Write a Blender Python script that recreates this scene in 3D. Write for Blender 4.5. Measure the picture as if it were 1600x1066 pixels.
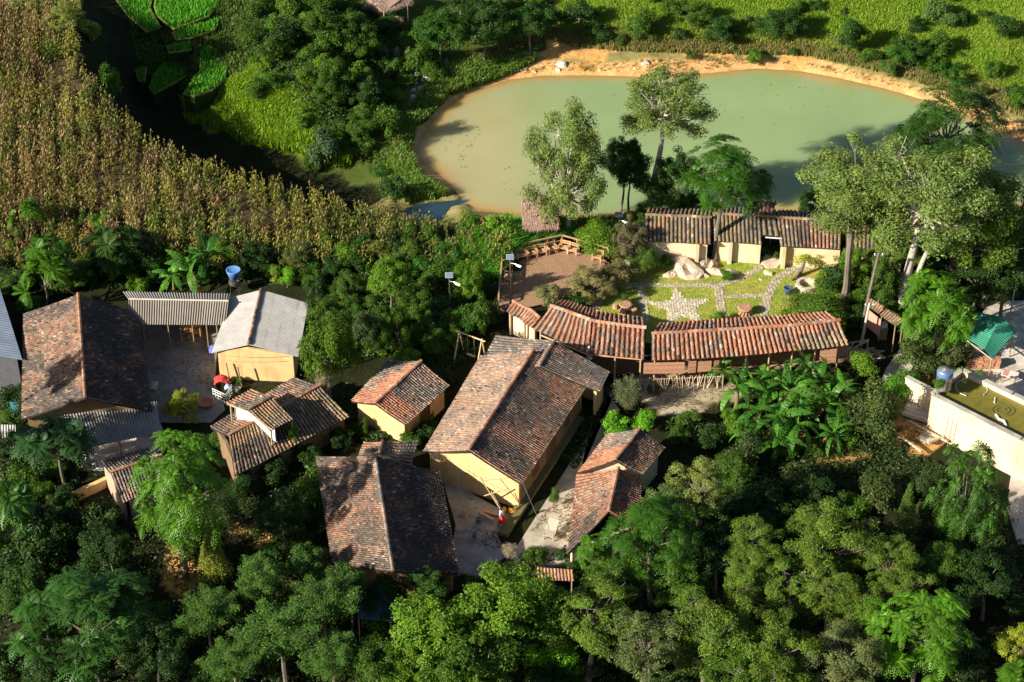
import bpy, math, random
import numpy as np
from mathutils import Vector, Matrix

rng = np.random.default_rng(7)
random.seed(7)
for o in list(bpy.data.objects): bpy.data.objects.remove(o)
SC = bpy.context.scene
COL = SC.collection

# ------------------------------------------------------------------ camera
PITCH = math.radians(36.0); CAMH = 95.0; FPX = 800/math.tan(math.radians(14.0))
CAMY = -CAMH/math.tan(PITCH)
cam_d = bpy.data.cameras.new('camera'); cam = bpy.data.objects.new('camera', cam_d); COL.objects.link(cam)
cam.location = (0, CAMY, CAMH); cam.rotation_euler = (math.pi/2-PITCH, 0, 0)
cam_d.sensor_fit = 'HORIZONTAL'; cam_d.angle = math.radians(28.0); cam_d.clip_start = 1; cam_d.clip_end = 6000
SC.camera = cam

# ------------------------------------------------------------------ light
SUN_EL = math.radians(26); SH = math.radians(29)          # shadows fall towards +x and a little +y
sdir = Vector((-math.cos(SH)*math.cos(SUN_EL), -math.sin(SH)*math.cos(SUN_EL), math.sin(SUN_EL)))
sun_d = bpy.data.lights.new('sun', 'SUN'); sun_d.energy = 5.0; sun_d.angle = math.radians(0.5); sun_d.color = (1.0, 0.91, 0.74)
sun = bpy.data.objects.new('sun', sun_d); COL.objects.link(sun); sun.rotation_euler = sdir.to_track_quat('Z', 'Y').to_euler(); sun.location = (-60, -60, 90)
w = bpy.data.worlds.new('World'); SC.world = w; w.use_nodes = True
nt = w.node_tree; bg = nt.nodes['Background']; sk = nt.nodes.new('ShaderNodeTexSky'); sk.sky_type = 'NISHITA'; sk.sun_disc = False
sk.sun_elevation = SUN_EL; sk.sun_rotation = math.atan2(sdir.x, sdir.y)
nt.links.new(sk.outputs[0], bg.inputs[0]); bg.inputs[1].default_value = 0.05
SC.view_settings.view_transform = 'Standard'; SC.view_settings.look = 'None'; SC.view_settings.gamma = 1; SC.view_settings.use_curve_mapping = False
SC.view_settings.exposure = 0.85
SC.cycles.max_bounces = 5; SC.cycles.diffuse_bounces = 2; SC.cycles.glossy_bounces = 2; SC.cycles.transmission_bounces = 3
SC.cycles.transparent_max_bounces = 4

# ------------------------------------------------------------------ projection helpers
CP, SP = math.cos(PITCH), math.sin(PITCH)
def raydir(px, py):
    a = (np.asarray(px, float)-800)/FPX; b = (533-np.asarray(py, float))/FPX
    return np.stack([a, CP+b*SP, -SP+b*CP], -1)
def G(px, py, z=0.0):
    d = raydir(px, py); t = (z-CAMH)/d[..., 2]
    return np.stack([d[..., 0]*t, CAMY+d[..., 1]*t, np.broadcast_to(np.asarray(z, float), np.shape(t))], -1)
def proj(p):
    p = np.asarray(p, float); q = p-np.array([0, CAMY, CAMH])
    dep = q[..., 1]*CP-q[..., 2]*SP; up = q[..., 1]*SP+q[..., 2]*CP
    return 800+FPX*q[..., 0]/dep, 533-FPX*up/dep, dep
def inpoly(x, y, poly):
    x = np.asarray(x, float); y = np.asarray(y, float); r = np.zeros(x.shape, bool); n = len(poly)
    for i in range(n):
        x0, y0 = poly[i]; x1, y1 = poly[(i+1) % n]
        c = ((y0 > y) != (y1 > y))
        r ^= c & (x < (x1-x0)*(y-y0)/((y1-y0) if y1 != y0 else 1e-9)+x0)
    return r
def segdist(x, y, poly, closed=True):
    d = np.full(np.shape(x), 1e9); n = len(poly)
    for i in range(n if closed else n-1):
        x0, y0 = poly[i]; x1, y1 = poly[(i+1) % n]; dx, dy = x1-x0, y1-y0; L = dx*dx+dy*dy+1e-12
        t = np.clip(((x-x0)*dx+(y-y0)*dy)/L, 0, 1)
        d = np.minimum(d, np.hypot(x-x0-t*dx, y-y0-t*dy))
    return d
def sst(a, b, x):
    t = np.clip((x-a)/(b-a), 0, 1); return t*t*(3-2*t)
_T = rng.random((256, 256))
def vn(x, y, s=1.0, seed=0):
    x = np.asarray(x, float)/s+seed*17.3; y = np.asarray(y, float)/s+seed*9.1
    xi = np.floor(x).astype(int); yi = np.floor(y).astype(int); fx = x-xi; fy = y-yi
    fx = fx*fx*(3-2*fx); fy = fy*fy*(3-2*fy); g = lambda a, b: _T[a % 256, b % 256]
    return (g(xi, yi)*(1-fx)+g(xi+1, yi)*fx)*(1-fy)+(g(xi, yi+1)*(1-fx)+g(xi+1, yi+1)*fx)*fy
def fbm(x, y, s, seed=0): return 0.55*vn(x, y, s, seed)+0.3*vn(x, y, s/2.1, seed+1)+0.15*vn(x, y, s/4.3, seed+2)

# ------------------------------------------------------------------ terrain shape
POND_PX = [(655, 215), (690, 170), (740, 142), (800, 124), (850, 118), (930, 118), (1010, 120), (1090, 116), (1180, 107), (1250, 111), (1310, 122), (1380, 138),
           (1450, 158), (1530, 186), (1570, 205), (1640, 245), (1680, 300), (1600, 330), (1450, 338), (1300, 335), (1150, 330), (1040, 330), (930, 344), (860, 340),
           (800, 335), (745, 327), (730, 318), (705, 322), (690, 345), (640, 345), (632, 326), (660, 318), (722, 312), (700, 285), (664, 255), (650, 238)]
WZ = -0.5
pond = [tuple(G(a, b, WZ)[:2]) for a, b in POND_PX]
def hillz(Y): return 9.0*sst(5, 36, Y)-4.2*sst(33, 52, Y)
def hill_hit(px, py):
    z = 0.0
    for _ in range(60):
        p = G(px, py, z); z = 0.5*z+0.5*float(hillz(p[1]))
    return (float(p[0]), float(p[1]))
CREST_PX = [(120, -60), (118, 20), (128, 110), (175, 170), (215, 215), (290, 255), (380, 290), (460, 318), (540, 333), (640, 342), (730, 350), (800, 372)]
crest = [hill_hit(a, b) for a, b in CREST_PX]
crest = [(crest[0][0]-5, crest[0][1]+60)]+crest
hillpoly = crest+[(crest[-1][0]+2, 6), (-90, 6), (-90, crest[0][1])]
gully = [tuple(G(a, b, -2)[:2]) for a, b in ((245, 200), (300, 232), (380, 262), (480, 292), (570, 310))]
def terrain_raw(x, y):
    sd = np.where(inpoly(x, y, pond), -1, 1)*segdist(x, y, pond)
    z = np.zeros(np.shape(x))
    n = (fbm(x, y, 9)-0.5)*0.9+(vn(x, y, 2.0, 5)-0.5)*0.3
    flat = sst(14.5, 19, y)+sst(-21, -26, y)*1.0+sst(-57, -60, x)+sst(53, 57, x)
    z = z+n*np.clip(flat, 0, 1)*np.clip(np.abs(sd)/3, 0, 1)
    # rise beyond the pond and beyond the top of the picture
    z = z+0.22*np.maximum(0, y-48)*sst(-22, -8, x)+0.05*np.maximum(0, y-62)
    z = z+0.10*sst(0, 6, sd)*sst(40, 47, y)*6*sst(-20, -8, x)
    z = z-0.10*np.maximum(0, -24-y)
    z = z+3.5*sst(23, 38, y)*sst(-11, -19, x)
    z = z-2.5*np.exp(-(segdist(x, y, gully, False)/4.0)**2)*sst(0.5, 5, sd)
    ins = inpoly(x, y, hillpoly); hd = segdist(x, y, crest, False); hs = np.where(ins, hd, -hd)
    k = sst(-4.5, 0.8, hs)
    z = z*(1-k)+k*(hillz(y)+(fbm(x, y, 6, 3)-0.5)*0.7*sst(14, 22, y))
    b = WZ+np.clip(sd*0.35, -1.2, 0.5)
    z = np.where(sd < 1.43, np.minimum(b, np.where(sd < 0, 9, z+0*b)), z)
    z = np.where((sd >= 0) & (sd < 4), np.minimum(z, WZ+0.35*sd+0.001), z)
    # rice valley steps
    st = sst(-20, -28, x)*(1-k)*sst(28, 34, y)
    z = z+st*(0.25*np.floor(np.clip((y-30)/9, 0, 4)))
    return z, sd
gx = np.concatenate([np.array([-2500, -900, -400, -220, -140, -100, -85.]), np.arange(-76, 76.1, 0.4), np.array([85, 100, 140, 220, 400, 900, 2500.])])
gy = np.concatenate([np.array([-2500, -900, -400, -220, -150, -110, -85, -70, -60.]), np.arange(-52, 92.1, 0.4), np.array([100, 115, 140, 190, 300, 600, 1200, 3000.])])
XX, YY = np.meshgrid(gx, gy, indexing='ij')
ZZ, SD = terrain_raw(XX, YY)
def H(x, y):
    x = np.asarray(x, float); y = np.asarray(y, float)
    i = np.clip(np.searchsorted(gx, x)-1, 0, len(gx)-2); j = np.clip(np.searchsorted(gy, y)-1, 0, len(gy)-2)
    fx = np.clip((x-gx[i])/(gx[i+1]-gx[i]), 0, 1); fy = np.clip((y-gy[j])/(gy[j+1]-gy[j]), 0, 1)
    return (ZZ[i, j]*(1-fx)+ZZ[i+1, j]*fx)*(1-fy)+(ZZ[i, j+1]*(1-fx)+ZZ[i+1, j+1]*fx)*fy
def P(px, py, h=0.0):
    """first point where the line of sight meets the terrain raised by h"""
    px = np.atleast_1d(np.asarray(px, float)); py = np.atleast_1d(np.asarray(py, float)); out = np.zeros(px.shape+(3,))
    for s in range(0, len(px), 4000):
        d = raydir(px[s:s+4000], py[s:s+4000]); c = np.array([0, CAMY, CAMH])
        zs = np.linspace(16, -4, 120); t = (zs[None, :]-CAMH)/d[:, 2:3]
        X = d[:, 0:1]*t; Y = CAMY+d[:, 1:2]*t; f = zs[None, :]-H(X, Y)-h
        k = np.argmax(f <= 0, 1); k = np.where(k == 0, 119, k); r = np.arange(len(k))
        f0 = f[r, k-1]; f1 = f[r, k]; a = np.clip(f0/(f0-f1+1e-9), 0, 1); tt = t[r, k-1]*(1-a)+t[r, k]*a
        out[s:s+4000, 0] = d[:, 0]*tt; out[s:s+4000, 1] = CAMY+d[:, 1]*tt; out[s:s+4000, 2] = CAMH+d[:, 2]*tt
    return out
def P1(px, py, h=0.0): return P([px], [py], h)[0]
def ppm(p):                                                        # photo pixels per metre at a point
    return FPX/float(proj(p)[2])

# ------------------------------------------------------------------ mesh builder
class MB:
    def __init__(s): s.v = []; s.f = {}; s.n = 0
    def add(s, V, F, c=(1, 1, 1)):
        V = np.asarray(V, float).reshape(-1, 3); F = np.asarray(F, int); F = F.reshape(-1, F.shape[-1])
        c = np.asarray(c, float); c = np.broadcast_to(c, (len(F), 3)) if c.ndim == 1 else c
        s.v.append(V); s.f.setdefault(F.shape[1], []).append((F+s.n, c)); s.n += len(V)
    def inst(s, V, F, M, T, c):
        """many copies: V (k,3) local, M (N,3,3) rows=axes, T (N,3), c (N,3) or (N,nf,3)"""
        V = np.asarray(V, float); F = np.asarray(F, int); N = len(T)
        W = np.einsum('kj,njl->nkl', V, M)+T[:, None, :]
        FF = F[None]+(np.arange(N)*len(V))[:, None, None]; c = np.asarray(c, float)
        if c.ndim == 2: c = np.repeat(c[:, None, :], len(F), 1)
        s.add(W.reshape(-1, 3), FF.reshape(-1, F.shape[1]), c.reshape(-1, 3))
    def box(s, c, d, c2=(1, 1, 1), rot=0.0, M=None):
        d = np.asarray(d, float)/2; V = np.array([[x, y, z] for x in (-1, 1) for y in (-1, 1) for z in (-1, 1)])*d
        if M is not None: V = V@np.asarray(M)
        elif rot: a, b = math.cos(rot), math.sin(rot); V = V@np.array([[a, b, 0], [-b, a, 0], [0, 0, 1]])
        s.add(V+np.asarray(c), [[0, 1, 3, 2], [4, 6, 7, 5], [0, 4, 5, 1], [2, 3, 7, 6], [0, 2, 6, 4], [1, 5, 7, 3]], c2)
    def tube(s, pts, rad, n=6, c=(1, 1, 1), cap=True):
        pts = np.asarray(pts, float); m = len(pts); rad = np.broadcast_to(np.asarray(rad, float), (m,))
        R = []; prev = None
        for i in range(m):
            t = pts[min(i+1, m-1)]-pts[max(i-1, 0)]; t = t/(np.linalg.norm(t)+1e-9)
            a = np.cross(t, [0, 0, 1.0]) if prev is None else prev-t*np.dot(prev, t)
            if np.linalg.norm(a) < 1e-3: a = np.cross(t, [1.0, 0, 0])
            a = a/np.linalg.norm(a); prev = a; b = np.cross(t, a); th = np.arange(n)*2*math.pi/n
            R.append(pts[i]+rad[i]*(np.cos(th)[:, None]*a+np.sin(th)[:, None]*b))
        V = np.concatenate(R); F = []
        for i in range(m-1):
            for j in range(n): F.append([i*n+j, i*n+(j+1) % n, (i+1)*n+(j+1) % n, (i+1)*n+j])
        b0 = s.n; s.add(V, F, c)
        if cap:
            s.f.setdefault(n, []).append((np.array([[b0+j for j in range(n)][::-1], [b0+(m-1)*n+j for j in range(n)]]), np.broadcast_to(np.asarray(c, float), (2, 3))))
    def lathe(s, prof, org=(0, 0, 0), n=16, c=(1, 1, 1)):
        prof = np.asarray(prof, float); th = np.arange(n)*2*math.pi/n; m = len(prof)
        V = np.stack([prof[:, 0:1]*np.cos(th), prof[:, 0:1]*np.sin(th), np.repeat(prof[:, 1:2], n, 1)], -1).reshape(-1, 3)+np.asarray(org)
        F = [[i*n+j, i*n+(j+1) % n, (i+1)*n+(j+1) % n, (i+1)*n+j] for i in range(m-1) for j in range(n)]
        s.add(V, F, c)
    def prism(s, poly, z0, z1, c=(1, 1, 1)):
        poly = np.asarray(poly, float)[:, :2]; n = len(poly)
        ar = sum(poly[i][0]*poly[(i+1) % n][1]-poly[(i+1) % n][0]*poly[i][1] for i in range(n))
        if ar < 0: poly = poly[::-1]
        V = np.concatenate([np.c_[poly, np.full(n, z0)], np.c_[poly, np.full(n, z1)]]); b0 = s.n
        s.add(V, [[i, (i+1) % n, n+(i+1) % n, n+i] for i in range(n)], c)
        s.f.setdefault(n, []).append((np.array([[b0+n+i for i in range(n)], [b0+i for i in range(n)][::-1]]), np.broadcast_to(np.asarray(c, float), (2, 3))))
    def mesh(s, name, mat, smooth=False):
        me = bpy.data.meshes.new(name); V = np.concatenate(s.v) if s.v else np.zeros((0, 3))
        me.vertices.add(len(V)); me.vertices.foreach_set('co', V.ravel())
        loops = []; starts = []; tot = []; cols = []; p = 0
        for k, L in s.f.items():
            F = np.concatenate([a for a, _ in L]); C = np.concatenate([b for _, b in L])
            loops.append(F.ravel()); starts.append(p+np.arange(len(F))*k); tot.append(np.full(len(F), k)); cols.append(C); p += F.size
        loops = np.concatenate(loops); me.loops.add(len(loops)); me.loops.foreach_set('vertex_index', loops.astype(np.int32))
        st = np.concatenate(starts).astype(np.int32); me.polygons.add(len(st)); me.polygons.foreach_set('loop_start', st)
        me.polygons.foreach_set('loop_total', np.concatenate(tot).astype(np.int32))
        me.update(calc_edges=True); me.validate()
        C = np.concatenate(cols)
        if len(me.polygons) == len(C):
            at = me.attributes.new('Col', 'FLOAT_COLOR', 'FACE'); at.data.foreach_set('color', np.c_[C, np.ones(len(C))].astype(np.float32).ravel())
        me.polygons.foreach_set('use_smooth', np.full(len(me.polygons), bool(smooth)))
        if mat: me.materials.append(mat)
        return me
    def obj(s, name, mat, parent=None, kind=None, smooth=False, **k):
        o = bpy.data.objects.new(name, s.mesh(name, mat, smooth)); COL.objects.link(o)
        if parent is not None: o.parent = parent
        if kind: o['kind'] = kind
        for a, b in k.items(): o[a] = b
        return o
def empty(name, loc, label=None, cat=None, group=None, rz=0.0):
    o = bpy.data.objects.new(name, None); COL.objects.link(o); o.location = tuple(float(a) for a in loc); o.rotation_euler = (0, 0, rz); o.empty_display_size = 0.3
    if label: o['label'] = label
    if cat: o['category'] = cat
    if group: o['group'] = group
    return o
def tag(o, label, cat, group=None):
    o['label'] = label; o['category'] = cat
    if group: o['group'] = group
    return o
def centre(o):
    """put a single-mesh thing's origin at the foot of its own geometry"""
    me = o.data; n = len(me.vertices); co = np.zeros(n*3); me.vertices.foreach_get('co', co); co = co.reshape(-1, 3)
    c = np.array([co[:, 0].mean(), co[:, 1].mean(), co[:, 2].min()]); me.vertices.foreach_set('co', (co-c).ravel()); o.location = tuple(c); me.update(); return o

# ------------------------------------------------------------------ materials
def mat(name, col=(0.5, 0.5, 0.5), rough=0.8, attr=False, var=0.25, ns=3.0, bump=0.0, bs=20.0, spec=0.3, metal=0.0, col2=None, n2=0.6, n2amt=1.0, objcol=False, trans=0.0, streak=0.0):
    m = bpy.data.materials.new(name); m.use_nodes = True; nt = m.node_tree; N = nt.nodes; Lk = nt.links
    bs_ = N['Principled BSDF']; out = N['Material Output']
    tc = N.new('ShaderNodeTexCoord')
    if attr:
        a = N.new('ShaderNodeAttribute'); a.attribute_name = 'Col'; base = a.outputs['Color']
        if objcol:
            oi = N.new('ShaderNodeObjectInfo'); mx = N.new('ShaderNodeMix'); mx.data_type = 'RGBA'; mx.blend_type = 'MULTIPLY'; mx.inputs[0].default_value = 1
            Lk.new(base, mx.inputs[6]); Lk.new(oi.outputs['Color'], mx.inputs[7]); base = mx.outputs[2]
    else:
        r = N.new('ShaderNodeRGB'); r.outputs[0].default_value = (*col, 1); base = r.outputs[0]
    if col2 is not None:
        n = N.new('ShaderNodeTexNoise'); n.inputs['Scale'].default_value = n2; n.inputs['Detail'].default_value = 5; n.inputs['Roughness'].default_value = 0.65; Lk.new(tc.outputs['Object'], n.inputs['Vector'])
        rp = N.new('ShaderNodeValToRGB'); rp.color_ramp.elements[0].position = 0.48; rp.color_ramp.elements[1].position = 0.68
        rp.color_ramp.elements[1].color = (n2amt, n2amt, n2amt, 1); Lk.new(n.outputs['Fac'], rp.inputs[0])
        mx = N.new('ShaderNodeMix'); mx.data_type = 'RGBA'; Lk.new(rp.outputs[0], mx.inputs[0]); Lk.new(base, mx.inputs[6]); mx.inputs[7].default_value = (*col2, 1); base = mx.outputs[2]
    if var:
        n = N.new('ShaderNodeTexNoise'); n.inputs['Scale'].default_value = ns; n.inputs['Detail'].default_value = 6; n.inputs['Roughness'].default_value = 0.7; Lk.new(tc.outputs['Object'], n.inputs['Vector'])
        mr = N.new('ShaderNodeMapRange'); mr.inputs[1].default_value = 0.3; mr.inputs[2].default_value = 0.7; mr.inputs[3].default_value = 1-var; mr.inputs[4].default_value = 1+var
        Lk.new(n.outputs['Fac'], mr.inputs[0])
        mx = N.new('ShaderNodeVectorMath'); mx.operation = 'SCALE'; Lk.new(base, mx.inputs[0]); Lk.new(mr.outputs[0], mx.inputs['Scale']); base = mx.outputs[0]
    if streak:
        mp = N.new('ShaderNodeMapping'); mp.inputs['Scale'].default_value = (1, 1, .12); Lk.new(tc.outputs['Object'], mp.inputs['Vector']); n = N.new('ShaderNodeTexNoise'); n.inputs['Scale'].default_value = 2.6; n.inputs['Detail'].default_value = 7; n.inputs['Roughness'].default_value = .75; Lk.new(mp.outputs[0], n.inputs['Vector'])
        mr = N.new('ShaderNodeMapRange'); mr.inputs[1].default_value = 0.52; mr.inputs[2].default_value = 0.78; mr.inputs[3].default_value = 0; mr.inputs[4].default_value = streak; Lk.new(n.outputs['Fac'], mr.inputs[0])
        mx = N.new('ShaderNodeMix'); mx.data_type = 'RGBA'; Lk.new(mr.outputs[0], mx.inputs[0]); Lk.new(base, mx.inputs[6]); mx.inputs[7].default_value = (.16, .11, .06, 1); base = mx.outputs[2]
    Lk.new(base, bs_.inputs['Base Color']); bs_.inputs['Roughness'].default_value = rough; bs_.inputs['Metallic'].default_value = metal
    bs_.inputs['Specular IOR Level'].default_value = spec
    if bump:
        n = N.new('ShaderNodeTexNoise'); n.inputs['Scale'].default_value = bs; n.inputs['Detail'].default_value = 4; Lk.new(tc.outputs['Object'], n.inputs['Vector'])
        b = N.new('ShaderNodeBump'); b.inputs['Strength'].default_value = min(1, bump*4); b.inputs['Distance'].default_value = bump; Lk.new(n.outputs['Fac'], b.inputs['Height']); Lk.new(b.outputs[0], bs_.inputs['Normal'])
    if trans:
        t = N.new('ShaderNodeBsdfTranslucent'); vm = N.new('ShaderNodeVectorMath'); vm.operation = 'MULTIPLY'; vm.inputs[1].default_value = (1.9, 1.6, .6); Lk.new(base, vm.inputs[0]); Lk.new(vm.outputs[0], t.inputs['Color']); ms = N.new('ShaderNodeMixShader'); ms.inputs[0].default_value = trans
        Lk.new(bs_.outputs[0], ms.inputs[1]); Lk.new(t.outputs[0], ms.inputs[2]); Lk.new(ms.outputs[0], out.inputs[0])
    return m
M = {}
M['ground'] = mat('soil_and_turf', attr=True, var=0.35, ns=1.3, bump=0.12, bs=4, rough=0.95, spec=0.1)
M['leaf'] = mat('leaf', attr=True, objcol=True, var=0, rough=0.45, spec=0.30, trans=0.25)
M['plant'] = mat('plant', attr=True, var=0, rough=0.5, spec=0.35, trans=0.22)
M['dry'] = mat('dry_plant', attr=True, var=0, rough=0.75, spec=0.15, trans=0.15)
M['bark'] = mat('bark', (0.17, 0.145, 0.115), rough=0.9, var=0.4, ns=4, bump=0.03, bs=12, objcol=False)
M['palebark'] = mat('pale_bark', (0.46, 0.42, 0.36), rough=0.9, var=0.4, ns=4, bump=0.03, bs=12)
M['tile'] = mat('clay_tile', attr=True, var=0.25, ns=14, rough=0.85, spec=0.2)
M['fibro'] = mat('fibre_cement_sheet', attr=True, var=0.16, ns=1.2, rough=0.8, spec=0.25)
M['yellow'] = mat('yellow_render', (0.80, 0.56, 0.27), rough=0.9, var=0.14, ns=1.2, bump=0.02, bs=8, col2=(0.58, 0.36, 0.16), n2=0.8, n2amt=0.5, streak=.6)
M['cream'] = mat('cream_render', (0.76, 0.63, 0.44), rough=0.9, var=0.08, ns=0.8, bump=0.01, bs=8, col2=(0.72, 0.44, 0.20), n2=0.35, n2amt=0.7, streak=.45)
M['wood'] = mat('weathered_wood', attr=True, var=0.3, ns=8, rough=0.85, spec=0.2)
M['dark'] = mat('roof_underlay', (0.05, 0.04, 0.035), rough=0.95)
M['concrete'] = mat('old_concrete', attr=True, var=0.28, ns=0.9, rough=0.9, bump=0.03, bs=5, col2=(0.12, 0.11, 0.09), n2=0.5, n2amt=0.55)
M['stone'] = mat('pale_stone', attr=True, var=0.3, ns=3, rough=0.9, bump=0.06, bs=4)
M['paint'] = mat('painted_surface', attr=True, var=0.08, ns=6, rough=0.5)
M['metal'] = mat('steel', attr=True, var=0.08, ns=5, rough=0.28, metal=0.9)
M['cloth'] = mat('cloth', attr=True, var=0.1, ns=9, rough=0.9)
M['mud'] = mat('shade_brown_wall', (0.24, 0.16, 0.09), rough=0.95, var=0.25, ns=1.5, bump=0.03, bs=6)  # dark brown puts the shade on these walls into their colour
M['pink'] = mat('pinkish_plaster', (0.46, 0.34, 0.26), rough=0.95, var=0.25, ns=2, bump=0.02, bs=8, streak=.4)
M['skin'] = mat('skin', (0.45, 0.28, 0.19), rough=0.6, var=0.05)
M['lawn'] = mat('lawn_turf', (0.26, 0.33, 0.05), rough=0.95, var=0.4, ns=2.2, bump=0.06, bs=14, col2=(0.48, 0.42, 0.11), n2=0.35, n2amt=0.8, spec=0.1)
M['thatch'] = mat('thatch', attr=True, var=0.35, ns=12, rough=0.95, spec=0.1)

# ================================================================== GROUND
nx, ny = len(gx), len(gy)
V = np.stack([XX, YY, ZZ], -1).reshape(-1, 3)
ii, jj = np.meshgrid(np.arange(nx-1), np.arange(ny-1), indexing='ij'); q = (ii*ny+jj).ravel()
F = np.stack([q, q+ny, q+ny+1, q+1], -1)
C4 = V; fx, fy = C4[:, 0], C4[:, 1]; px, py, _ = proj(C4)
sdc = np.where(inpoly(fx, fy, pond), -1, 1)*segdist(fx, fy, pond)
nz1 = fbm(fx, fy, 5, 11); nz2 = fbm(fx, fy, 1.6, 21)
jx = px+(nz2-0.5)*46; jy = py+(vn(fx, fy, 1.5, 31)-0.5)*34
col = np.tile(np.array([0.022, 0.026, 0.010]), (len(C4), 1))  # near-black base puts deep ground shade into the soil colour
def paint(mask, c, a=1.0):
    a = (np.asarray(a)*mask).reshape(-1, 1) if np.ndim(a) else (mask*a).reshape(-1, 1); col[:] = col*(1-a)+np.array(c)*a
grn = inpoly(jx, jy, [(860, 60), (880, -80), (1750, -80), (1750, 330), (1600, 190), (1450, 130), (1250, 90), (1000, 92)])
paint(grn, (0.10, 0.16, 0.02)); paint(grn, (0.26, 0.22, 0.07), sst(0.5, 0.7, nz1))
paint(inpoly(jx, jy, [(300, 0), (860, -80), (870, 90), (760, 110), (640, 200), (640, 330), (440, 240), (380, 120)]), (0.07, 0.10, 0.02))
paint((sdc > 0) & (sdc < 3.2+4*(nz1-0.4)), (0.27, 0.24, 0.09))
up = (py < 200)
paint((sdc > -3) & (sdc < np.where(up, 1.5, .9)+2.2*(nz1-0.45)) & ~((px < 740) & (py > 296)), (0.66, 0.38, 0.16))
for (a, b, ra, rb) in [(1245, 82, 32, 30), (912, 80, 60, 22), (1130, 88, 60, 9), (1090, 62, 30, 8), (395, 835, 42, 20), (285, 895, 30, 40), (1445, 680, 40, 35), (1305, 712, 45, 18), (470, 825, 26, 10),
                      (90, 652, 26, 12), (1430, 640, 40, 28), (1420, 600, 55, 12), (265, 690, 0, 0), (130, 90, 8, 5)]:
    if ra: paint(((jx-a)/ra)**2+((jy-b)/rb)**2 < 1, (0.58, 0.32, 0.11))
sand = inpoly(jx, jy, [(985, 592), (1120, 588), (1160, 605), (1120, 640), (1060, 650), (1010, 640)]); paint(sand, (0.50, 0.42, 0.29)); paint(sand, (.12, .09, .05), sst(.5, .62, nz2))
paint(inpoly(jx, jy, [(1050, 15), (1600, 40), (1600, 60), (1500, 70), (1350, 60)]), (0.17, 0.26, 0.03), 0.7)
paint(inpoly(jx, jy, [(1470, -10), (1605, -10), (1605, 45)]), (0.40, 0.36, 0.10), 0.8)
paint(inpoly(jx, jy, [(290, 150), (350, 125), (400, 110), (440, 125), (480, 155), (545, 240), (540, 262), (460, 240), (400, 230), (300, 190)]), (0.17, 0.22, 0.02))
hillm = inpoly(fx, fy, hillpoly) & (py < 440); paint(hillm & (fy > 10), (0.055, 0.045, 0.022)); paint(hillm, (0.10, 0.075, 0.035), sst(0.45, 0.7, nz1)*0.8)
mb = MB(); mb.add(V, F)
ground = mb.obj('ground', M['ground'], kind='structure', smooth=True)
ground.data.attributes.remove(ground.data.attributes['Col']); at = ground.data.attributes.new('Col', 'FLOAT_COLOR', 'POINT')
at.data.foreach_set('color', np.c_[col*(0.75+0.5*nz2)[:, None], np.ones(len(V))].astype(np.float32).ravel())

# water of the pond: shallow orange rim, green middle
wx = np.arange(-14, 56, 0.5); wy = np.arange(8, 50, 0.5); WX, WY = np.meshgrid(wx, wy, indexing='ij')
wsd = np.where(inpoly(WX, WY, pond), -1, 1)*segdist(WX, WY, pond)
q = np.arange(WX.size).reshape(WX.shape); F = np.stack([q[:-1, :-1], q[1:, :-1], q[1:, 1:], q[:-1, 1:]], -1).reshape(-1, 4)
kp = -wsd[:-1, :-1].ravel() > -1.6; F = F[kp]; cx = WX.ravel(); cy = WY.ravel(); sdf = -wsd.ravel()
ppx, ppy, _ = proj(np.c_[cx, cy, np.full(len(cx), WZ)])
a = sst(-.3, 2.0, sdf+1.5*(fbm(cx, cy, 6, 4)-0.5)); b = sst(760, 960, ppx+60*(fbm(cx, cy, 8, 8)-0.5)+(330-ppy)*0.25)
c0 = np.array([0.52, 0.32, 0.10]); c1 = np.array([0.42, 0.39, 0.20]); c2 = np.array([0.285, 0.385, 0.17])
wc = c1*(1-b)[:, None]+c2*b[:, None]; wc = c0*(1-a)[:, None]+wc*a[:, None]; wc *= (0.90+0.20*fbm(cx, cy, 5, 40))[:, None]
dk = inpoly(ppx, ppy, [(600, 300), (735, 310), (700, 350), (600, 350)]); wc[dk] = np.array([0.03, 0.07, 0.10])  # inlet shade and sky reflection painted in as dark blue
wm = mat('pond_water', attr=True, var=0, rough=0.06, spec=0.5); wn = wm.node_tree; wb = wn.nodes['Principled BSDF']; wb.subsurface_method = 'BURLEY'; wb.inputs['Subsurface Weight'].default_value = .75; wb.inputs['Subsurface Radius'].default_value = (1, 1, .7); wb.inputs['Subsurface Scale'].default_value = 2.2
t_ = wn.nodes.new('ShaderNodeTexNoise'); t_.inputs['Scale'].default_value = 1.6; t_.inputs['Detail'].default_value = 4; bb = wn.nodes.new('ShaderNodeBump'); bb.inputs['Distance'].default_value = 0.02; bb.inputs['Strength'].default_value = 0.35
wn.links.new(t_.outputs['Fac'], bb.inputs['Height']); wn.links.new(bb.outputs[0], wn.nodes['Principled BSDF'].inputs['Normal'])
mb = MB(); mb.add(np.c_[WX.ravel(), WY.ravel(), np.full(WX.size, WZ)], F)
water = mb.obj('pond_water', wm, kind='structure', smooth=True)
water.data.attributes.remove(water.data.attributes['Col']); at = water.data.attributes.new('Col', 'FLOAT_COLOR', 'POINT')
at.data.foreach_set('color', np.c_[wc, np.ones(len(wc))].astype(np.float32).ravel())

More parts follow.
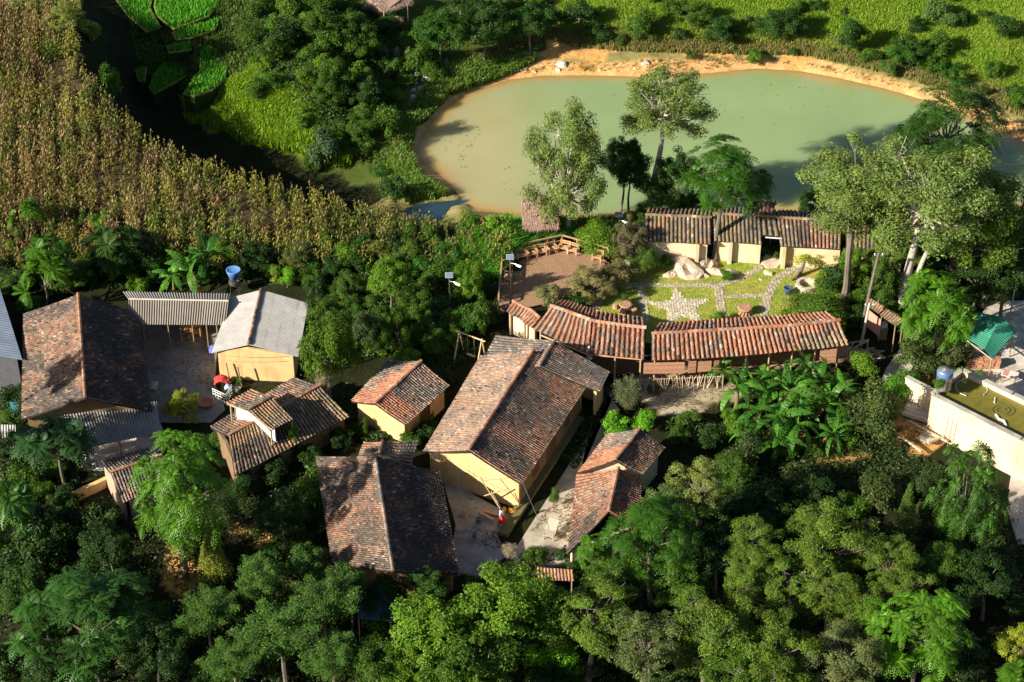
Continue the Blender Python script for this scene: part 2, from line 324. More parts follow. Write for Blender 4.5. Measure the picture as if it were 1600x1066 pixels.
def sheet(name, pxs, z, mt, c=(1, 1, 1), th=0.0, kind='structure', cell=None):
    pts = [G(a, b, z)[:2] for a, b in pxs]; m = MB()
    if th: m.prism(pts, z-th, z, c)
    else:
        n = len(pts); pts = np.array(pts)
        ar = sum(pts[i][0]*pts[(i+1) % n][1]-pts[(i+1) % n][0]*pts[i][1] for i in range(n))
        if ar < 0: pts = pts[::-1]
        m.n = 0; m.v.append(np.c_[pts, np.full(n, z)]); m.f[n] = [(np.arange(n)[None], np.array([c], float))]; m.n = n
    return m.obj(name, mt, kind=kind)
sheet('courtyard', [(222, 500), (345, 505), (338, 560), (336, 600), (352, 640), (330, 660), (236, 660), (228, 580)], 0.05, M['concrete'], (0.30, 0.29, 0.27), 0.3)
sheet('courtyard', [(130, 735), (128, 700), (250, 660), (262, 690), (240, 712), (170, 735)], 0.04, M['concrete'], (0.72, 0.70, 0.68), 0.3)
sheet('courtyard', [(712, 820), (700, 900), (740, 905), (790, 870), (776, 832), (800, 806), (735, 770), (690, 745)], 0.03, M['concrete'], (0.36, 0.35, 0.35), 0.3)
sheet('footpath', [(790, 872), (810, 850), (960, 615), (938, 600), (968, 640), (955, 690), (905, 745), (892, 830), (895, 875), (850, 885)], 0.05, M['concrete'], (0.50, 0.44, 0.36), 0.3)
sheet('footpath', [(1385, 575), (1410, 540), (1440, 545), (1425, 575), (1405, 605), (1375, 600)], 0.06, M['concrete'], (0.60, 0.54, 0.42), 0.3)
sheet('concrete_yard', [(1500, 560), (1545, 470), (1700, 470), (1700, 680), (1560, 640)], 0.05, M['concrete'], (0.66, 0.60, 0.52), 0.3)
sheet('concrete_yard', [(1572, 790), (1580, 740), (1700, 700), (1700, 850), (1590, 850)], 0.05, M['concrete'], (0.5, 0.46, 0.42), 0.3)
# lawn, stone paths and star
lawn = sheet('lawn', [(905, 520), (940, 450), (975, 405), (1010, 402), (1330, 398), (1330, 450), (1320, 520), (1040, 540)], 0.012, M['lawn'])
def stones(name, inside, bx, z, s=0.24, base=(0.46, 0.40, 0.30)):
    x = np.arange(bx[0], bx[1], s); y = np.arange(bx[2], bx[3], s); X, Y = np.meshgrid(x, y, indexing='ij'); r = np.random.default_rng(5)
    J = np.stack([X, Y], -1)+r.uniform(-.3, .3, X.shape+(2,))*s
    cc = (J[:-1, :-1]+J[1:, :-1]+J[1:, 1:]+J[:-1, 1:])/4; ok = inside(cc[..., 0], cc[..., 1])
    A = np.stack([J[:-1, :-1], J[1:, :-1], J[1:, 1:], J[:-1, 1:]], 2)[ok]; c = cc[ok][:, None]
    A = c+(A-c)*0.88; B = c+(A-c)*0.78; n = len(A); h = r.uniform(.02, .05, n)
    Vt = np.concatenate([np.concatenate([A, np.full((n, 4, 1), z-0.01)], -1), np.concatenate([B, (z+h)[:, None, None]*np.ones((n, 4, 1))], -1)], 1)
    Ft = np.array([[4, 5, 6, 7]]+[[i, (i+1) % 4, 4+(i+1) % 4, 4+i] for i in range(4)])
    FF = Ft[None]+(np.arange(n)*8)[:, None, None]; k = r.uniform(.75, 1.15, (n, 1, 1))*np.array(base)*r.uniform(.92, 1.08, (n, 1, 3))
    m = MB(); m.add(Vt.reshape(-1, 3), FF.reshape(-1, 4), np.repeat(k, 5, 1).reshape(-1, 3)); return m
PATHS = [([(905, 515), (948, 455), (978, 415), (992, 398)], 13), ([(960, 445), (1120, 446.5), (1150, 438), (1185, 421), (1198, 404)], 10), ([(1000, 446), (1004, 470), (1010, 500)], 11),
         ([(1121, 447), (1125, 470), (1131, 495)], 12), ([(1126, 463), (1197, 462)], 9), ([(1193, 497), (1200, 462), (1213, 437), (1235, 423), (1290, 413)], 13), ([(1130, 404), (1205, 407), (1290, 416)], 10), ([(1004, 472), (1012, 470), (1025, 476)], 8)]
def pathin(x, y):
    r = np.zeros(np.shape(x), bool)
    for pl, wd in PATHS:
        w_ = [tuple(G(a, b, 0)[:2]) for a, b in pl]; r |= segdist(x, y, w_, False) < wd/19.0/2
    return r
sc = G(1063, 479, 0); star = []
SR = 2.95
for k in range(10):
    a = math.pi/2+0.10+k*math.pi/5; rr = SR if k % 2 == 0 else SR*0.42; star.append((sc[0]+rr*math.cos(a)*0.9, sc[1]-0.15+rr*math.sin(a)))
def starin(x, y): return inpoly(x, y, star)
sheetm = MB()
bx = (4, 32, 3, 19)
sp = stones('x', lambda x, y: pathin(x, y) & ~starin(x, y), (-2, 36, -3, 20), 0.02)
mp = M['stone']
path = sp.obj('stone_path', mp, kind='structure')
path['label'] = 'crazy paving footpaths crossing the lawn'
sb = MB(); sb.prism(star, 0.0, 0.021, (0.44, 0.39, 0.29)); sb.obj('star_bed', M['concrete'], kind='structure')
so = stones('star', starin, (sc[0]-4, sc[0]+4, sc[1]-4, sc[1]+4), 0.025, 0.22, (0.60, 0.54, 0.42)).obj('stone_star', mp)
centre(so); tag(so, 'five pointed star paved in pale cobbles in the middle of the lawn', 'paving')
bk = MB()
for pl, wd in PATHS:
    pass
# mortar bed under the stones
def bed(pl, wd):
    w_ = np.array([G(a, b, 0)[:2] for a, b in pl]); n = len(w_); T = np.gradient(w_, axis=0); T /= np.linalg.norm(T, axis=1)[:, None]; Nn = np.c_[-T[:, 1], T[:, 0]]*(wd/19/2)
    L = w_+Nn; R = w_-Nn; V_ = np.concatenate([np.c_[L, np.full(n, 1)], np.c_[R, np.full(n, 1)]]); return V_, [[i+1, i, n+i, n+i+1] for i in range(n-1)]
for k, (pl, wd) in enumerate(PATHS):
    V_, F_ = bed(pl, wd); V_[:, 2] = 0.016+0.0015*k; bk.add(V_, F_, (0.42, 0.37, 0.27))
bk.obj('path_bed', M['concrete'], kind='structure')

# rice terraces in the valley
RICE = [[(160, -30), (243, -30), (233, 15), (250, 46), (232, 50), (203, 27)], [(252, -30), (365, -30), (326, 26), (272, 46), (246, 26), (243, 12)],
        [(296, 84), (294, 115), (272, 132), (240, 148), (234, 136), (242, 118), (258, 100)], [(331, 68), (344, 84), (355, 101), (351, 125), (330, 142), (304, 152), (287, 148), (300, 130), (314, 111), (314, 80)],
        [(213, 112), (228, 106), (225, 128), (216, 126)], [(262, 75), (300, 66), (296, 78), (264, 82)], [(270, 52), (345, 30), (335, 48), (300, 60), (276, 62)]]
def to3(poly, h=0.0): return [P1(a, b, h) for a, b in poly]
rb = MB(); rbl = MB(); bund = MB()
for k, pl in enumerate(RICE):
    w3 = np.array(to3(pl)); z = float(np.median(w3[:, 2]))+0.4
    pts = np.array([G(a, b, z)[:2] for a, b in pl]); rb.prism(pts, z-1.6, z, (0.03, 0.05, 0.012))
    c = pts.mean(0); lo, hi = pts.min(0), pts.max(0); s = 0.22
    X, Y = np.meshgrid(np.arange(lo[0], hi[0], s), np.arange(lo[1], hi[1], s)); X = X.ravel()+rng.uniform(-.07, .07, X.size); Y = Y.ravel()+rng.uniform(-.07, .07, Y.size)
    ok = inpoly(X, Y, [tuple(a) for a in pts]); X, Y = X[ok], Y[ok]; n = len(X)
    for rep in range(3):
        a = rng.uniform(0, 6.28, n); hgt = rng.uniform(.35, .6, n); w_ = 0.07; lean = rng.uniform(.05, .3, n); b_ = rng.uniform(0, 6.28, n)
        B = np.c_[X, Y, np.full(n, z)]; D = np.c_[np.cos(a), np.sin(a), np.zeros(n)]*w_; T = B+np.c_[np.cos(b_)*lean, np.sin(b_)*lean, hgt]
        Vb = np.stack([B-D, B+D, T], 1).reshape(-1, 3); cc = np.array([0.10, 0.34, 0.025])*rng.uniform(.7, 1.3, (n, 1))
        rbl.add(Vb, np.arange(3*n).reshape(-1, 3), cc)
    ring = np.array([[*p_, z+0.02] for p_ in np.vstack([pts, pts[:1]])]); bund.tube(ring+rng.normal(0, .05, ring.shape), 0.14, 5, (0.16, 0.20, 0.045))
rb.obj('rice_paddy', M['ground'], kind='structure'); bund.obj('paddy_bank', M['ground'], kind='structure')
o = rbl.obj('rice_plants', M['plant'], kind='stuff'); o['label'] = 'bright green young rice standing in curved terraces'; o['category'] = 'rice'

# ================================================================== ROOF KIT
def palette(kind, X, Y, seed=0):
    """per tile colour: clay, soot and lichen in patches; some kinds hold painted shade"""
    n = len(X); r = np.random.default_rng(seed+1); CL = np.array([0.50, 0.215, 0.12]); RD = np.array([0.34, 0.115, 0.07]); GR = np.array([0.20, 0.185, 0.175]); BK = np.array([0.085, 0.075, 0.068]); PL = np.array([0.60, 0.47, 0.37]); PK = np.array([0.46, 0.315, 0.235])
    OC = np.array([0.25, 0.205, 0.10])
    Wt = {'shade_toned': (.06, .03, .20, .46, .04, .19, .02), 'dark': (.03, .03, .13, .78, .02, .01, 0), 'main': (.17, .04, .21, .26, .10, .20, .02), 'mainL': (.07, .02, .18, .06, .11, .52, .04), 'grey': (.05, .02, .56, .15, .16, .06, 0), 'orange': (.58, .12, .05, .05, .08, .12, 0),  # first two kinds put roof shade into the tile colour
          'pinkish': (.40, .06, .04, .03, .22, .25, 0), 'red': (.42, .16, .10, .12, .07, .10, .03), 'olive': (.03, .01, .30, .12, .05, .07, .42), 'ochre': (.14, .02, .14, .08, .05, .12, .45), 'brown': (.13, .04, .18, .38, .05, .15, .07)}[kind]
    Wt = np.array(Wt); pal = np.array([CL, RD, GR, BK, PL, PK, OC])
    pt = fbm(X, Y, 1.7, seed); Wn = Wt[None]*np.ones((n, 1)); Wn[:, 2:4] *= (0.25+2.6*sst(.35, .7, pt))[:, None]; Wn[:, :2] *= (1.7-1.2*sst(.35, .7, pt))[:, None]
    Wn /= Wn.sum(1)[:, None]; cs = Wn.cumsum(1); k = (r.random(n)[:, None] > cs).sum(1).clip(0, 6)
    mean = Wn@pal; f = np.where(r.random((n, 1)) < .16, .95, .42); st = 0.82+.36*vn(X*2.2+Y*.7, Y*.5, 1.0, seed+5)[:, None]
    return (mean*(1-f)+pal[k]*f)*r.uniform(.85, 1.15, (n, 1))*st*(.78 if kind in ('shade_toned', 'dark', 'brown', 'main', 'mainL', 'grey') else .92)
def poly_at(pl, t):
    pl = np.asarray(pl, float); L = np.r_[0, np.cumsum(np.linalg.norm(np.diff(pl, axis=0), axis=1))]; s = np.asarray(t)*L[-1]
    return np.stack([np.interp(s, L, pl[:, i]) for i in range(3)], -1)
TILE_N = 0
def tile_slope(parent, ridge, eave, kind, pitch=0.25, row=0.26, pick=None, sag=0.06, label=None, holes=None, rough=1.0):
    """ridge, eave: polylines of 3D points running the same way. kinds: palette name or list of (ufrom,uto,vfrom,vto,kind)"""
    global TILE_N; TILE_N += 1; r = np.random.default_rng(TILE_N)
    ridge = np.asarray(ridge, float); eave = np.asarray(eave, float); L = np.linalg.norm(np.diff(ridge, axis=0), axis=1).sum(); S = np.linalg.norm(ridge[0]-eave[0])
    pitch, row = (pitch*.87, row*.85) if pitch < .32 else (pitch, row); nu = max(3, int(round(L/pitch))); nv = max(3, int(round(S/row)))
    def Pt(u, v):
        R = poly_at(ridge, u); E = poly_at(eave, u); p = R*(1-v)[..., None]+E*v[..., None]
        p[..., 2] += -sag*4*v*(1-v)+0.07*rough*(fbm(p[..., 0], p[..., 1], 2.6, TILE_N)-0.5)*2*np.minimum(1, 4*u*(1-u)+.3); return p
    u = (np.arange(nu)+0.5)/nu; v = np.arange(nv)/nv; U, Vv = [a.ravel() for a in np.meshgrid(u, v, indexing='ij')]
    if pick is not None: k_ = pick(U, Vv); U, Vv = U[k_], Vv[k_]
    A = Pt(U, Vv); B = Pt(U, np.minimum(Vv+1.18/nv, 1.03)); W_ = Pt(np.minimum(U+.5/nu, 1), Vv)-Pt(np.maximum(U-.5/nu, 0), Vv)
    D = B-A; Ln = np.linalg.norm(D, axis=1)[:, None]; Dn = D/Ln; Wn = W_-Dn*np.sum(W_*Dn, 1)[:, None]; wl = np.linalg.norm(Wn, axis=1)[:, None]; Wn = Wn/wl; Nn = np.cross(Wn, Dn); Nn *= np.sign(Nn[:, 2:3])
    n = len(A)
    if isinstance(kind, str): c = palette(kind, A[:, 0], A[:, 1], TILE_N)
    else:
        c = palette(kind[0][4], A[:, 0], A[:, 1], TILE_N); wob = 0.05*(vn(U*9, Vv*9, 1, 3)-.5)
        for (u0, u1, v0, v1, kk) in kind[1:]:
            m_ = (U+wob >= u0) & (U+wob <= u1) & (Vv+wob >= v0) & (Vv+wob <= v1)
            if m_.any(): c[m_] = palette(kk, A[m_, 0], A[m_, 1], TILE_N+9)
    # cover tile: five points across, half round, tail lifted over the one below, slightly skewed
    th = np.radians([0, 50, 90, 130, 180]); ra = 0.34*wl; g = r.uniform(0, 1, (n, 1)); sk = r.normal(0, .012*rough, (n, 1)); lift = 0.030+0.018*r.random((n, 1)); tw = r.normal(0, .018*rough, (n, 1))
    Vt = np.zeros((n, 10, 3))
    for k, t in enumerate(th):
        o_ = Wn*(ra*math.cos(t)*1.0)
        hh = ra*0.85*math.sin(t)
        Vt[:, k] = A+o_*0.86+Wn*sk+Nn*(hh*0.86+0.012)
        Vt[:, 5+k] = B+o_-Wn*sk+Nn*(hh+lift)+Nn*tw*math.cos(t)
    m = MB(); F_ = np.array([[0, 1, 6, 5], [1, 2, 7, 6], [2, 3, 8, 7], [3, 4, 9, 8]]); base = (np.arange(n)*10)[:, None, None]
    m.add(Vt.reshape(-1, 3), (F_[None]+base).reshape(-1, 4), np.repeat(c[:, None], 4, 1).reshape(-1, 3))
    m.f.setdefault(5, []).append((np.array([[5, 6, 7, 8, 9]])+(np.arange(n)*10)[:, None], c*0.8))
    # pan tile between the covers, gap shade painted into its colour
    cp = palette(kind if isinstance(kind, str) else kind[0][4], A[:, 0]+5, A[:, 1], TILE_N+5)*0.38; h_ = W_*0.5
    Vp = np.stack([A+h_-Wn*ra*.7+Nn*.004, A+h_+Wn*ra*.7+Nn*.004, B+h_+Wn*ra*.7+Nn*.030, B+h_-Wn*ra*.7+Nn*.030], 1); kk = U < 1-0.6/nu
    Vp = Vp[kk]; m.add(Vp.reshape(-1, 3), np.arange(4*len(Vp)).reshape(-1, 4), cp[kk])
    o = m.obj('roof_tiles', M['tile'], parent, kind='stuff')
    if label: o['label'] = label
    # slab of battens below
    m = MB(); uu = np.linspace(0, 1, 9); vv = np.linspace(0, 1, 5); GU, GV = np.meshgrid(uu, vv, indexing='ij'); p = Pt(GU.ravel(), GV.ravel()); nm = np.cross(ridge[-1]-ridge[0], eave[0]-ridge[0]); nm /= np.linalg.norm(nm); nm *= np.sign(nm[2])
    top = p-nm*0.03; bot = p-nm*0.10; q = np.arange(45).reshape(9, 5); Q = np.stack([q[:-1, :-1], q[1:, :-1], q[1:, 1:], q[:-1, 1:]], -1).reshape(-1, 4)
    m.add(np.concatenate([top, bot]), np.concatenate([Q, Q[:, ::-1]+45]))
    e = list(q[0, :])+list(q[1:, 4])+list(q[8, 3::-1])+list(q[7:0:-1, 0]); ne = len(e)
    m.add(np.concatenate([top[e], bot[e]]), [[i, (i+1) % ne, ne+(i+1) % ne, ne+i] for i in range(ne)])
    if pick is None: m.obj('roof_batten', M['dark'], parent)
    return Pt
def ridge_cap(parent, pl, kind='orange', rad=0.13, step=0.3, up=0.05, mat_='tile', seed=3):
    pl = np.asarray(pl, float); L = np.linalg.norm(np.diff(pl, axis=0), axis=1).sum(); n = max(2, int(L/step)); t = np.arange(n+1)/n; p = poly_at(pl, t); p[:, 2] += up+0.035*(vn(t*L, t*0, 1.1, seed)-0.5)*2
    m = MB(); c = palette(kind, p[:, 0], p[:, 1], seed)
    for i in range(n):
        a, b = p[i], p[i+1]+(p[i+1]-p[i])*0.12; d = (b-a)/np.linalg.norm(b-a); s = np.cross(d, [0, 0, 1.0]); s /= np.linalg.norm(s); th = np.radians([-15, 35, 90, 145, 195])
        A_ = [a+s*rad*.92*math.cos(x)+np.array([0, 0, rad*.8*math.sin(x)]) for x in th]; B_ = [b+s*rad*math.cos(x)+np.array([0, 0, rad*.85*math.sin(x)+.02]) for x in th]
        m.add(A_+B_, [[k, k+1, k+6, k+5] for k in range(4)], c[i]); m.f.setdefault(5, []).append((np.array([[5, 6, 7, 8, 9], [4, 3, 2, 1, 0]])+m.n-10, np.array([c[i], c[i]])*0.8))
    return m.obj('ridge_cap', M['tile'], parent, kind='stuff')
def wall_poly(parent, base, top, th, mt, name='wall', c=(1, 1, 1), **kw):
    """base: two ground points; top: list of top points from the first end to the second; a solid wall of thickness th going inwards (left of base direction)"""
    b0, b1 = [np.asarray(x, float) for x in base]; top = [np.asarray(x, float) for x in top]
    d = b1-b0; d[2] = 0; d /= np.linalg.norm(d); nrm = np.array([-d[1], d[0], 0])*th
    ring = [b0, b1]+top[::-1]; n = len(ring); m = MB(); V_ = ring+[p+nrm for p in ring]
    m.v.append(np.array(V_)); m.n = 2*n; cc = np.array([c, c], float)
    m.f[n] = [(np.array([list(range(n)), list(range(2*n-1, n-1, -1))]), cc)]
    q = (np.array([[(i+1) % n, i, n+i, n+(i+1) % n] for i in range(n)]), np.tile(np.array(c, float), (n, 1)))
    m.f.setdefault(4, []).append(q) if n != 4 else m.f[4].append(q)
    return m.obj(name, mt, parent, **kw)
def house_walls(parent, FL, FR, BL, BR, RF, RB, mt, z0=0.0, ins=0.35, fins=0.3, th=0.22, side=None, skip=()):
    FL, FR, BL, BR, RF, RB = [np.asarray(a, float) for a in (FL, FR, BL, BR, RF, RB)]
    ax = (RB-RF); ax[2] = 0; ax /= np.linalg.norm(ax)
    def inn(p, q, s): w_ = (q-p); w_[2] = 0; w_ /= np.linalg.norm(w_); r_ = p+w_*ins+s*ax*fins; return r_
    a, b, c, d = inn(FL, FR, 1), inn(FR, FL, 1), inn(BR, BL, -1), inn(BL, BR, -1)
    sl = lambda p, e, R: p  # eave height kept
    drop = 0.14
    def topz(p, E, R):
        h = np.linalg.norm((E-R)[:2]); return E[2]+(R[2]-E[2])*ins/max(h, .1)-drop
    ta = np.r_[a[:2], topz(a, FL, RF)]; tb = np.r_[b[:2], topz(b, FR, RF)]; tc_ = np.r_[c[:2], topz(c, BR, RB)]; td = np.r_[d[:2], topz(d, BL, RB)]
    rf = RF+ax*fins; rb_ = RB-ax*fins; rf[2] -= drop; rb_[2] -= drop
    g = lambda p: np.r_[p[:2], z0-0.25]
    # make the gable apex lie on the wall line
    def onl(r_, p, q): d_ = (q-p)[:2]; t = np.dot((r_-p)[:2], d_)/np.dot(d_, d_); w_ = p[:2]+d_*t; return np.r_[w_, r_[2]-.55*max(0, np.linalg.norm(r_[:2]-w_)-.05)]
    out = {}
    sm = side or mt
    ins2 = 0.003
    if 'front' not in skip: out['front'] = wall_poly(parent, (g(a), g(b)), [ta, onl(rf, a, b), tb], th, mt)
    if 'right' not in skip: out['right'] = wall_poly(parent, (g(b)+ax*(th+ins2), g(c)-ax*(th+ins2)), [tb+ax*(th+ins2), tc_-ax*(th+ins2)], th, sm)
    if 'back' not in skip: out['back'] = wall_poly(parent, (g(c), g(d)), [tc_, onl(rb_, c, d), td], th, mt)
    if 'left' not in skip: out['left'] = wall_poly(parent, (g(d)-ax*(th+ins2), g(a)+ax*(th+ins2)), [td-ax*(th+ins2), ta+ax*(th+ins2)], th, sm)
    return (a, b, c, d), out
def door(parent, p, q, t, w=1.0, h=2.0, z0=0.0, col=(0.16, 0.08, 0.04), name='door', side=1):
    p = np.asarray(p, float); q = np.asarray(q, float); d = q-p; d[2] = 0; L = np.linalg.norm(d); d /= L; n = np.array([d[1], -d[0], 0])*side; c = p+d*L*t; ang = math.atan2(d[1], d[0])
    m = MB(); m.box((*(c+n*0.02)[:2], z0+h/2), (w, 0.06, h), col, ang); o = m.obj(name, M['wood'], parent)
    f = MB()
    for s in (-1, 1): f.box((*(c+d*s*(w/2+.04)+n*0.04)[:2], z0+h/2), (0.08, 0.12, h+.08), (.25, .15, .08), ang)
    f.box((*(c+n*0.04)[:2], z0+h+.045), (w, 0.12, 0.08), (.25, .15, .08), ang)
    if name == 'window': f.box((*(c+n*0.04)[:2], z0-.045), (w, 0.12, 0.08), (.25, .15, .08), ang)
    f.obj('frame', M['wood'], o)
    if name == 'door': k = MB(); k.box((*(c+d*w*.35+n*0.07)[:2], z0+h*.48), (.05, .05, .14), (.3, .25, .15), ang); k.obj('handle', M['metal'], o)
    return o
def gable(name, label, RF, RB, FL, FR, BL, BR, zr, ze, kl, kr, mt, pitch=.25, row=.26, z0=0.0, walls=True, mid=None, cap='orange', sag=0.06, skip=(), group=None, side=None, row2=None, rough=1.0):
    g = lambda p, z: G(p[0], p[1], z); e = z0
    RFw, RBw = g(RF, zr), g(RB, zr); FLw, FRw, BLw, BRw = g(FL, ze), g(FR, ze), g(BL, ze), g(BR, ze)
    c = (FLw+FRw+BLw+BRw)/4; root = empty(name, (c[0], c[1], z0), label, 'house', group)
    off = np.array([c[0], c[1], z0]); RFw, RBw, FLw, FRw, BLw, BRw = [a-off for a in (RFw, RBw, FLw, FRw, BLw, BRw)]
    rp = [RFw, RBw] if mid is None else [RFw, (RFw+RBw)/2+np.array([0, 0, mid]), RBw]
    tile_slope(root, rp, [FLw, BLw], kl, pitch, row, sag=sag, rough=rough); tile_slope(root, rp, [FRw, BRw], kr, pitch, row, sag=sag, rough=rough)
    ridge_cap(root, rp, cap)
    W = None
    if walls: W = house_walls(root, FLw, FRw, BLw, BRw, RFw, RBw, mt, 0.0, skip=skip, side=side)
    return root, W, off
def corr(parent, A, B, C_, D, nu, nv, pitch, c, amp=0.03, name='roof_sheet', lab=None, jit=0.1):
    """corrugated sheets on the quad A-B (top edge), D-C (bottom edge); corrugations run from top to bottom"""
    A, B, C_, D = [np.asarray(x, float) for x in (A, B, C_, D)]; nm = np.cross(B-A, D-A); nm /= np.linalg.norm(nm); nm *= np.sign(nm[2]); L = np.linalg.norm(B-A)
    for i in range(nu):
        for j in range(nv):
            k = max(3, int(round(L/nu/pitch)))*4+1; u = np.linspace(i/nu, (i+1)/nu, k); h = np.sin(np.linspace(0, (k-1)/4*2*math.pi, k))*amp; t = random.uniform(-.006, .006)
            v0, v1 = j/nv, min(1, (j+1)/nv+(0.03 if j < nv-1 else 0)); top = A*(1-u)[:, None]*(1-v0)+B*u[:, None]*(1-v0)+D*(1-u)[:, None]*v0+C_*u[:, None]*v0
            bot = A*(1-u)[:, None]*(1-v1)+B*u[:, None]*(1-v1)+D*(1-u)[:, None]*v1+C_*u[:, None]*v1
            hh = (h+t)[:, None]*nm; top = top+hh; bot = bot+hh+nm*0.006
            Vv = np.concatenate([top, bot, top-nm*0.01, bot-nm*0.01]); F1 = [[x, x+1, k+x+1, k+x] for x in range(k-1)]; F2 = [[2*k+x+1, 2*k+x, 3*k+x, 3*k+x+1] for x in range(k-1)]
            E1 = [[k+x, k+x+1, 3*k+x+1, 3*k+x] for x in range(k-1)]
            m = MB(); s = random.uniform(1-jit, 1+jit); m.add(Vv, F1+F2+E1, np.array(c)*s); m.obj(name, M['fibro'], parent)
def post(parent, p, z1, r=0.07, z0=0.0, c=(.3, .22, .14), name='post', lean=(0, 0), n=6):
    m = MB(); m.tube([[p[0], p[1], z0-.1], [p[0]+lean[0], p[1]+lean[1], z1]], r, n, c); return m.obj(name, M['wood'], parent)

# ================================================================== HOUSES
# far-left farmhouse
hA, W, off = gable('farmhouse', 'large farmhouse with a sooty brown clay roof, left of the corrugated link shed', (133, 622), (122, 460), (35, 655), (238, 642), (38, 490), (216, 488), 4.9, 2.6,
      'shade_toned', 'dark', M['mud'], .27, .27, mid=-.05, rough=1.4)  # tree shade left, grazing-sun dimness right, both put into the tile colour
door(hA, W[0][1], W[0][2], .5, 1.3, 2.1); door(hA, W[0][1], W[0][2], .25, .9, .9, .9, name='window'); door(hA, W[0][1], W[0][2], .75, .9, .9, .9, name='window')
# corrugated link shed
z1, z2, z3 = 3.3, 2.9, 2.5
A_, B_ = G(201, 468, z1), G(357, 471, z1); r = empty('link_shed', (*((A_+B_)/2)[:2], 0), 'long open shed roofed in rusty grey corrugated sheets between farmhouse and yellow house', 'shed'); o_ = np.array(r.location)
corr(r, A_-o_, B_-o_, G(352, 508, z3)-o_, G(201, 507, z3)-o_, 8, 1, .19, (.27, .24, .205), .035)
corr(r, A_-o_, B_-o_, G(359, 459, z2)-o_, G(192, 456, z2)-o_, 8, 1, .19, (.26, .25, .245), .035)
m = MB(); m.tube([A_-o_+[0, 0, .05], B_-o_+[0, 0, .05]], .07, 6, (.6, .55, .45)); m.obj('ridge_cap', M['fibro'], r)
for x in (222, 262, 300, 322, 338): post(r, G(x, 508, z3)-o_+[0, .15, 0], z3, .06)
for x in (205, 260, 310, 345): post(r, G(x, 457, z2)-o_+[0, -.15, 0], z2, .06)
m = MB(); p0 = G(205, 459, z2)-o_; p1 = G(352, 460, z2)-o_; m.box(((p0[0]+p1[0])/2, (p0[1]+p1[1])/2-.1, 1.2), (p1[0]-p0[0], .12, 2.4), (.22, .16, .11)); m.obj('back_wall', M['wood'], r)
# firewood rack under the shed
pr = G(300, 530, 0); r = empty('firewood_rack', pr, 'timber rack of split firewood under the corrugated link shed', 'rack'); m = MB()
for a in (-.75, .75):
    for b in (-.3, .3): m.box((a, b, .75), (.08, .08, 1.5), (.45, .27, .15))
for z in (.3, 1.45): m.box((0, .3, z), (1.6, .07, .07), (.45, .27, .15)); m.box((0, -.3, z), (1.6, .07, .07), (.45, .27, .15))
m.obj('frame', M['wood'], r); m = MB()
for k in range(40):
    m.tube([[random.uniform(-.65, .2), -.25+random.uniform(-.05, .05), .4+.028*k], [random.uniform(.2, .65), .2+random.uniform(-.1, .1), .4+.028*k]], .05, 5, np.array((.55, .33, .17))*random.uniform(.6, 1.3))
m.obj('firewood', M['wood'], r, kind='stuff')
# yellow house with the pale corrugated roof
zr, ze = 3.3, 2.6; g = lambda x, y, z: G(x, y, z)
RF, RB, FL, FR, BL, BR = g(388.5, 539, zr), g(408, 453, zr), g(330, 552, ze), g(466, 558, ze), g(361, 465, ze), g(482, 474, ze)
c = (FL+FR+BL+BR)/4; r = empty('house', (c[0], c[1], 0), 'yellow walled house under a pale grey corrugated roof with a rusty ridge', 'house'); o_ = np.array([c[0], c[1], 0])
RF, RB, FL, FR, BL, BR = [x-o_ for x in (RF, RB, FL, FR, BL, BR)]
corr(r, RF, RB, BL, FL, 7, 1, .20, (.47, .45, .435), .012, jit=.05); corr(r, RF, RB, BR, FR, 6, 4, .20, (.40, .39, .385), .03, jit=.05)
ridge_cap(r, [RF, RB], 'brown', .14, .34, .03)
Wn_, _w = house_walls(r, FL, FR, BL, BR, RF, RB, M['yellow'], ins=.45, fins=.25)
door(r, Wn_[0], Wn_[3], .35, 1.1, 2.1, side=-1); door(r, Wn_[0], Wn_[3], .7, .9, 1, .9, name='window', side=-1)
yh = (Wn_, o_)
m = MB()
a, b = Wn_[0], Wn_[1]
for s_, dz in ((.0, 2.3), (.0, 1.85)):
    t = np.linspace(.12, .95, 14); p = a[None]*(1-t)[:, None]+b[None]*t[:, None]; p[:, 2] = dz+.25*(t)-1.3*t*(1-t)*(.6+s_); p[:, 1] -= .05; m.tube(p, .013, 4, (.18, .15, .1))
m.obj('cable', M['paint'], r)
for nm_, (bx_, by_, tx, ty) in {'pole': (378, 598, 373, 572), 'pole.': (360, 592, 354, 572)}.items():
    p = G(bx_, by_+6, 0); m = MB(); m.tube([p, [p[0]-.2, p[1]+.1, 1.8]], .05, 6, (.30, .2, .12)); tag(centre(m.obj('wooden_stake', M['wood'])), 'dark stake standing against the yellow gable wall, %s of two' % ('right' if bx_ > 370 else 'left'), 'stake', 'stakes at the yellow gable')
# small low gable wall between farmhouse and lean-to, lean-to of corrugated sheets
z2, z3 = 2.7, 2.1; A_, B_, C_, D_ = G(97, 640, z2), G(245, 627, z2), G(251, 676, z3), G(122, 704, z3)
cc = (A_+B_+C_+D_)/4; r = empty('lean_to', (cc[0], cc[1], 0), 'grey corrugated lean-to roof dappled with shade in front of the big farmhouse', 'shed'); o_ = np.array(r.location)
corr(r, A_-o_, B_-o_, C_-o_, D_-o_, 8, 2, .20, (.24, .235, .235), .04)
for p in (A_, B_, C_, D_, (C_+D_)/2): q = (p-o_)*.95; post(r, q, p[2]-.05, .07)
m = MB(); m.box(((A_+B_)[0]/2-o_[0], (A_+B_)[1]/2-o_[1]+.1, 1.25), (np.linalg.norm(A_-B_)*.95, .15, 2.4), (1, 1, 1), 0.09); m.obj('back_wall', M['yellow'], r)
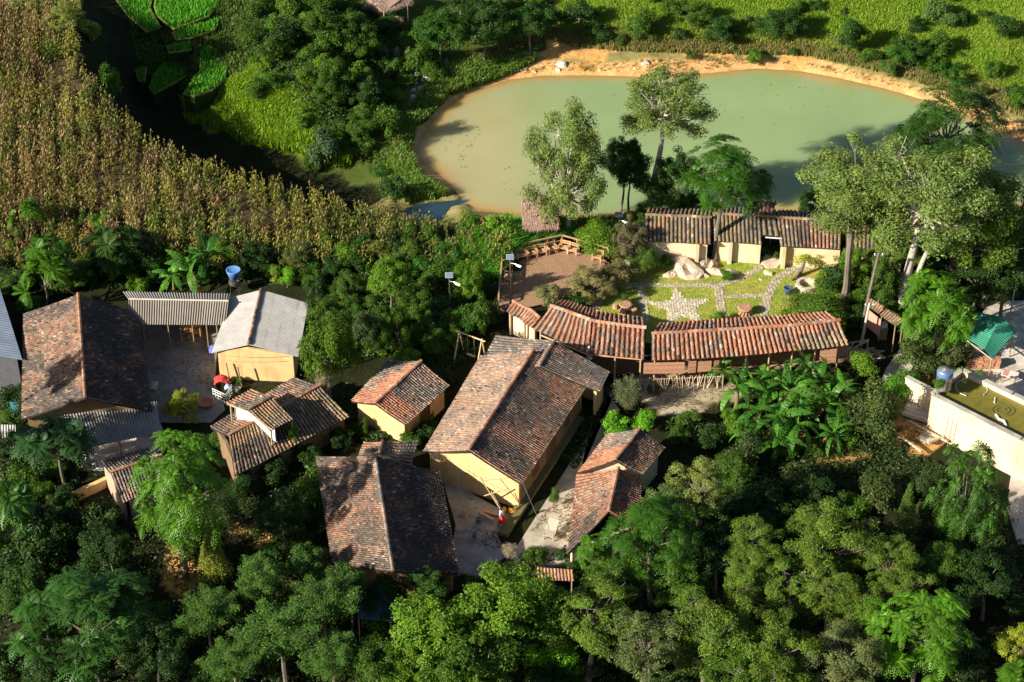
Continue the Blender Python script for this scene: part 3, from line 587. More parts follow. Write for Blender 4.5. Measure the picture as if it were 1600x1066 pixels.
# outhouse with a two-pitched tile roof
r_, W, off = gable('outhouse', 'low outhouse with grey tiled ridge and pinkish end wall beside the corrugated lean-to', (173, 739), (252, 712), (192, 786), (158, 722), (262, 756), (232, 700), 2.9, 2.0, 'grey', 'grey', M['pink'], .27, .27)
# low ochre wall
m = MB(); a = P1(108, 787); b = P1(172, 757); d = b-a; m.box(((a+b)/2+[0, 0, .35]), (np.linalg.norm(d), .35, .8), (1, 1, 1), math.atan2(d[1], d[0])); tag(centre(m.obj('garden_wall', M['yellow'])), 'low ochre earth wall running down from the outhouse end', 'wall')
# L-shaped kitchen house with raised roof lantern
r, W, off = gable('kitchen_house', 'long low tiled house with a small raised roof sitting astride its ridge', (357, 681), (500, 603), (329, 668), (367, 744), (461, 590), (547, 651), 2.9, 1.8, 'brown', [(0, 0, 0, 0, 'ochre'), (0, .45, .3, 1, 'brown')], M['mud'], .29, .28, mid=-.04, rough=1.3)  # wall darkened, its shade is put into the brown
zr, ze = 4.3, 3.65; RF, RB, FL, FR, BL, BR = [G(*p)-off for p in ((388, 641, zr), (426, 620, zr), (353, 631, ze), (423, 673, ze), (395, 608, ze), (459, 655, ze))]
tile_slope(r, [RF, RB], [FL, BL], 'brown', .29, .26, rough=1.2); tile_slope(r, [RF, RB], [FR, BR], 'ochre', .29, .26, rough=1.2); ridge_cap(r, [RF, RB], 'brown', .12)
ax = (RB-RF)/np.linalg.norm(RB-RF)
m = MB(); q = [FL+ax*.35, FR+ax*.35]; base = [np.r_[x[:2]*1, 2.0] for x in q]
wall_poly(r, (q[0]*[.9, .9, 0]+[0, 0, 2.2], q[1]*[.9, .9, 0]+[0, 0, 2.2]), [q[0]*[.9, .9, 1]-[0, 0, .1], RF+ax*.35-[0, 0, .16], q[1]*[.9, .9, 1]-[0, 0, .1]], .08, mat('white_sheet', (.75, .73, .72), var=.2), name='gable_sheet', label='white plastic sheet closing the raised gable')
for p in (FL, FR, BL, BR): post(r, p*.9, p[2]-.05, .07, 1.6, (.45, .33, .2))
m = MB(); m.tube([FL*[.97, .97, 1]-[0, 0, .06], RF-[0, 0, .12], FR*[.97, .97, 1]-[0, 0, .06]], .06, 6, (.5, .38, .25)); m.obj('rafter', M['wood'], r)
# small house with grey and orange patched roof
r, W, off = gable('cottage', 'small yellow cottage whose roof is patched half grey, half orange', (586, 631), (658, 565), (549, 627), (634, 664), (607, 563), (703, 602), 3.1, 2.1,
      [(0, 0, 0, 0, 'orange'), (.3, 1, .55, 1, 'grey'), (.75, 1, .3, 1, 'grey')], [(0, 0, 0, 0, 'grey'), (-1, .33, -1, 2, 'red')], M['yellow'], .26, .26, mid=-.08, rough=1.5)
door(r, W[0][1], W[0][2], .5, 1, 2)
# main house
r, W, off = gable('main_house', 'biggest house, ochre gable wall and broad patchwork clay roof at the centre', (732, 704), (834, 547), (662, 706), (815, 757), (752, 556), (918, 600), 4.7, 2.6,
      [(0, 0, 0, 0, 'mainL')], [(0, 0, 0, 0, 'main')], M['yellow'], .25, .26, mid=-.05, rough=1.2, side=M['mud'])  # side walls darker than the gable, shade put into their colour
door(r, W[0][1], W[0][2], .5, 1.4, 2.2); door(r, W[0][1], W[0][2], .25, .9, 1, 1, name='window'); door(r, W[0][1], W[0][2], .75, .9, 1, 1, name='window')
m = MB(); a, b = W[0][0], W[0][1]
for (t0, z0_, t1, z1_) in ((.35, 1.6, .95, 2.3), (.4, .9, .98, 3.0), (.3, 2.3, .9, 1.2)):
    t = np.linspace(0, 1, 8); p = (a+(b-a)*t0)*(1-t)[:, None]+(a+(b-a)*t1)*t[:, None]; p[:, 2] = z0_+(z1_-z0_)*t-.5*t*(1-t); p += np.array([-.02, -.06, 0]); m.tube(p, .012, 4, (.2, .16, .1))
m.obj('cable', M['paint'], r)
mainW = (W, off)
# annexe behind the main house
r, W, off = gable('annexe', 'dark grey tiled annexe joined to the back of the main house', (842, 573), (867, 533), (742, 590), (936, 612), (777, 524), (952, 581), 4.5, 2.8, 'grey', [(0, 0, 0, 0, 'grey'), (.6, 1, 0, .5, 'brown')], M['yellow'], .26, .26, cap='grey', skip=('front',))
# shaded big house in the lower middle
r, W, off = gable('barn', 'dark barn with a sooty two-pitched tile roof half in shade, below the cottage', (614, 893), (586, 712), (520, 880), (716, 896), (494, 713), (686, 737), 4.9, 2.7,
      [(0, 0, 0, 0, 'brown'), (.6, 1, 0, 1, 'shade_toned'), (-1, .2, 0, 1, 'shade_toned')], [(0, 0, 0, 0, 'dark')], M['mud'], .25, .26, mid=-.05, cap='grey', rough=1.5)  # tree shade at both ends and the dim right slope are painted in
door(r, W[0][1], W[0][2], .5, 1.2, 2.1)
r, W, off = gable('barn_annexe', 'little shaded tiled roof between cottage and barn', (592, 712), (598, 690), (560, 716), (642, 724), (570, 690), (652, 688), 3.4, 2.6, 'brown', 'grey', M['yellow'], .26, .26, cap='brown')
# blue sheet roof in the shade under the barn
z = 2.3; A_, B_, C_, D_ = G(562, 930, z+.3), G(614, 936, z+.3), G(612, 972, z), G(558, 966, z); cc = (A_+C_)/2; r = empty('blue_shed', (cc[0], cc[1], 0), 'small shed roofed with blue sheets in the shade below the barn', 'shed'); o_ = np.array(r.location)
corr(r, A_-o_, B_-o_, C_-o_, D_-o_, 3, 1, .2, (.06, .17, .26), .03)
for p in (A_, B_, C_, D_): post(r, (p-o_)*.92, p[2]-.04, .05)
# two stepped sheds at the right of the yard
r, W, off = gable('tiled_shed', 'upper shed with swaybacked reddish roof right of the main house', (961, 719), (1000, 670), (903, 739), (1003, 741), (950, 678), (1039, 699), 3.6, 2.4, [(0, 0, 0, 0, 'orange'), (.55, 1, 0, 1, 'grey')], 'brown', M['cream'], .25, .25, mid=-.08, rough=1.3)
r, W, off = gable('long_shed', 'long low shed with brick-red tiles stepping down below the upper shed', (951, 800), (966, 732), (886, 868), (1000, 826), (902, 741), (1000, 746), 3.0, 2.0, [(0, 0, 0, 0, 'pinkish'), (-1, .3, .3, 2, 'grey')], 'red', M['cream'], .25, .24, mid=-.04, rough=1.2)
# small brick/tile strip among the trees in front
z = 1.9; r = empty('low_roof', (*G(875, 893, 0)[:2], 0), 'strip of pale old tiles on a low shelter behind the front trees', 'shelter'); o_ = np.array(r.location)
tile_slope(r, [G(838, 886, z+.5)-o_, G(896, 890, z+.5)-o_], [G(840, 905, z)-o_, G(898, 908, z)-o_], 'pinkish', .26, .25)
for x, y in ((842, 900), (894, 902)): post(r, G(x, y, z)-o_, z, .07)

# ------------------------------------------------------------------ gallery halls in front of the lawn
zr, ze, zb = 3.9, 2.9, 3.0
cc = G(926, 520, 0); r = empty('gallery_hall', (cc[0], cc[1], 0), 'bent gallery hall with bright clay tiles and a mortared ridge, left of the gap', 'hall'); o_ = np.array([cc[0], cc[1], 0]); g = lambda x, y, z: G(x, y, z)-o_
hallR = [g(860, 478, zr), g(893, 489, zr), g(926, 502, zr), g(968, 508, zr), g(1009, 513, zr)]
tile_slope(r, hallR[:3], [g(833, 514, ze), g(875, 532, ze), g(922, 553, ze)], 'pinkish', .36, .40, rough=1.6)
tile_slope(r, hallR[2:], [g(920, 552, ze), g(965, 557, ze), g(1008, 561, ze)], 'red', .36, .40, rough=1.5)
tile_slope(r, hallR[:3], [g(876, 469, zb), g(903, 477, zb), g(930, 486, zb)], 'red', .36, .40, rough=1.3)
tile_slope(r, hallR[2:], [g(930, 486, zb), g(968, 493, zb), g(1007, 498, zb)], 'red', .36, .40, rough=1.3)
ridge_cap(r, hallR, 'pinkish', .17, .38, .04)
for x, y in ((845, 522), (880, 538), (918, 553), (962, 557), (1002, 561)): post(r, g(x, y, ze)+[0, .35, 0], ze-.05, .09, c=(.5, .33, .2))
for x, y in ((880, 470), (930, 487), (1003, 498)): post(r, g(x, y, zb)+[0, -.3, 0], zb-.05, .09, c=(.5, .33, .2))
m = MB(); a, b = g(1003, 561, ze)*[1, 1, 0], g(926, 553, ze)*[1, 1, 0]
m.box(((a+b)/2*[1, 1, 0]+[0, 1.7, 1.3]), (np.linalg.norm(a-b), .15, 2.6), (.22, .13, .08)); m.obj('back_wall', M['wood'], r)
for x, y in ((1001, 561), ): m = MB(); m.box(g(x, y, 0)*[1, 1, 0]+[0, .2, 1.3], (.35, .35, 2.6), (.52, .25, .16)); m.obj('pillar', M['stone'], r)
m = MB(); a = g(845, 524, ze-.1); b = g(918, 554, ze-.1); c_ = g(1004, 562, ze-.1); m.tube([a, b, c_], .07, 6, (.5, .33, .2)); m.obj('beam', M['wood'], r)
# gate roof at its left end
zr2 = 3.2; cc = G(817, 495, 0); r = empty('gate_roof', (cc[0], cc[1], 0), 'short kinked orange tile roof over the wall at the left end of the gallery', 'roof'); o_ = np.array([cc[0], cc[1], 0]); g = lambda x, y, z: G(x, y, z)-o_
tile_slope(r, [g(801, 471, zr2), g(812, 478, zr2), g(822, 483, zr2-.1), g(832, 486, zr2), g(844, 498, zr2)], [g(791, 486, zr2-.6), g(800, 493, zr2-.6), g(811, 497, zr2-.7), g(818, 505, zr2-.6), g(832, 513, zr2-.6)], 'orange', .33, .36, rough=2)
ridge_cap(r, [g(801, 471, zr2), g(822, 482, zr2), g(832, 486, zr2), g(844, 498, zr2)], 'orange', .14)
for x, y in ((798, 480), (820, 494), (836, 505)): post(r, g(x, y, 2.6), 2.6, .1, c=(.4, .3, .2))
m = MB(); a = g(797, 482, 2.2); b = g(838, 504, 2.2); d = b-a; m.box(((a+b)/2*[1, 1, 0]+[0, 0, 1.2]), (np.linalg.norm(d[:2]), .2, 2.4), (1, 1, 1), math.atan2(d[1], d[0])); m.obj('wall', M['cream'], r)
# right-hand hall
zr, ze, zb = 3.8, 2.8, 3.0
cc = G(1165, 525, 0); r = empty('gallery_hall', (cc[0], cc[1], 0), 'straight gallery hall with long red tile roof and bamboo blinds, right of the gap', 'hall'); o_ = np.array([cc[0], cc[1], 0]); g = lambda x, y, z: G(x, y, z)-o_
R2 = [g(1018, 522, zr), g(1090, 518, zr), g(1165, 514, zr), g(1240, 509, zr), g(1312, 501, zr)]
tile_slope(r, R2, [g(1018, 563, ze), g(1095, 560, ze), g(1175, 554, ze), g(1255, 547, ze), g(1328, 539, ze)], [(0, 0, 0, 0, 'red'), (.75, 2, .3, 2, 'ochre'), (-1, .7, .8, 2, 'orange')], .36, .38, rough=1.5)
tile_slope(r, R2, [g(1028, 507, zb), g(1095, 502, zb), g(1165, 498, zb), g(1235, 494, zb), g(1294, 488, zb)], 'red', .36, .38, rough=1.3)
ridge_cap(r, R2, 'orange', .16, .38, .04)
for k in range(9): x = 1024+k*36; post(r, g(x, 563-k*2.9, ze)+[0, .35, 0], ze-.05, .08, c=(.5, .33, .2))
for k in range(6): x = 1034+k*50; post(r, g(x, 507-k*3.6, zb)+[0, -.25, 0], zb-.05, .08, c=(.5, .33, .2))
m = MB(); a, b = g(1026, 560, ze)*[1, 1, 0], g(1312, 538, ze)*[1, 1, 0]; d = b-a; m.box(((a+b)/2*[1, 1, 0]+[0, 1.7, 1.3]), (np.linalg.norm(d), .15, 2.6), (.24, .14, .09), math.atan2(d[1], d[0])); m.obj('back_wall', M['wood'], r)
for (x0, x1, y, zt, zl) in ((1006, 1070, 567, 2.6, 1.55), (1076, 1088, 565, 2.6, 1.5), (1091, 1112, 565, 2.6, 1.6), (1116, 1124, 564, 2.6, 1.5), (1282, 1308, 546, 2.5, 1.2)):
    a, b = g(x0, y, zt), g(x1, y-1, zt); m = MB(); d = b-a; L = np.linalg.norm(d[:2]); n = 11
    for k in range(n): z_ = zl+(zt-zl)*(k+.5)/n; m.box(((a+b)/2*[1, 1, 0]+[0, 0, z_]), (L, .035, (zt-zl)/n*.8), np.array((.50, .27, .17))*random.uniform(.85, 1.15), math.atan2(d[1], d[0]))
    m.obj('bamboo_blind', M['wood'], r)
# veranda floor and stick railing
m = MB(); a, b = g(1000, 590, 0), g(1330, 556, 0); m.prism([g(1000, 600, 0)[:2], g(1330, 565, 0)[:2], g(1328, 545, 0)[:2], g(1003, 568, 0)[:2]], 0.02, .25, (.40, .28, .18)); m.obj('veranda_floor', M['wood'], r)
m = MB(); pl = [G(998, 594, .9), G(1130, 588, .9)]; r2 = empty('stick_fence', (*G(1062, 592, 0)[:2], 0), 'fence of leaning pale sticks in front of the bamboo blinds', 'fence'); o_ = np.array(r2.location); top = MB()
top.tube([pl[0]-o_, pl[1]-o_], .035, 5, (.6, .48, .36)); top.obj('rail', M['wood'], r2)
for k in range(34):
    t = k/33; p = pl[0]*(1-t)+pl[1]*t-o_; lx = random.uniform(-.5, .5); m = MB(); m.tube([[p[0]+lx, p[1]-.35+random.uniform(-.1, .1), 0], [p[0]-lx*.2, p[1], .95+random.uniform(0, .2)]], .028, 5, np.array((.62, .50, .38))*random.uniform(.6, 1.2)); m.obj('stick', M['wood'], r2)
# rustic gate and log pile at the right end
p = G(1332, 562, 0); r2 = empty('rail_gate', p, 'crooked rail gate of grey poles at the right end of the red-roofed hall', 'gate')
for (a, b) in (((-1.1, 0, 0), (-1.0, 0, 1.6)), ((1.1, .5, 0), (1.15, .5, 1.6)), ((-1.1, 0, 1.5), (1.2, .5, 1.5)), ((-1.1, 0, .4), (1.2, .5, .5)), ((-1.1, 0, .5), (1.1, .5, 1.4)), ((-.6, .1, .4), (0, .2, 1.5)), ((0, .2, .4), (.6, .4, 1.5))):
    m = MB(); m.tube([a, b], .05, 6, (.55, .45, .33)); m.obj('pole', M['wood'], r2)
p = G(1352, 556, 0); m = MB()
for k in range(60): a = random.uniform(-1.2, 1.2); b = random.uniform(-.6, .6); h = random.uniform(.05, .6)*(1-abs(a)/1.5); t = random.uniform(-.5, .5); m.tube([[a-.35, b-t*.3, h], [a+.35, b+t*.3, h+random.uniform(-.1, .1)]], .06, 5, np.array((.5, .4, .3))*random.uniform(.5, 1.3))
o = m.obj('log_pile', M['wood']); o.location = p; tag(o, 'untidy heap of cut branches beside the crooked rail gate', 'log pile')

# ------------------------------------------------------------------ long hall at the back of the lawn
zr, ze = 3.2, 2.15
cc = G(1160, 380, 0); r = empty('back_hall', (cc[0], cc[1], 0), 'long cream walled hall with olive-brown tiles between lawn and pond', 'hall'); o_ = np.array([cc[0], cc[1], 0]); g = lambda x, y, z: G(x, y, z)-o_
def hall_seg(rd, ev, kind): 
    rr = [g(*p, zr) for p in rd]; ee = [g(*p, ze) for p in ev]; bb_ = [p+np.array([0.4, 2.6, -1.0]) for p in rr]
    tile_slope(r, rr, ee, kind, .335, .32, rough=.9); tile_slope(r, rr, bb_, 'olive', .335, .32, rough=.9); ridge_cap(r, rr, 'ochre', .15, .4, .03)
    return rr, ee, bb_
s1 = hall_seg([(1008, 336), (1060, 338), (1111, 340)], [(1007, 377), (1060, 379), (1112, 382)], [(0, 0, 0, 0, 'ochre'), (-1, .25, .4, 2, 'grey')])
s2 = hall_seg([(1113, 334), (1150, 336), (1189, 338)], [(1115, 376), (1153, 379), (1191, 382)], [(0, 0, 0, 0, 'olive')])
s3 = hall_seg([(1213, 340), (1265, 343), (1316, 348)], [(1219, 385), (1265, 387), (1314, 390)], [(0, 0, 0, 0, 'brown'), (.5, .8, -1, 2, 'orange'), (.8, 2, -1, 2, 'ochre'), (-1, .3, 0, 2, 'olive')])
s4 = hall_seg([(1322, 354), (1365, 356), (1412, 360)], [(1322, 396), (1366, 399), (1410, 402)], 'ochre')
tile_slope(r, [g(1189, 338, zr), g(1213, 340, zr)], [g(1191, 367, 2.55), g(1219, 370, 2.55)], 'olive', .37, .34); ridge_cap(r, [g(1189, 338, zr), g(1213, 340, zr)], 'ochre', .15, .4, .03); tile_slope(r, [g(1189, 338, zr), g(1213, 340, zr)], [g(1189, 338, zr)+np.array([.4, 2.6, -1.0]), g(1213, 340, zr)+np.array([.4, 2.6, -1.0])], 'olive', .37, .34)
m = MB(); m.tube([g(1196, 371, 2.5), g(1222, 373, 2.5)], .06, 5, (.8, .8, .85)); m.obj('lintel', M['paint'], r)
def hwall(x0, y0, x1, y1, zt=2.1):
    a, b = g(x0, y0, zt)*[1, 1, 0]+[0, .35, 0], g(x1, y1, zt)*[1, 1, 0]+[0, .35, 0]; m = MB(); d = b-a; m.box(((a+b)/2+[0, 0, zt/2]), (np.linalg.norm(d), .25, zt), (1, 1, 1), math.atan2(d[1], d[0])); m.obj('wall', M['cream'], r)
hwall(1008, 377, 1106, 383); hwall(1116, 376, 1190, 382); hwall(1221, 384, 1314, 390); hwall(1322, 396, 1410, 402)
for x, y in ((1090, 384), (1142, 380), (1226, 387)): m = MB(); m.box(g(x, y, 2.1)*[1, 1, 0]+[0, .15, 1.05], (.3, .35, 2.1)); m.obj('buttress', M['cream'], r)
m = MB(); a = g(1010, 338, zr); b = g(1410, 360, zr); d = b-a; m.box(((a+b)/2*[1, 1, 0]+[.3, 2.1, 1.0]), (np.linalg.norm(d[:2]), .2, 2.0), (1, 1, 1), math.atan2(d[1], d[0])); m.obj('wall', M['cream'], r)
m = MB(); p = g(1206, 385, 0); m.box(p*[1, 1, 0]+[0, 1.9, 1.1], (1.8, .1, 2.2), (.07, .06, .05)); m.obj('door', M['wood'], r)
m = MB(); m.prism([G(x, y, 0)[:2] for x, y in ((1190, 412), (1196, 400), (1214, 400), (1222, 412), (1214, 420), (1198, 420))], 0, .16, (.62, .5, .38)); tag(centre(m.obj('door_step', M['stone'])), 'worn stone step at the dark doorway of the back hall', 'step')
# little tiled bench shelter on the pond side
z = 1.5; p = G(1193, 340, 0); r2 = empty('bench_shelter', (p[0], p[1]+1.2, 0), 'tiny orange tiled shelter on legs behind the back hall at the pond edge', 'shelter'); o_ = np.array(r2.location); o_[2] = 0
zs = 3.9; tile_slope(r2, [G(1177, 316, zs)-o_, G(1211, 319, zs)-o_], [G(1179, 331, zs-.5)-o_, G(1209, 335, zs-.5)-o_], 'orange', .4, .4)
tile_slope(r2, [G(1177, 316, zs)-o_, G(1211, 319, zs)-o_], [G(1181, 314, zs-.5)-o_, G(1214, 317, zs-.5)-o_], 'brown', .4, .4)
for x, y in ((1181, 330), (1207, 333)): post(r2, G(x, y, zs-.5)-o_, zs-.5, .06, c=(.5, .3, .18))
for x, y in ((1183, 318), (1209, 321)): post(r2, G(x, y, zs-.5)-o_, zs-.5, .06, c=(.5, .3, .18))

# ------------------------------------------------------------------ flat-roofed building at the right
zt = 3.5; K = [(1461, 615), (1504, 579), (1582, 616), (1640, 644), (1640, 702), (1598, 684)]
pts = [G(a, b, zt) for a, b in K]; cc = sum(pts)/len(pts); r = empty('flat_roofed_house', (cc[0], cc[1], 0), 'cream flat-roofed house with green water standing inside its parapet', 'house'); o_ = np.array([cc[0], cc[1], 0]); pts = [p-o_ for p in pts]
n = len(pts)
for i in range(n):
    a, b = pts[i]*[1, 1, 0], pts[(i+1) % n]*[1, 1, 0]; d = b-a; d = d/np.linalg.norm(d)
    wall_poly(r, (a+[0, 0, -.3]+d*.003*i, b+[0, 0, -.3]), [b*[1, 1, 0]+[0, 0, zt-.12], a*[1, 1, 0]+[0, 0, zt-.12]][::-1], .25, M['cream'])
    nr = np.array([d[1], -d[0], 0]); L = np.linalg.norm(b-a); m = MB(); m.box((a+b)/2-nr*.12+[0, 0, zt-.058], (L+.1, .42, .12), (.50, .46, .40), math.atan2(d[1], d[0])); m.obj('coping', M['concrete'], r)
m = MB(); m.prism([p*.97 for p in pts], zt-.75, zt-.55, (.4, .4, .35)); m.obj('roof_slab', M['concrete'], r)
wr = mat('roof_water', (.20, .17, .025), rough=.12, var=.25, ns=.8, spec=.5, col2=(.10, .13, .02), n2=.5)
m = MB(); m.prism([p*.968 for p in pts], zt-.54, zt-.45); m.obj('standing_water', wr, r)
def ring(cx_, cy_, rx_, z, t0, t1, n=24): t = np.linspace(t0, t1, n); c_ = G(cx_, cy_, z); return np.stack([c_[0]+rx_*np.cos(t), c_[1]+rx_*np.sin(t), np.full(n, z)+.03*np.sin(5*t)], -1)
hz = zt-.40
m = MB(); m.tube(ring(1518, 606, 1.15, hz, -.9, 4.2), .035, 5, (.62, .60, .5)); tag(centre(m.obj('hose', M['paint'])), 'pale looped hose lying in the green water on the flat roof', 'hose')
m = MB(); t = np.linspace(0, 14, 60); c_ = G(1566, 641, hz); m.tube(np.stack([c_[0]+(.25+.05*t)*np.cos(t), c_[1]+(.25+.04*t)*np.sin(t), np.full(60, hz)], -1), .02, 4, (.10, .10, .04)); tag(centre(m.obj('wire_coil', M['paint'])), 'dark coil of wire sunk in the green water on the flat roof', 'coil')
m = MB(); m.tube([G(1556, 648, hz), G(1561, 655, hz), G(1569, 658, hz), G(1572, 665, hz)], .09, 7, (.8, .76, .7)); tag(centre(m.obj('drain_pipe', M['paint'])), 'bent white pipe lying by the front parapet of the flat roof', 'pipe')
m = MB(); m.tube([G(1553, 628, hz), G(1554, 630, hz), G(1555, 621, hz)], .04, 5, (.8, .76, .7)); tag(centre(m.obj('pipe_stub', M['paint'])), 'short upright white pipe stub in the middle of the flat roof', 'pipe')
for (x, y, s) in ((1474, 660, 'left'), (1481, 663, 'left'), (1570, 702, 'right'), (1578, 705, 'right')):
    p = G(x-1, y+36, 0) if s == 'left' else G(x-3, y+26, 0); m = MB(); m.tube([p, [p[0]+.1, p[1]-.05, 2.6]], .03, 5, (.35, .2, .12)); o = m.obj('rod', M['wood'])
    tag(centre(o), ('left rod of the pair' if (x in (1474, 1570)) else 'right rod of the pair')+' leaning on the cream wall '+('near its left end' if s == 'left' else 'near the picture edge'), 'rod', 'rods against the cream wall')
# lower side wing
m = MB(); a, b = G(1417, 590, 2.1), G(1461, 613, 2.1); cw = (a+b)/2*[1, 1, 0]
rr = empty('side_wing', cw, 'low cream wall wing left of the flat-roofed house', 'wall'); d = b-a; ang = math.atan2(d[1], d[0]); L = np.linalg.norm(d[:2])
m.box((0, 0, .95), (L, .3, 2.3), (1, 1, 1), ang); m.obj('wall', M['cream'], rr); m = MB(); m.box((0, 0, 2.15), (L+.1, .42, .10), (.5, .46, .4), ang); m.obj('coping', M['concrete'], rr)
# steel water tank
zt2 = zt; p = G(1473, 608, zt2); r = empty('water_tank', p, 'ribbed stainless steel water tank with a blue band, on the flat-roof corner', 'water tank')
pr = [[.0, .1], [.55, .1]]
for k in range(9): pr += [[.60, .16+.13*k], [.56, .22+.13*k]]
m = MB(); m.lathe(pr+[[.58, 1.30]], n=20, c=(.75, .73, .70)); m.obj('drum', M['metal'], r, smooth=True)
m = MB(); m.lathe([[.585, 1.30], [.60, 1.34], [.60, 1.68], [.585, 1.72]], n=20, c=(.10, .22, .52)); m.obj('band', M['paint'], r, smooth=True)
m = MB(); m.lathe([[.585, 1.72], [.5, 1.82], [.2, 1.90], [.18, 1.96], [0, 1.97]], n=20, c=(.8, .8, .8)); m.obj('lid', M['metal'], r, smooth=True)
m = MB()
for k in range(4): a = k*math.pi/2+.6; m.tube([[.6*math.cos(a), .6*math.sin(a), -.05], [.6*math.cos(a), .6*math.sin(a), 1.2]], .025, 5, (.6, .6, .6)); m.tube([[.6*math.cos(a), .6*math.sin(a), .05], [.6*math.cos(a+1.57), .6*math.sin(a+1.57), .05]], .025, 5, (.6, .6, .6))
m.obj('stand', M['metal'], r)
# blue tank by the link shed
p = G(368, 458, 0); r = empty('water_tank', p, 'steel tank with a blue basin top behind the yellow house ridge', 'water tank')
m = MB(); m.lathe([[0, .9], [.45, .9], [.48, 1.0], [.45, 1.1], [.48, 1.2], [.45, 1.35]], n=16, c=(.7, .7, .68)); m.obj('drum', M['metal'], r, smooth=True)
m = MB(); m.lathe([[.35, 1.6], [.42, 1.62], [.58, 2.2], [.60, 2.3], [.54, 2.3], [.50, 2.26], [0, 2.27]], n=18, c=(.12, .28, .65)); m.obj('basin', M['paint'], r, smooth=True)
m = MB(); m.lathe([[0, 1.34], [.3, 1.34], [.3, 1.62]], n=12, c=(.4, .4, .4))
for k in range(4): a = k*1.57+.78; m.tube([[.55*math.cos(a), .55*math.sin(a), 0], [.4*math.cos(a), .4*math.sin(a), .92]], .03, 5, (.6, .6, .6))
m.obj('stand', M['metal'], r)
# green shed
zr, ze = 3.1, 2.6; cc = G(1545, 535, 0); r = empty('green_shed', (cc[0], cc[1], 0), 'open shed with a bright green corrugated metal roof at the right', 'shed'); o_ = np.array([cc[0], cc[1], 0]); g = lambda x, y, z: G(x, y, z)-o_
corr(r, g(1564, 495, zr), g(1538, 546, zr), g(1508, 528, ze), g(1529, 488, ze), 3, 1, .25, (.055, .30, .20), .02); corr(r, g(1564, 495, zr), g(1538, 546, zr), g(1550, 561, ze), g(1589, 516, ze), 3, 1, .25, (.06, .33, .22), .02)
for x, y in ((1511, 528), (1550, 558), (1585, 517), (1531, 492)): post(r, g(x, y, ze)*.97, ze, .06, c=(.45, .3, .2))
m = MB(); m.tube([g(1508, 530, ze-.1), g(1550, 562, ze-.1)], .05, 5, (.5, .4, .3)); m.tube([g(1550, 562, ze-.1), g(1588, 518, ze-.1)], .05, 5, (.5, .4, .3)); m.obj('purlin', M['wood'], r)
# brick stack
p = G(1532, 574, 0); r = empty('brick_stack', p, 'tumbled stack of red-brown bricks under the green shed edge', 'bricks'); m0 = MB(); m0.box((0, 0, 0), (.42, .2, .16), (.48, .24, .15)); bme = m0.mesh('brick', M['stone'])
for k in range(90):
    lay = k//18; o = bpy.data.objects.new('brick', bme); COL.objects.link(o); o.parent = r; q = k % 18; o.location = ((q % 6-2.5)*.44+random.uniform(-.06, .06)+lay*.03, (q//6-1)*.24+random.uniform(-.04, .04), .09+lay*.17); o.rotation_euler = (random.uniform(-.06, .06), random.uniform(-.06, .06), random.uniform(-.25, .25))
# small tiled shed under the trees
zr, ze = 2.9, 2.5; cc = G(1385, 505, 0); r = empty('garden_shed', (cc[0], cc[1], 0), 'narrow tiled garden shed with a pink cloth panel, right of the grey pole', 'shed'); o_ = np.array([cc[0], cc[1], 0]); g = lambda x, y, z: G(x, y, z)-o_
tile_slope(r, [g(1357, 464, zr), g(1414, 501, zr)], [g(1352, 476, ze), g(1400, 510, ze)], 'ochre', .3, .3); 
for x, y in ((1357, 480), (1378, 492), (1399, 510), (1411, 502)): post(r, g(x, y, ze), ze, .06)
m = MB(); a, b = g(1357, 484, 2.2), g(1377, 500, 2.2); d = b-a; m.box(((a+b)/2*[1, 1, 0]+[0, 0, 1.4]), (np.linalg.norm(d[:2]), .06, 1.6), (.62, .30, .22), math.atan2(d[1], d[0])); m.obj('cloth_panel', M['cloth'], r)
p = G(1380, 508, 1.3); m = MB(); m.box(p, (.55, .4, .35), (.62, .7, .8), .3); tag(centre(m.obj('storage_box', M['paint'])), 'pale blue box inside the narrow tiled garden shed', 'box'); m = MB(); m.box((*(p-[0, 0, .6])[:2], .56), (.7, .5, 1.12), (.3, .2, .12)); tag(centre(m.obj('cabinet', M['wood'])), 'wooden cabinet carrying the pale blue box', 'cabinet')
# thatched hut above
def thatch_roof(parent, A, B, C_, D, c, th=.25, n=900):
    A, B, C_, D = [np.asarray(x, float) for x in (A, B, C_, D)]; m = MB(); nm = np.cross(B-A, D-A); nm /= np.linalg.norm(nm); nm *= np.sign(nm[2])
    V_ = [A, B, C_, D]; m.add(V_+[p-nm*th for p in V_], [[0, 1, 2, 3], [7, 6, 5, 4], [0, 4, 5, 1], [1, 5, 6, 2], [2, 6, 7, 3], [3, 7, 4, 0]], np.array(c)*.7)
    u = rng.random(n); v = rng.random(n)**.9; p = (A*(1-u)[:, None]+B*u[:, None])*(1-v)[:, None]+(D*(1-u)[:, None]+C_*u[:, None])*v[:, None]; d = (D-A)/np.linalg.norm(D-A); s = (B-A)/np.linalg.norm(B-A)
    w_ = rng.uniform(.02, .05, (n, 1)); L = rng.uniform(.3, .7, (n, 1)); j = rng.normal(0, .15, (n, 1)); h = rng.uniform(.01, .08, (n, 1))
    a = p-s*w_+nm*h*.2; b = p+s*w_+nm*h*.2; t = p+d*L+s*j*L+nm*h; m.add(np.stack([a, b, t], 1).reshape(-1, 3), np.arange(3*n).reshape(-1, 3), np.array(c)*rng.uniform(.6, 1.3, (n, 1)))
    return m.obj('thatch', M['thatch'], parent)
p = P1(612, 40); r = empty('thatched_hut', p, 'thatched hut on posts with stacked firewood at the top edge', 'hut'); o_ = p.copy(); zb = p[2]; g = lambda x, y, z: G(x, y, z+zb)-o_
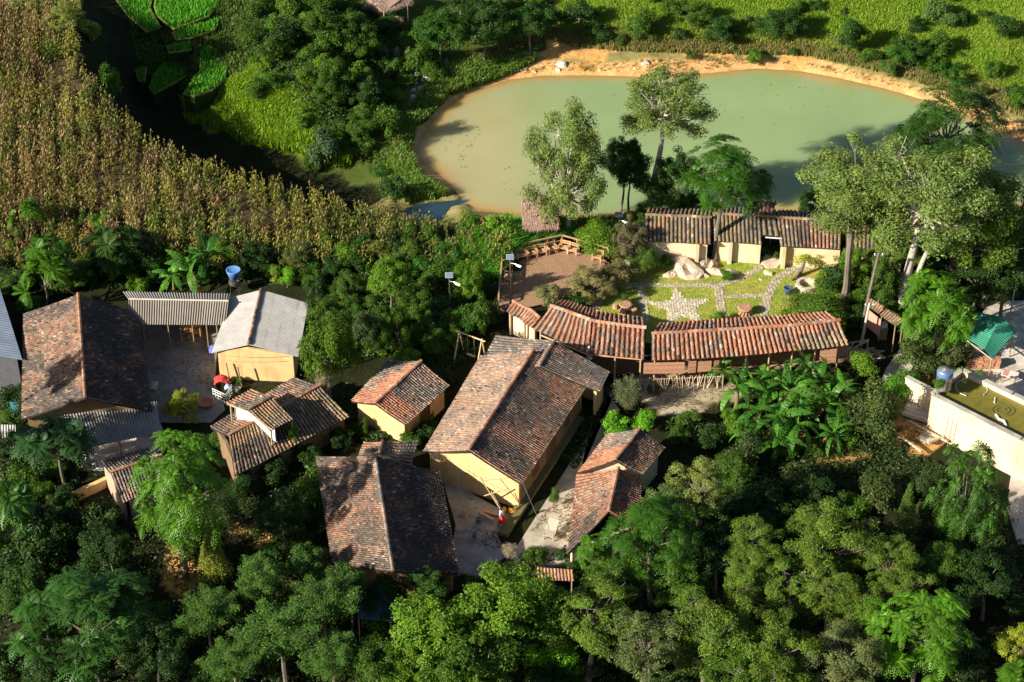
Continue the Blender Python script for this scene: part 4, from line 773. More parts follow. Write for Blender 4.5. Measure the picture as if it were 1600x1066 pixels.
thatch_roof(r, g(556, -22, 3.2), g(640, -14, 3.2), g(642, 4, 1.9), g(597, 18, 1.9), (.42, .30, .25), n=1500); thatch_roof(r, g(556, -22, 3.2), g(556, -22, 3.2)+[.1, .1, 0], g(597, 18, 1.9), g(560, 4, 1.9), (.40, .28, .22), n=600)
for x, y in ((600, 18), (637, 8), (565, 5)): 
    q = g(x, y, 1.9); post(r, q, q[2]+.0, .07, c=(.5, .38, .25), z0=-.4)
m = MB()
for k in range(70): a = random.uniform(-.9, .9); b = random.uniform(-.5, .7); h = random.uniform(0, .9); m.tube([[a-.4, b, h], [a+.4, b+random.uniform(-.2, .2), h]], .06, 5, np.array((.55, .40, .27))*random.uniform(.6, 1.3))
m.obj('firewood', M['wood'], r, kind='stuff')
# thatched screen by the pond
r = empty('thatched_shelter', (*G(835, 370, 0)[:2], 0), 'small pink-grey thatched shelter roof at the near shore of the pond', 'shelter'); o_ = np.array(r.location); g = lambda x, y, z: G(x, y, z)-o_
thatch_roof(r, g(815, 311, 3.4), g(874, 312, 3.4), g(872, 352, 2.0), g(816, 358, 2.0), (.46, .31, .25), n=1500)
for x, y in ((820, 354), (868, 350)): post(r, g(x, y, 2.0)*[1, 1, 1], 2.0, .07)
for x, y in ((820, 315), (868, 315)): post(r, g(x, y, 3.2), 3.2, .07)
# left edge: blue-white metal roof, teal tarp, corrugated shed
zr, ze = 4.2, 3.0; r = empty('metal_roofed_house', (*G(-30, 560, 0)[:2], 0), 'house with a smooth blue-white metal roof cut by the left picture edge', 'house'); o_ = np.array(r.location); g = lambda x, y, z: G(x, y, z)-o_
corr(r, g(-75, 430, zr), g(-60, 548, zr), g(35, 563, ze), g(-1, 448, ze), 6, 2, .33, (.42, .50, .62), .012); corr(r, g(-75, 430, zr), g(-60, 548, zr), g(-150, 563, ze), g(-150, 448, ze), 6, 1, .33, (.42, .50, .62), .012)
house_walls(r, g(-150, 563, ze), g(35, 563, ze), g(-150, 448, ze), g(-1, 448, ze), g(-60, 548, zr), g(-75, 430, zr), mat('shade_grey_render', (.13, .135, .16), var=.2), ins=.4)  # dark grey wall, its shade is put into the colour
zr = 2.2; r = empty('low_shed', (*G(0, 690, 0)[:2], 0), 'low corrugated shed roof cut by the left picture edge', 'shed'); o_ = np.array(r.location); g = lambda x, y, z: G(x, y, z)-o_
corr(r, g(-60, 663, zr), g(24, 664, zr), g(25, 700, 1.8), g(-60, 700, 1.8), 4, 1, .2, (.52, .50, .48), .035)
for x, y in ((20, 668), (20, 696), (-50, 696), (-50, 668)): post(r, g(x, y, 1.9), 1.9, .06)
m = MB(); a, b, c_, d = G(14, 628, 1.9), G(30, 630, 1.9), G(39, 661, .1), G(27, 664, .1); nn = 9
for i in range(nn):
    t0, t1 = i/nn, (i+1)/nn; w0 = .08*math.sin(i*1.9); w1 = .08*math.sin(i*1.9+1.9); q = [a*(1-t0)+d*t0+[0, w0, 0], b*(1-t0)+c_*t0+[0, -w0, 0], b*(1-t1)+c_*t1+[0, -w1, 0], a*(1-t1)+d*t1+[0, w1, 0]]; m.add(q+[p+np.array([0, .05, -.05]) for p in q], [[0, 1, 2, 3], [7, 6, 5, 4], [0, 4, 5, 1], [2, 6, 7, 3]], (.03, .20, .26))
tag(centre(m.obj('tarpaulin', M['cloth'])), 'teal tarpaulin hanging in the shade at the left edge', 'tarpaulin')

# ================================================================== DECK, LAWN OBJECTS, SMALL THINGS
# timber deck: every board its own piece
K = [(786, 404), (878, 384), (950, 404), (925, 445), (862, 472), (800, 486), (779, 480)]
dz = .45; dk = [G(a, b, dz)[:2] for a, b in K]; c = np.mean(dk, 0); r = empty('deck', (c[0], c[1], 0), 'brown timber viewing deck with benches round its rail, left of the lawn', 'deck')
dl = [tuple(p-c) for p in dk]; dv = G(905, 440, dz)[:2]-G(870, 392, dz)[:2]; dv /= np.linalg.norm(dv); pv = np.array([-dv[1], dv[0]])
A = np.array(dl); s = A@pv
for k, t in enumerate(np.arange(s.min()+.05, s.max(), .30)):
    u = np.linspace(-12, 12, 481); pts = u[:, None]*dv+t*pv; ok = inpoly(pts[:, 0], pts[:, 1], dl)
    if ok.sum() < 10: continue
    u0, u1 = u[ok].min(), u[ok].max(); m = MB(); mid = dv*(u0+u1)/2+pv*t; m.box((*mid, dz-.03+random.uniform(-.003, .003)), (u1-u0, .292, .05), np.array((.36, .22, .135))*random.uniform(.95, 1.05), math.atan2(dv[1], dv[0])); m.obj('board', M['wood'], r)
m = MB(); m.prism([np.array(p)*.97 for p in dl], .05, dz-.08, (.12, .08, .05)); m.obj('underframe', M['wood'], r)
rl = empty('deck_railing', (c[0], c[1], dz), 'reddish timber railing with posts round the back and left of the viewing deck', 'railing')
def rail(pl, zt=1.05, wdt=.14, coln=(.44, .27, .18)):
    pl = [np.array(p) for p in pl]
    for a, b in zip(pl[:-1], pl[1:]):
        d = b-a; L = np.linalg.norm(d); m = MB(); m.box((*((a+b)/2), zt), (L, wdt, .09), coln, math.atan2(d[1], d[0])); m.obj('rail', M['wood'], rl)
        n = max(2, int(L/1.1))
        for k in range(n+1): p = a+d*k/n; m = MB(); m.box((*p, zt/2-.05), (.12, .12, zt), np.array(coln)*.9, math.atan2(d[1], d[0])); m.obj('post', M['wood'], rl)
        m = MB(); m.box((*((a+b)/2), zt*.5), (L, .05, .08), coln, math.atan2(d[1], d[0])); m.obj('rail', M['wood'], rl)
B6 = G(779, 480, dz)[:2]-c; rail([tuple(B6), dl[0], dl[1], dl[2]]); 
def bench(p, ang, lab, grp='timber armchairs along the deck rail'):
    r = empty('deck_chair', (*p, dz), lab, 'chair', grp, ang); cl = (.58, .36, .20)
    for x in (-.38, .38):
        for y in (-.25, .3): m = MB(); m.box((x, y, .26 if y < 0 else .45), (.08, .08, .52 if y < 0 else .9), cl); m.obj('leg', M['wood'], r)
        m = MB(); m.box((x, .02, .60), (.10, .66, .06), cl); m.obj('armrest', M['wood'], r)
    m = MB(); m.box((0, 0, .40), (.70, .58, .06), cl); m.obj('seat', M['wood'], r)
    m = MB(); m.box((0, .3, .84), (.68, .05, .08), cl); m.box((0, .3, .62), (.68, .04, .08), cl)
    for x in (-.2, 0, .2): m.box((x, .3, .7), (.07, .03, .3), cl)
    m.obj('backrest', M['wood'], r); return r
a, b = np.array(dk[0]), np.array(dk[1]); d = b-a; L = np.linalg.norm(d); d /= L; nn = np.array([d[1], -d[0]]); ang = math.atan2(d[1], d[0])
for k, (t, lab) in enumerate(((.10, 'leftmost orange-brown chair under the back deck rail'), (.27, 'second chair from the left under the back deck rail'), (.44, 'middle chair of the row under the back deck rail'), (.60, 'fourth chair from the left under the back deck rail'), (.78, 'rightmost chair of the row by the back corner of the deck'))):
    bench(a+d*L*t+nn*.65, ang+random.uniform(-.12, .12), lab)
a, b = np.array(dk[1]), np.array(dk[2]); d2 = b-a; L2 = np.linalg.norm(d2); d2 /= L2; n2_ = np.array([d2[1], -d2[0]])
for t, lab in ((.12, 'first chair on the right-hand deck rail, next to the back corner'), (.32, 'second chair on the right-hand deck rail'), (.85, 'chair at the lawn end of the right-hand deck rail')): bench(a+d2*L2*t+n2_*.65, math.atan2(d2[1], d2[0])+random.uniform(-.1, .1), lab)
a, b = np.array(dk[6]), np.array(dk[0]); d3 = b-a; d3 /= np.linalg.norm(d3); n3 = np.array([d3[1], -d3[0]])
for t, lab in ((.55, 'chair half in shade on the left deck rail'), (.8, 'chair nearest the back left corner of the deck, on the left rail')): bench(a+(b-a)*t+n3*.6, math.atan2(d3[1], d3[0]), lab)

# solar lamps
def solar(px_, py_, hp, lab, tilt=.5, s=.72):
    p = P1(px_, py_); r = empty('solar_lamp', p, lab, 'street lamp', 'solar lamps on poles'); m = MB(); m.tube([[0, 0, 0], [0, 0, hp]], [.07, .05], 7, (.6, .6, .62)); m.obj('pole', M['metal'], r)
    a = math.radians(40); Mx = np.array([[1, 0, 0], [0, math.cos(a), math.sin(a)], [0, -math.sin(a), math.cos(a)]])
    m = MB(); m.box((0, 0, hp+.12), (.85*s, .62*s, .05), (.45, .47, .50), M=Mx); m.obj('panel_frame', M['paint'], r)
    m = MB(); m.box((0, -.03*math.sin(a), hp+.12+.03*math.cos(a)), (.76*s, .53*s, .02), (.16, .21, .32), M=Mx); m.obj('solar_panel', M['paint'], r)
    m = MB(); m.tube([[0, 0, hp-.45], [.35, -.25, hp-.35], [.6, -.45, hp-.38]], .03, 5, (.6, .6, .62)); m.obj('arm', M['metal'], r)
    m = MB(); m.box((.72, -.52, hp-.40), (.42, .22, .08), (.85, .85, .85), -.6); m.obj('lamp_head', M['paint'], r); return r
solar(703, 487, 3.4, 'solar lamp standing in the thicket left of the deck'); solar(797, 468, 4.0, 'solar lamp standing on the left edge of the deck')
solar(965, 378, 2.6, 'solar lamp among shrubs behind the deck, near the shore'); solar(1577, 500, 4.6, 'tall solar lamp in the dark trees behind the green shed')
# utility poles and wires
def pole(bx_, by_, hp, r0, r1, lab, c=(.55, .5, .44), lean=(0, 0), fit=True):
    p = P1(bx_, by_); r = empty('utility_pole', p, lab, 'pole', 'poles'); m = MB(); m.tube([[0, 0, -.2], [lean[0]*.5, lean[1]*.5, hp/2], [lean[0], lean[1], hp]], [r0, (r0+r1)/2, r1], 8, c); m.obj('shaft', M['bark'] if c[0] < .5 else M['concrete'], r)
    if fit:
        m = MB(); m.box((lean[0], lean[1], hp-.25), (.7, .07, .07), (.35, .33, .3)); m.obj('crossarm', M['wood'], r)
        for x in (-.3, 0, .3): m = MB(); m.lathe([[0, 0], [.05, .02], [.06, .08], [.03, .16], [0, .17]], (lean[0]+x, lean[1], hp-.21), 8, (.8, .8, .8)); m.obj('insulator', M['paint'], r)
    return r, p+np.array([lean[0], lean[1], hp-.1])
poleA, tA = pole(1345, 540, 4.0, .12, .09, 'pale square pole in front of the tall grey pole, right end of the red-roofed hall', (.58, .52, .45), (.30, .1))
poleB, tB = pole(1346, 512, 7.2, .15, .11, 'thick grey pole with fittings rising behind the red-roofed hall', (.36, .33, .29), (.62, -.1))
poleC, tC = pole(915, 596, 3.3, .13, .09, 'pale timber pole with a white lamp between main house and gallery hall', (.66, .60, .50), (.2, 0), fit=False)
m = MB(); m.lathe([[0, 0], [.16, .02], [.2, .16], [.1, .26], [0, .28]], (.3, -.1, 2.2), 10, (.9, .9, .9)); o = m.obj('lamp_shade', M['paint'], poleC)
for k, (a, b, sag, lab) in enumerate(((tB, G(1012, 556, 3.2), 1.3, 'dark cable sagging over the red-roofed hall'), (tC, G(1012, 556, 3.2), .3, 'short cable between the white-lamp pole and the halls'), (G(815, 750, 2.9), G(850, 830, .8), .15, 'thin cable from the main house corner to the yard hedge'))):
    t = np.linspace(0, 1, 20); q = a*(1-t)[:, None]+b*t[:, None]; q[:, 2] -= sag*4*t*(1-t)*.5; m = MB(); m.tube(q, .013, 4, (.08, .08, .08)); tag(centre(m.obj('cable', M['paint'])), lab, 'cable')
# swing frame
p = G(735, 560, 0); r = empty('swing', p, 'rustic A-frame swing of debarked poles beside the main house', 'swing'); cl = (.62, .48, .30)
w0 = G(718, 519, 2.3)-p; w1 = G(753, 532, 2.3)-p; 
for q, s in ((w0, 0), (w1, 0)):
    for d in (-.75, .75): 
        m = MB(); dd = np.array([-.45, d, 0]) if d < 0 else np.array([.25, d, 0]); m.tube([np.r_[q[:2], 0]+dd*[1, 1, 0], q+np.array([0, 0, .12])], .06, 6, cl); m.obj('leg', M['wood'], r)
m = MB(); d = (w1-w0)/np.linalg.norm(w1-w0); m.tube([w0-d*.3, w1+d*.3], .06, 6, cl); m.obj('top_beam', M['wood'], r)
for t in (.35, .65): m = MB(); q = w0*(1-t)+w1*t; m.tube([q, np.r_[q[:2], .5]], .015, 4, (.3, .25, .2)); m.obj('rope', M['wood'], r)
m = MB(); q = (w0+w1)/2; m.box((q[0], q[1], .5), (.75, .22, .04), cl, math.atan2(d[1], d[0])); m.obj('seat', M['wood'], r)
# boulders
def rock(px_, py_, w_, d_, h_, lab, seed, c=(.60, .48, .38), rz=0.0, cracks=True, grp=None, dark=False, sink=.25, px_units=True):
    p = P1(px_, py_); rr = np.random.default_rng(seed); n1, n2 = 22, 14; m = MB(); V_ = []
    for i in range(n2+1):
        ph = math.pi*i/n2-math.pi/2
        for j in range(n1):
            th = 2*math.pi*j/n1; e = .62; cxx = lambda v: math.copysign(abs(v)**e, v)
            V_.append([cxx(math.cos(ph))*cxx(math.cos(th)), cxx(math.cos(ph))*cxx(math.sin(th)), cxx(math.sin(ph))])
    V_ = np.array(V_); 
    for _ in range(7):
        a = rr.normal(0, 1, 3); a[2] = abs(a[2])*.8; a /= np.linalg.norm(a); dd = rr.uniform(.55, .85); s = V_@a; V_ = V_-np.maximum(0, s-dd)[:, None]*a*0.9
    V_ += rr.normal(0, .015, V_.shape); s = V_[:, 0]*1.3+V_[:, 1]*.5
    if cracks:
        for cpos in rr.uniform(-.7, .8, 2): V_[:, 2] -= .22*np.exp(-((s-cpos-.15*np.sin(V_[:, 1]*4))/.05)**2)*(V_[:, 2] > 0)
    V_ = V_*np.array([w_/2, d_/2, h_]); V_[:, 2] = np.maximum(V_[:, 2], -sink*h_)
    F_ = [[i*n1+j, i*n1+(j+1) % n1, (i+1)*n1+(j+1) % n1, (i+1)*n1+j] for i in range(n2) for j in range(n1)]
    m.add(V_, F_, c); o = m.obj('boulder', M['stone'], smooth=False); o.location = (p[0], p[1], p[2]-.05); o.rotation_euler = (0, 0, rz); tag(o, lab, 'boulder' if w_ > 1 else 'stone', grp); return o
gb = 'pale boulders on the lawn'
rock(1071, 424, 3.0, 3.0, 1.05, 'largest pale cracked boulder on the lawn, left of its neighbours', 1, rz=.2, grp=gb); rock(1048, 431, 1.3, 1.0, .5, 'small boulder against the left foot of the largest boulder', 2, grp=gb)
rock(1098, 415, 1.3, 1.9, .85, 'split pale boulder between the largest boulder and the tree trunk', 3, rz=-.3, grp=gb); rock(1112, 417, .9, 1.5, .75, 'narrow pale boulder beside the split boulder', 4, rz=-.4, grp=gb)
rock(1118, 426, 2.1, 1.3, .45, 'low flat boulder at the right end of the boulder group', 5, rz=-.2, grp=gb); rock(1142, 425, 1.6, .6, .3, 'long low stone pointing right beyond the boulder group', 6, rz=-.5, grp=gb); rock(1100, 432, .9, .6, .35, 'small stone in front of the boulder group', 61, grp=gb)
rock(1198, 427, 1.1, .7, .35, 'single small boulder on the lawn below the back hall door', 7, rz=-.4, c=(.62, .52, .38)); rock(1188, 437, .4, .35, .2, 'fist-sized stone on the lawn left of the curved path', 8, cracks=False)
gd = 'rocks in the thicket at the left of the pond'
for k, (x, y, w_, h_, c_, lab) in enumerate(((610, 108, 1.9, 1.3, (.22, .22, .24), 'largest dark grey rock in the thicket above the pond'), (604, 84, .8, 1.3, (.2, .2, .21), 'upright dark rock behind the largest dark rock, left one'), (621, 86, .7, 1.2, (.22, .22, .22), 'upright dark rock behind the largest dark rock, middle one'), (637, 84, .6, 1.1, (.34, .33, .32), 'upright grey rock behind the largest dark rock, right one'),
      (697, 98, 1.1, .9, (.42, .38, .34), 'rounded brown-grey rock right of the white stones'), (670, 119, 1.1, .7, (.56, .56, .54), 'largest white stone of the cluster left of the pond'), (652, 114, .6, .5, (.6, .6, .56), 'grey-white stone at the top of the white cluster'), (650, 126, .6, .5, (.74, .73, .7), 'white stone at the left of the white cluster'),
      (645, 137, .6, .4, (.7, .68, .62), 'white stone low on the left of the cluster'), (657, 135, .7, .4, (.68, .66, .6), 'flat white stone low in the middle of the cluster'), (647, 150, .8, .4, (.75, .75, .73), 'lowest white stone of the cluster, in the grass'), (660, 122, .5, .35, (.66, .66, .62), 'small stone in the middle of the white cluster'))):
    rock(x, y+4, w_, w_*.8, h_, lab, 20+k, c_, grp=gd, cracks=w_ > 1)
gs = 'stones lying on the muddy pond rim'
for k, (x, y, w_, c_, lab) in enumerate(((878, 101, 1.3, (.58, .56, .52), 'biggest white rock on the orange far bank'), (871, 110, .6, (.75, .7, .6), 'stone just below the biggest white rock on the bank'), (937, 110, .5, (.72, .62, .5), 'stone on the orange bank right of the white rock'), (1009, 99, .9, (.52, .5, .46), 'grey-white rock on the far bank behind the tall lawn tree'),
      (992, 107, .4, (.8, .76, .7), 'pebble left of the grey-white rock on the far bank'), (810, 105, .5, (.6, .55, .45), 'leftmost stone of the row of four on the bank'), (817, 104, .4, (.62, .56, .45), 'second stone of the row of four on the bank'), (814, 109, .45, (.66, .58, .46), 'third stone of the row of four on the bank'), (821, 108, .4, (.62, .55, .42), 'rightmost stone of the row of four on the bank'),
      (835, 112, .5, (.6, .5, .35), 'stone at the waterline left of the white rock'), (711, 151, .5, (.62, .5, .36), 'stone at the waterline in the upper left of the pond'), (681, 179, .6, (.6, .5, .4), 'stone on the left bank below the grass tongue'), (685, 187, .4, (.66, .55, .4), 'small stone under the one on the left bank'))):
    rock(x, y, w_, w_*.7, w_*.4, lab, 50+k, c_, cracks=False, grp=gs)
rock(1268, 101, .5, .35, .12, 'old tyre-sized dark ring of stone on the far bank', 70, (.3, .26, .2), cracks=False)
# lawn furniture
p = G(1231, 459, 0); r = empty('planter_pot', p, 'glazed dark blue pot on the lawn', 'pot'); m = MB(); m.lathe([[0, 0], [.22, 0], [.36, .45], [.38, .58], [.34, .6], [.31, .54], [0, .50]], n=16, c=(.05, .09, .22)); m.obj('pot', M['paint'], r, smooth=True)
m = MB(); m.lathe([[0, .51], [.3, .52]], n=12, c=(.05, .04, .03)); m.obj('soil', M['stone'], r)
p = G(1260, 450, 0); r = empty('stone_well', p, 'ring of pale stones like a low well, right of the blue pot', 'well')
m0 = MB(); m0.box((0, 0, 0), (.36, .26, .26), (.60, .52, .42)); bme = m0.mesh('stone', M['stone'])
for lay in range(2):
    for k in range(14): a = (k+.5*lay)*2*math.pi/14; o = bpy.data.objects.new('stone', bme); COL.objects.link(o); o.parent = r; o.location = (.75*math.cos(a), .75*math.sin(a), .12+.25*lay); o.rotation_euler = (random.uniform(-.1, .1), random.uniform(-.1, .1), a+1.57)
p = G(1248, 432, 0); m = MB(); m.tube([[0, 0, 0], [.1, .1, .5], [.35, .3, .9], [.4, .4, 1.3]], [.28, .2, .14, .1], 8, (.6, .52, .42)); m.tube([[-.7, -.7, .1], [-.2, -.3, .3], [.1, .1, .5]], [.08, .13, .16], 7, (.58, .5, .4)); o = m.obj('tree_stump', M['bark']); o.location = p; tag(o, 'bleached twisted tree stump standing behind the stone ring', 'stump')
def rootwood(px_, py_, lab, s=1.0, c=(.48, .27, .18)):
    p = G(px_, py_, 0); r = empty('root_table', p, lab, 'root wood'); m = MB()
    for k in range(9): a = k*.7; m.tube([[.5*s*math.cos(a), .35*s*math.sin(a), 0], [.3*s*math.cos(a+.3), .22*s*math.sin(a+.3), .4*s], [.45*s*math.cos(a), .3*s*math.sin(a), .8*s]], [.1*s, .07*s, .05*s], 6, np.array(c)*random.uniform(.7, 1.2))
    m.obj('roots', M['wood'], r); m = MB(); m.lathe([[0, .62*s], [.55*s, .64*s], [.6*s, .7*s], [.55*s, .76*s], [0, .76*s]], n=11, c=c); m.obj('top', M['wood'], r)
rootwood(1163, 492, 'reddish root-wood table on the lawn above the red-roofed hall', 1.0); rootwood(977, 486, 'brown root-wood table with benches in the shade at the left of the star', .9, (.45, .26, .18))
for (x, y, lab) in ((962, 482, 'stump stool left of the shaded root-wood table'), (991, 490, 'stump stool right of the shaded root-wood table'), (973, 492, 'stump stool below the shaded root-wood table')): m = MB(); m.lathe([[0, 0], [.25, 0], [.22, .45], [0, .46]], n=10, c=(.45, .27, .18)); o = m.obj('stump_stool', M['wood']); o.location = G(x, y, 0); tag(o, lab, 'stool', 'stools at the root-wood table')
# table in the yard, seen upended and pale
p = G(861, 836, 0.05); r = empty('yard_chair', p, 'pale reclining slat chair standing alone in the sunny yard', 'chair', rz=-.35)
m = MB(); a_ = math.radians(25); Mx = np.array([[1, 0, 0], [0, math.cos(a_), math.sin(a_)], [0, -math.sin(a_), math.cos(a_)]]); m.box((0, .25, .75), (.78, .9, .05), (.50, .44, .36), M=Mx); m.obj('backrest', M['wood'], r)
m = MB(); m.box((0, -.35, .42), (.78, .6, .05), (.48, .42, .34)); m.obj('seat', M['wood'], r)
for x in (-.36, .36):
    for y in (-.6, .35): m = MB(); m.box((x, y, .25), (.06, .06, .5 if y < 0 else .6), (.5, .42, .32)); m.obj('leg', M['wood'], r)
# low mossy ledge along the yard path
m = MB(); a, b = G(785, 838, 0), G(905, 655, 0); d = b-a; m.box(((a+b)/2+[0, 0, .14]), (np.linalg.norm(d), .75, .32), (.17, .15, .07), math.atan2(d[1], d[0])); tag(centre(m.obj('kerb_wall', M['stone'])), 'mossy low ledge running between the main house and the yard path', 'ledge')
for (x0, y0, x1, y1, z1, lab) in ((799, 815, 752, 742, 3.0, 'long bamboo pole leaning on the ochre gable of the main house'), (795, 808, 770, 765, 2.2, 'shorter bamboo pole leaning on the ochre gable'), (764, 770, 792, 756, 1.6, 'bamboo pole lying slantwise across the ochre gable')):
    a = G(x0, y0, 0); b = G(x1, y1+0, z1); m = MB()
    if z1 == 1.6: a = G(757, 772, 1.2); b = G(795, 760, 2.0)
    m.tube([a-np.array([.1, .25, 0]), b-np.array([.1, .25, 0])], .045, 6, (.55, .42, .27)); tag(centre(m.obj('bamboo_pole', M['wood'])), lab, 'pole', 'bamboo poles at the ochre gable')
for k, (x, y, a) in enumerate(((766, 803, .1), (760, 808, -.2))): m = MB(); m.box((0, 0, .1), (1.3, .25, .12), (.5, .36, .25), a-.5); o = m.obj('plank', M['wood']); o.location = G(x, y, .02+.13*k); tag(o, ('upper' if k else 'lower')+' plank lying on the ground at the foot of the ochre gable', 'plank')
m = MB(); 
for k in range(16): m.lathe([[0, 0], [.12, .05], [.14, .14], [.08, .22], [0, .24]], (random.uniform(-.5, .5), random.uniform(-.25, .25), random.uniform(0, .12)), 8, np.array((.75, .40, .05))*random.uniform(.8, 1.2))
o = m.obj('pumpkin_heap', M['paint']); o.location = G(797, 801, .06); tag(o, 'heap of orange gourds against the corner of the ochre gable', 'gourds')
# white pen gate, red cloth and clutter at the yellow house
p = G(343, 614, 0.05); r = empty('metal_pen', p, 'white-painted low metal pen fence at the courtyard corner', 'fence'); a, b = G(332, 608, .9)-p, G(353, 618, .9)-p
for z in (.15, .45, .7, .9): m = MB(); m.tube([[a[0], a[1], z], [b[0], b[1], z]], .03, 5, (.8, .8, .78)); m.obj('rail', M['paint'], r)
for t in np.linspace(0, 1, 6): m = MB(); q = a*(1-t)+b*t; m.tube([[q[0], q[1], 0], [q[0], q[1], .95]], .03, 5, (.8, .8, .78)); m.obj('post', M['paint'], r)
a2 = b; b2 = G(362, 602, .9)-p
for z in (.15, .45, .7, .9): m = MB(); m.tube([[a2[0], a2[1], z], [b2[0], b2[1], z]], .03, 5, (.8, .8, .78)); m.obj('rail', M['paint'], r)
def drape(px_, py_, w_, d_, h_, c_, lab, name='laundry', seed=0):
    rr = np.random.default_rng(seed); n = 12; X, Y = np.meshgrid(np.linspace(-1, 1, n), np.linspace(-1, 1, n), indexing='ij'); Z = h_*(1-.55*(X**2+Y**2)/2)+rr.normal(0, .05, X.shape)*h_; Z = np.maximum(Z, .02)
    V_ = np.stack([X*w_/2*(1+.1*rr.normal(0, 1, X.shape)*.5), Y*d_/2*(1+.1*rr.normal(0, 1, X.shape)*.5), Z], -1).reshape(-1, 3); q = np.arange(n*n).reshape(n, n); F_ = np.stack([q[:-1, :-1], q[1:, :-1], q[1:, 1:], q[:-1, 1:]], -1).reshape(-1, 4)
    m = MB(); m.add(np.concatenate([V_, V_-[0, 0, .02]]), np.concatenate([F_, F_[:, ::-1]+n*n]), c_); o = m.obj(name, M['cloth'], smooth=True); o.location = G(px_, py_, .06); tag(o, lab, 'cloth'); return o
drape(347, 603, 1.1, .8, .95, (.60, .06, .06), 'bundle of red cloth hung over the white pen fence'); drape(357, 614, .5, .4, .8, (.45, .55, .75), 'pale blue cloth beside the red bundle at the pen', seed=2); drape(336, 560, .8, .6, 1.3, (.12, .16, .55), 'violet-blue cloth under the left eave of the yellow house', seed=3)
drape(326, 517, .5, .5, 1.2, (.35, .4, .6), 'blue-grey laundry hanging at the corner of the link shed', seed=4)
drape(239, 606, .8, 1.0, .35, (.5, .5, .5), 'crumpled grey plastic sheet on the courtyard beside the big farmhouse', seed=7)
m = MB(); m.lathe([[0, 0], [.45, 0], [.62, .3], [.58, .32], [.42, .06], [0, .06]], n=18, c=(.55, .22, .13)); o = m.obj('basin', M['paint']); o.location = G(322, 633, .06); tag(o, 'wide red-brown basin on the courtyard below the pen fence', 'basin')
for x, y, c_, lab in ((748, 815, (.25, .30, .38), 'grey-blue bucket in the shaded yard left of the person'), (742, 838, (.45, .45, .47), 'pale bucket in the middle of the shaded yard'), (897, 818, (.10, .16, .3), 'dark blue bucket beside the brick-red shed wall'), (372, 612, (.6, .6, .6), 'white bucket by the pen fence under the yellow gable')):
    q = empty('bucket', G(x, y, .06), lab, 'bucket', 'buckets in the yards'); m = MB(); m.lathe([[0, 0], [.17, 0], [.22, .34], [.24, .36], [.20, .34], [.16, .04], [0, .04]], n=14, c=c_); m.obj('pail', M['paint'], q, smooth=True); m = MB(); t = np.linspace(0, math.pi, 9); m.tube(np.stack([.22*np.cos(t), .06+0*t, .34-.03*np.sin(t)+.12*np.sin(t)], -1), .008, 4, (.5, .5, .5)); m.obj('handle', M['metal'], q)
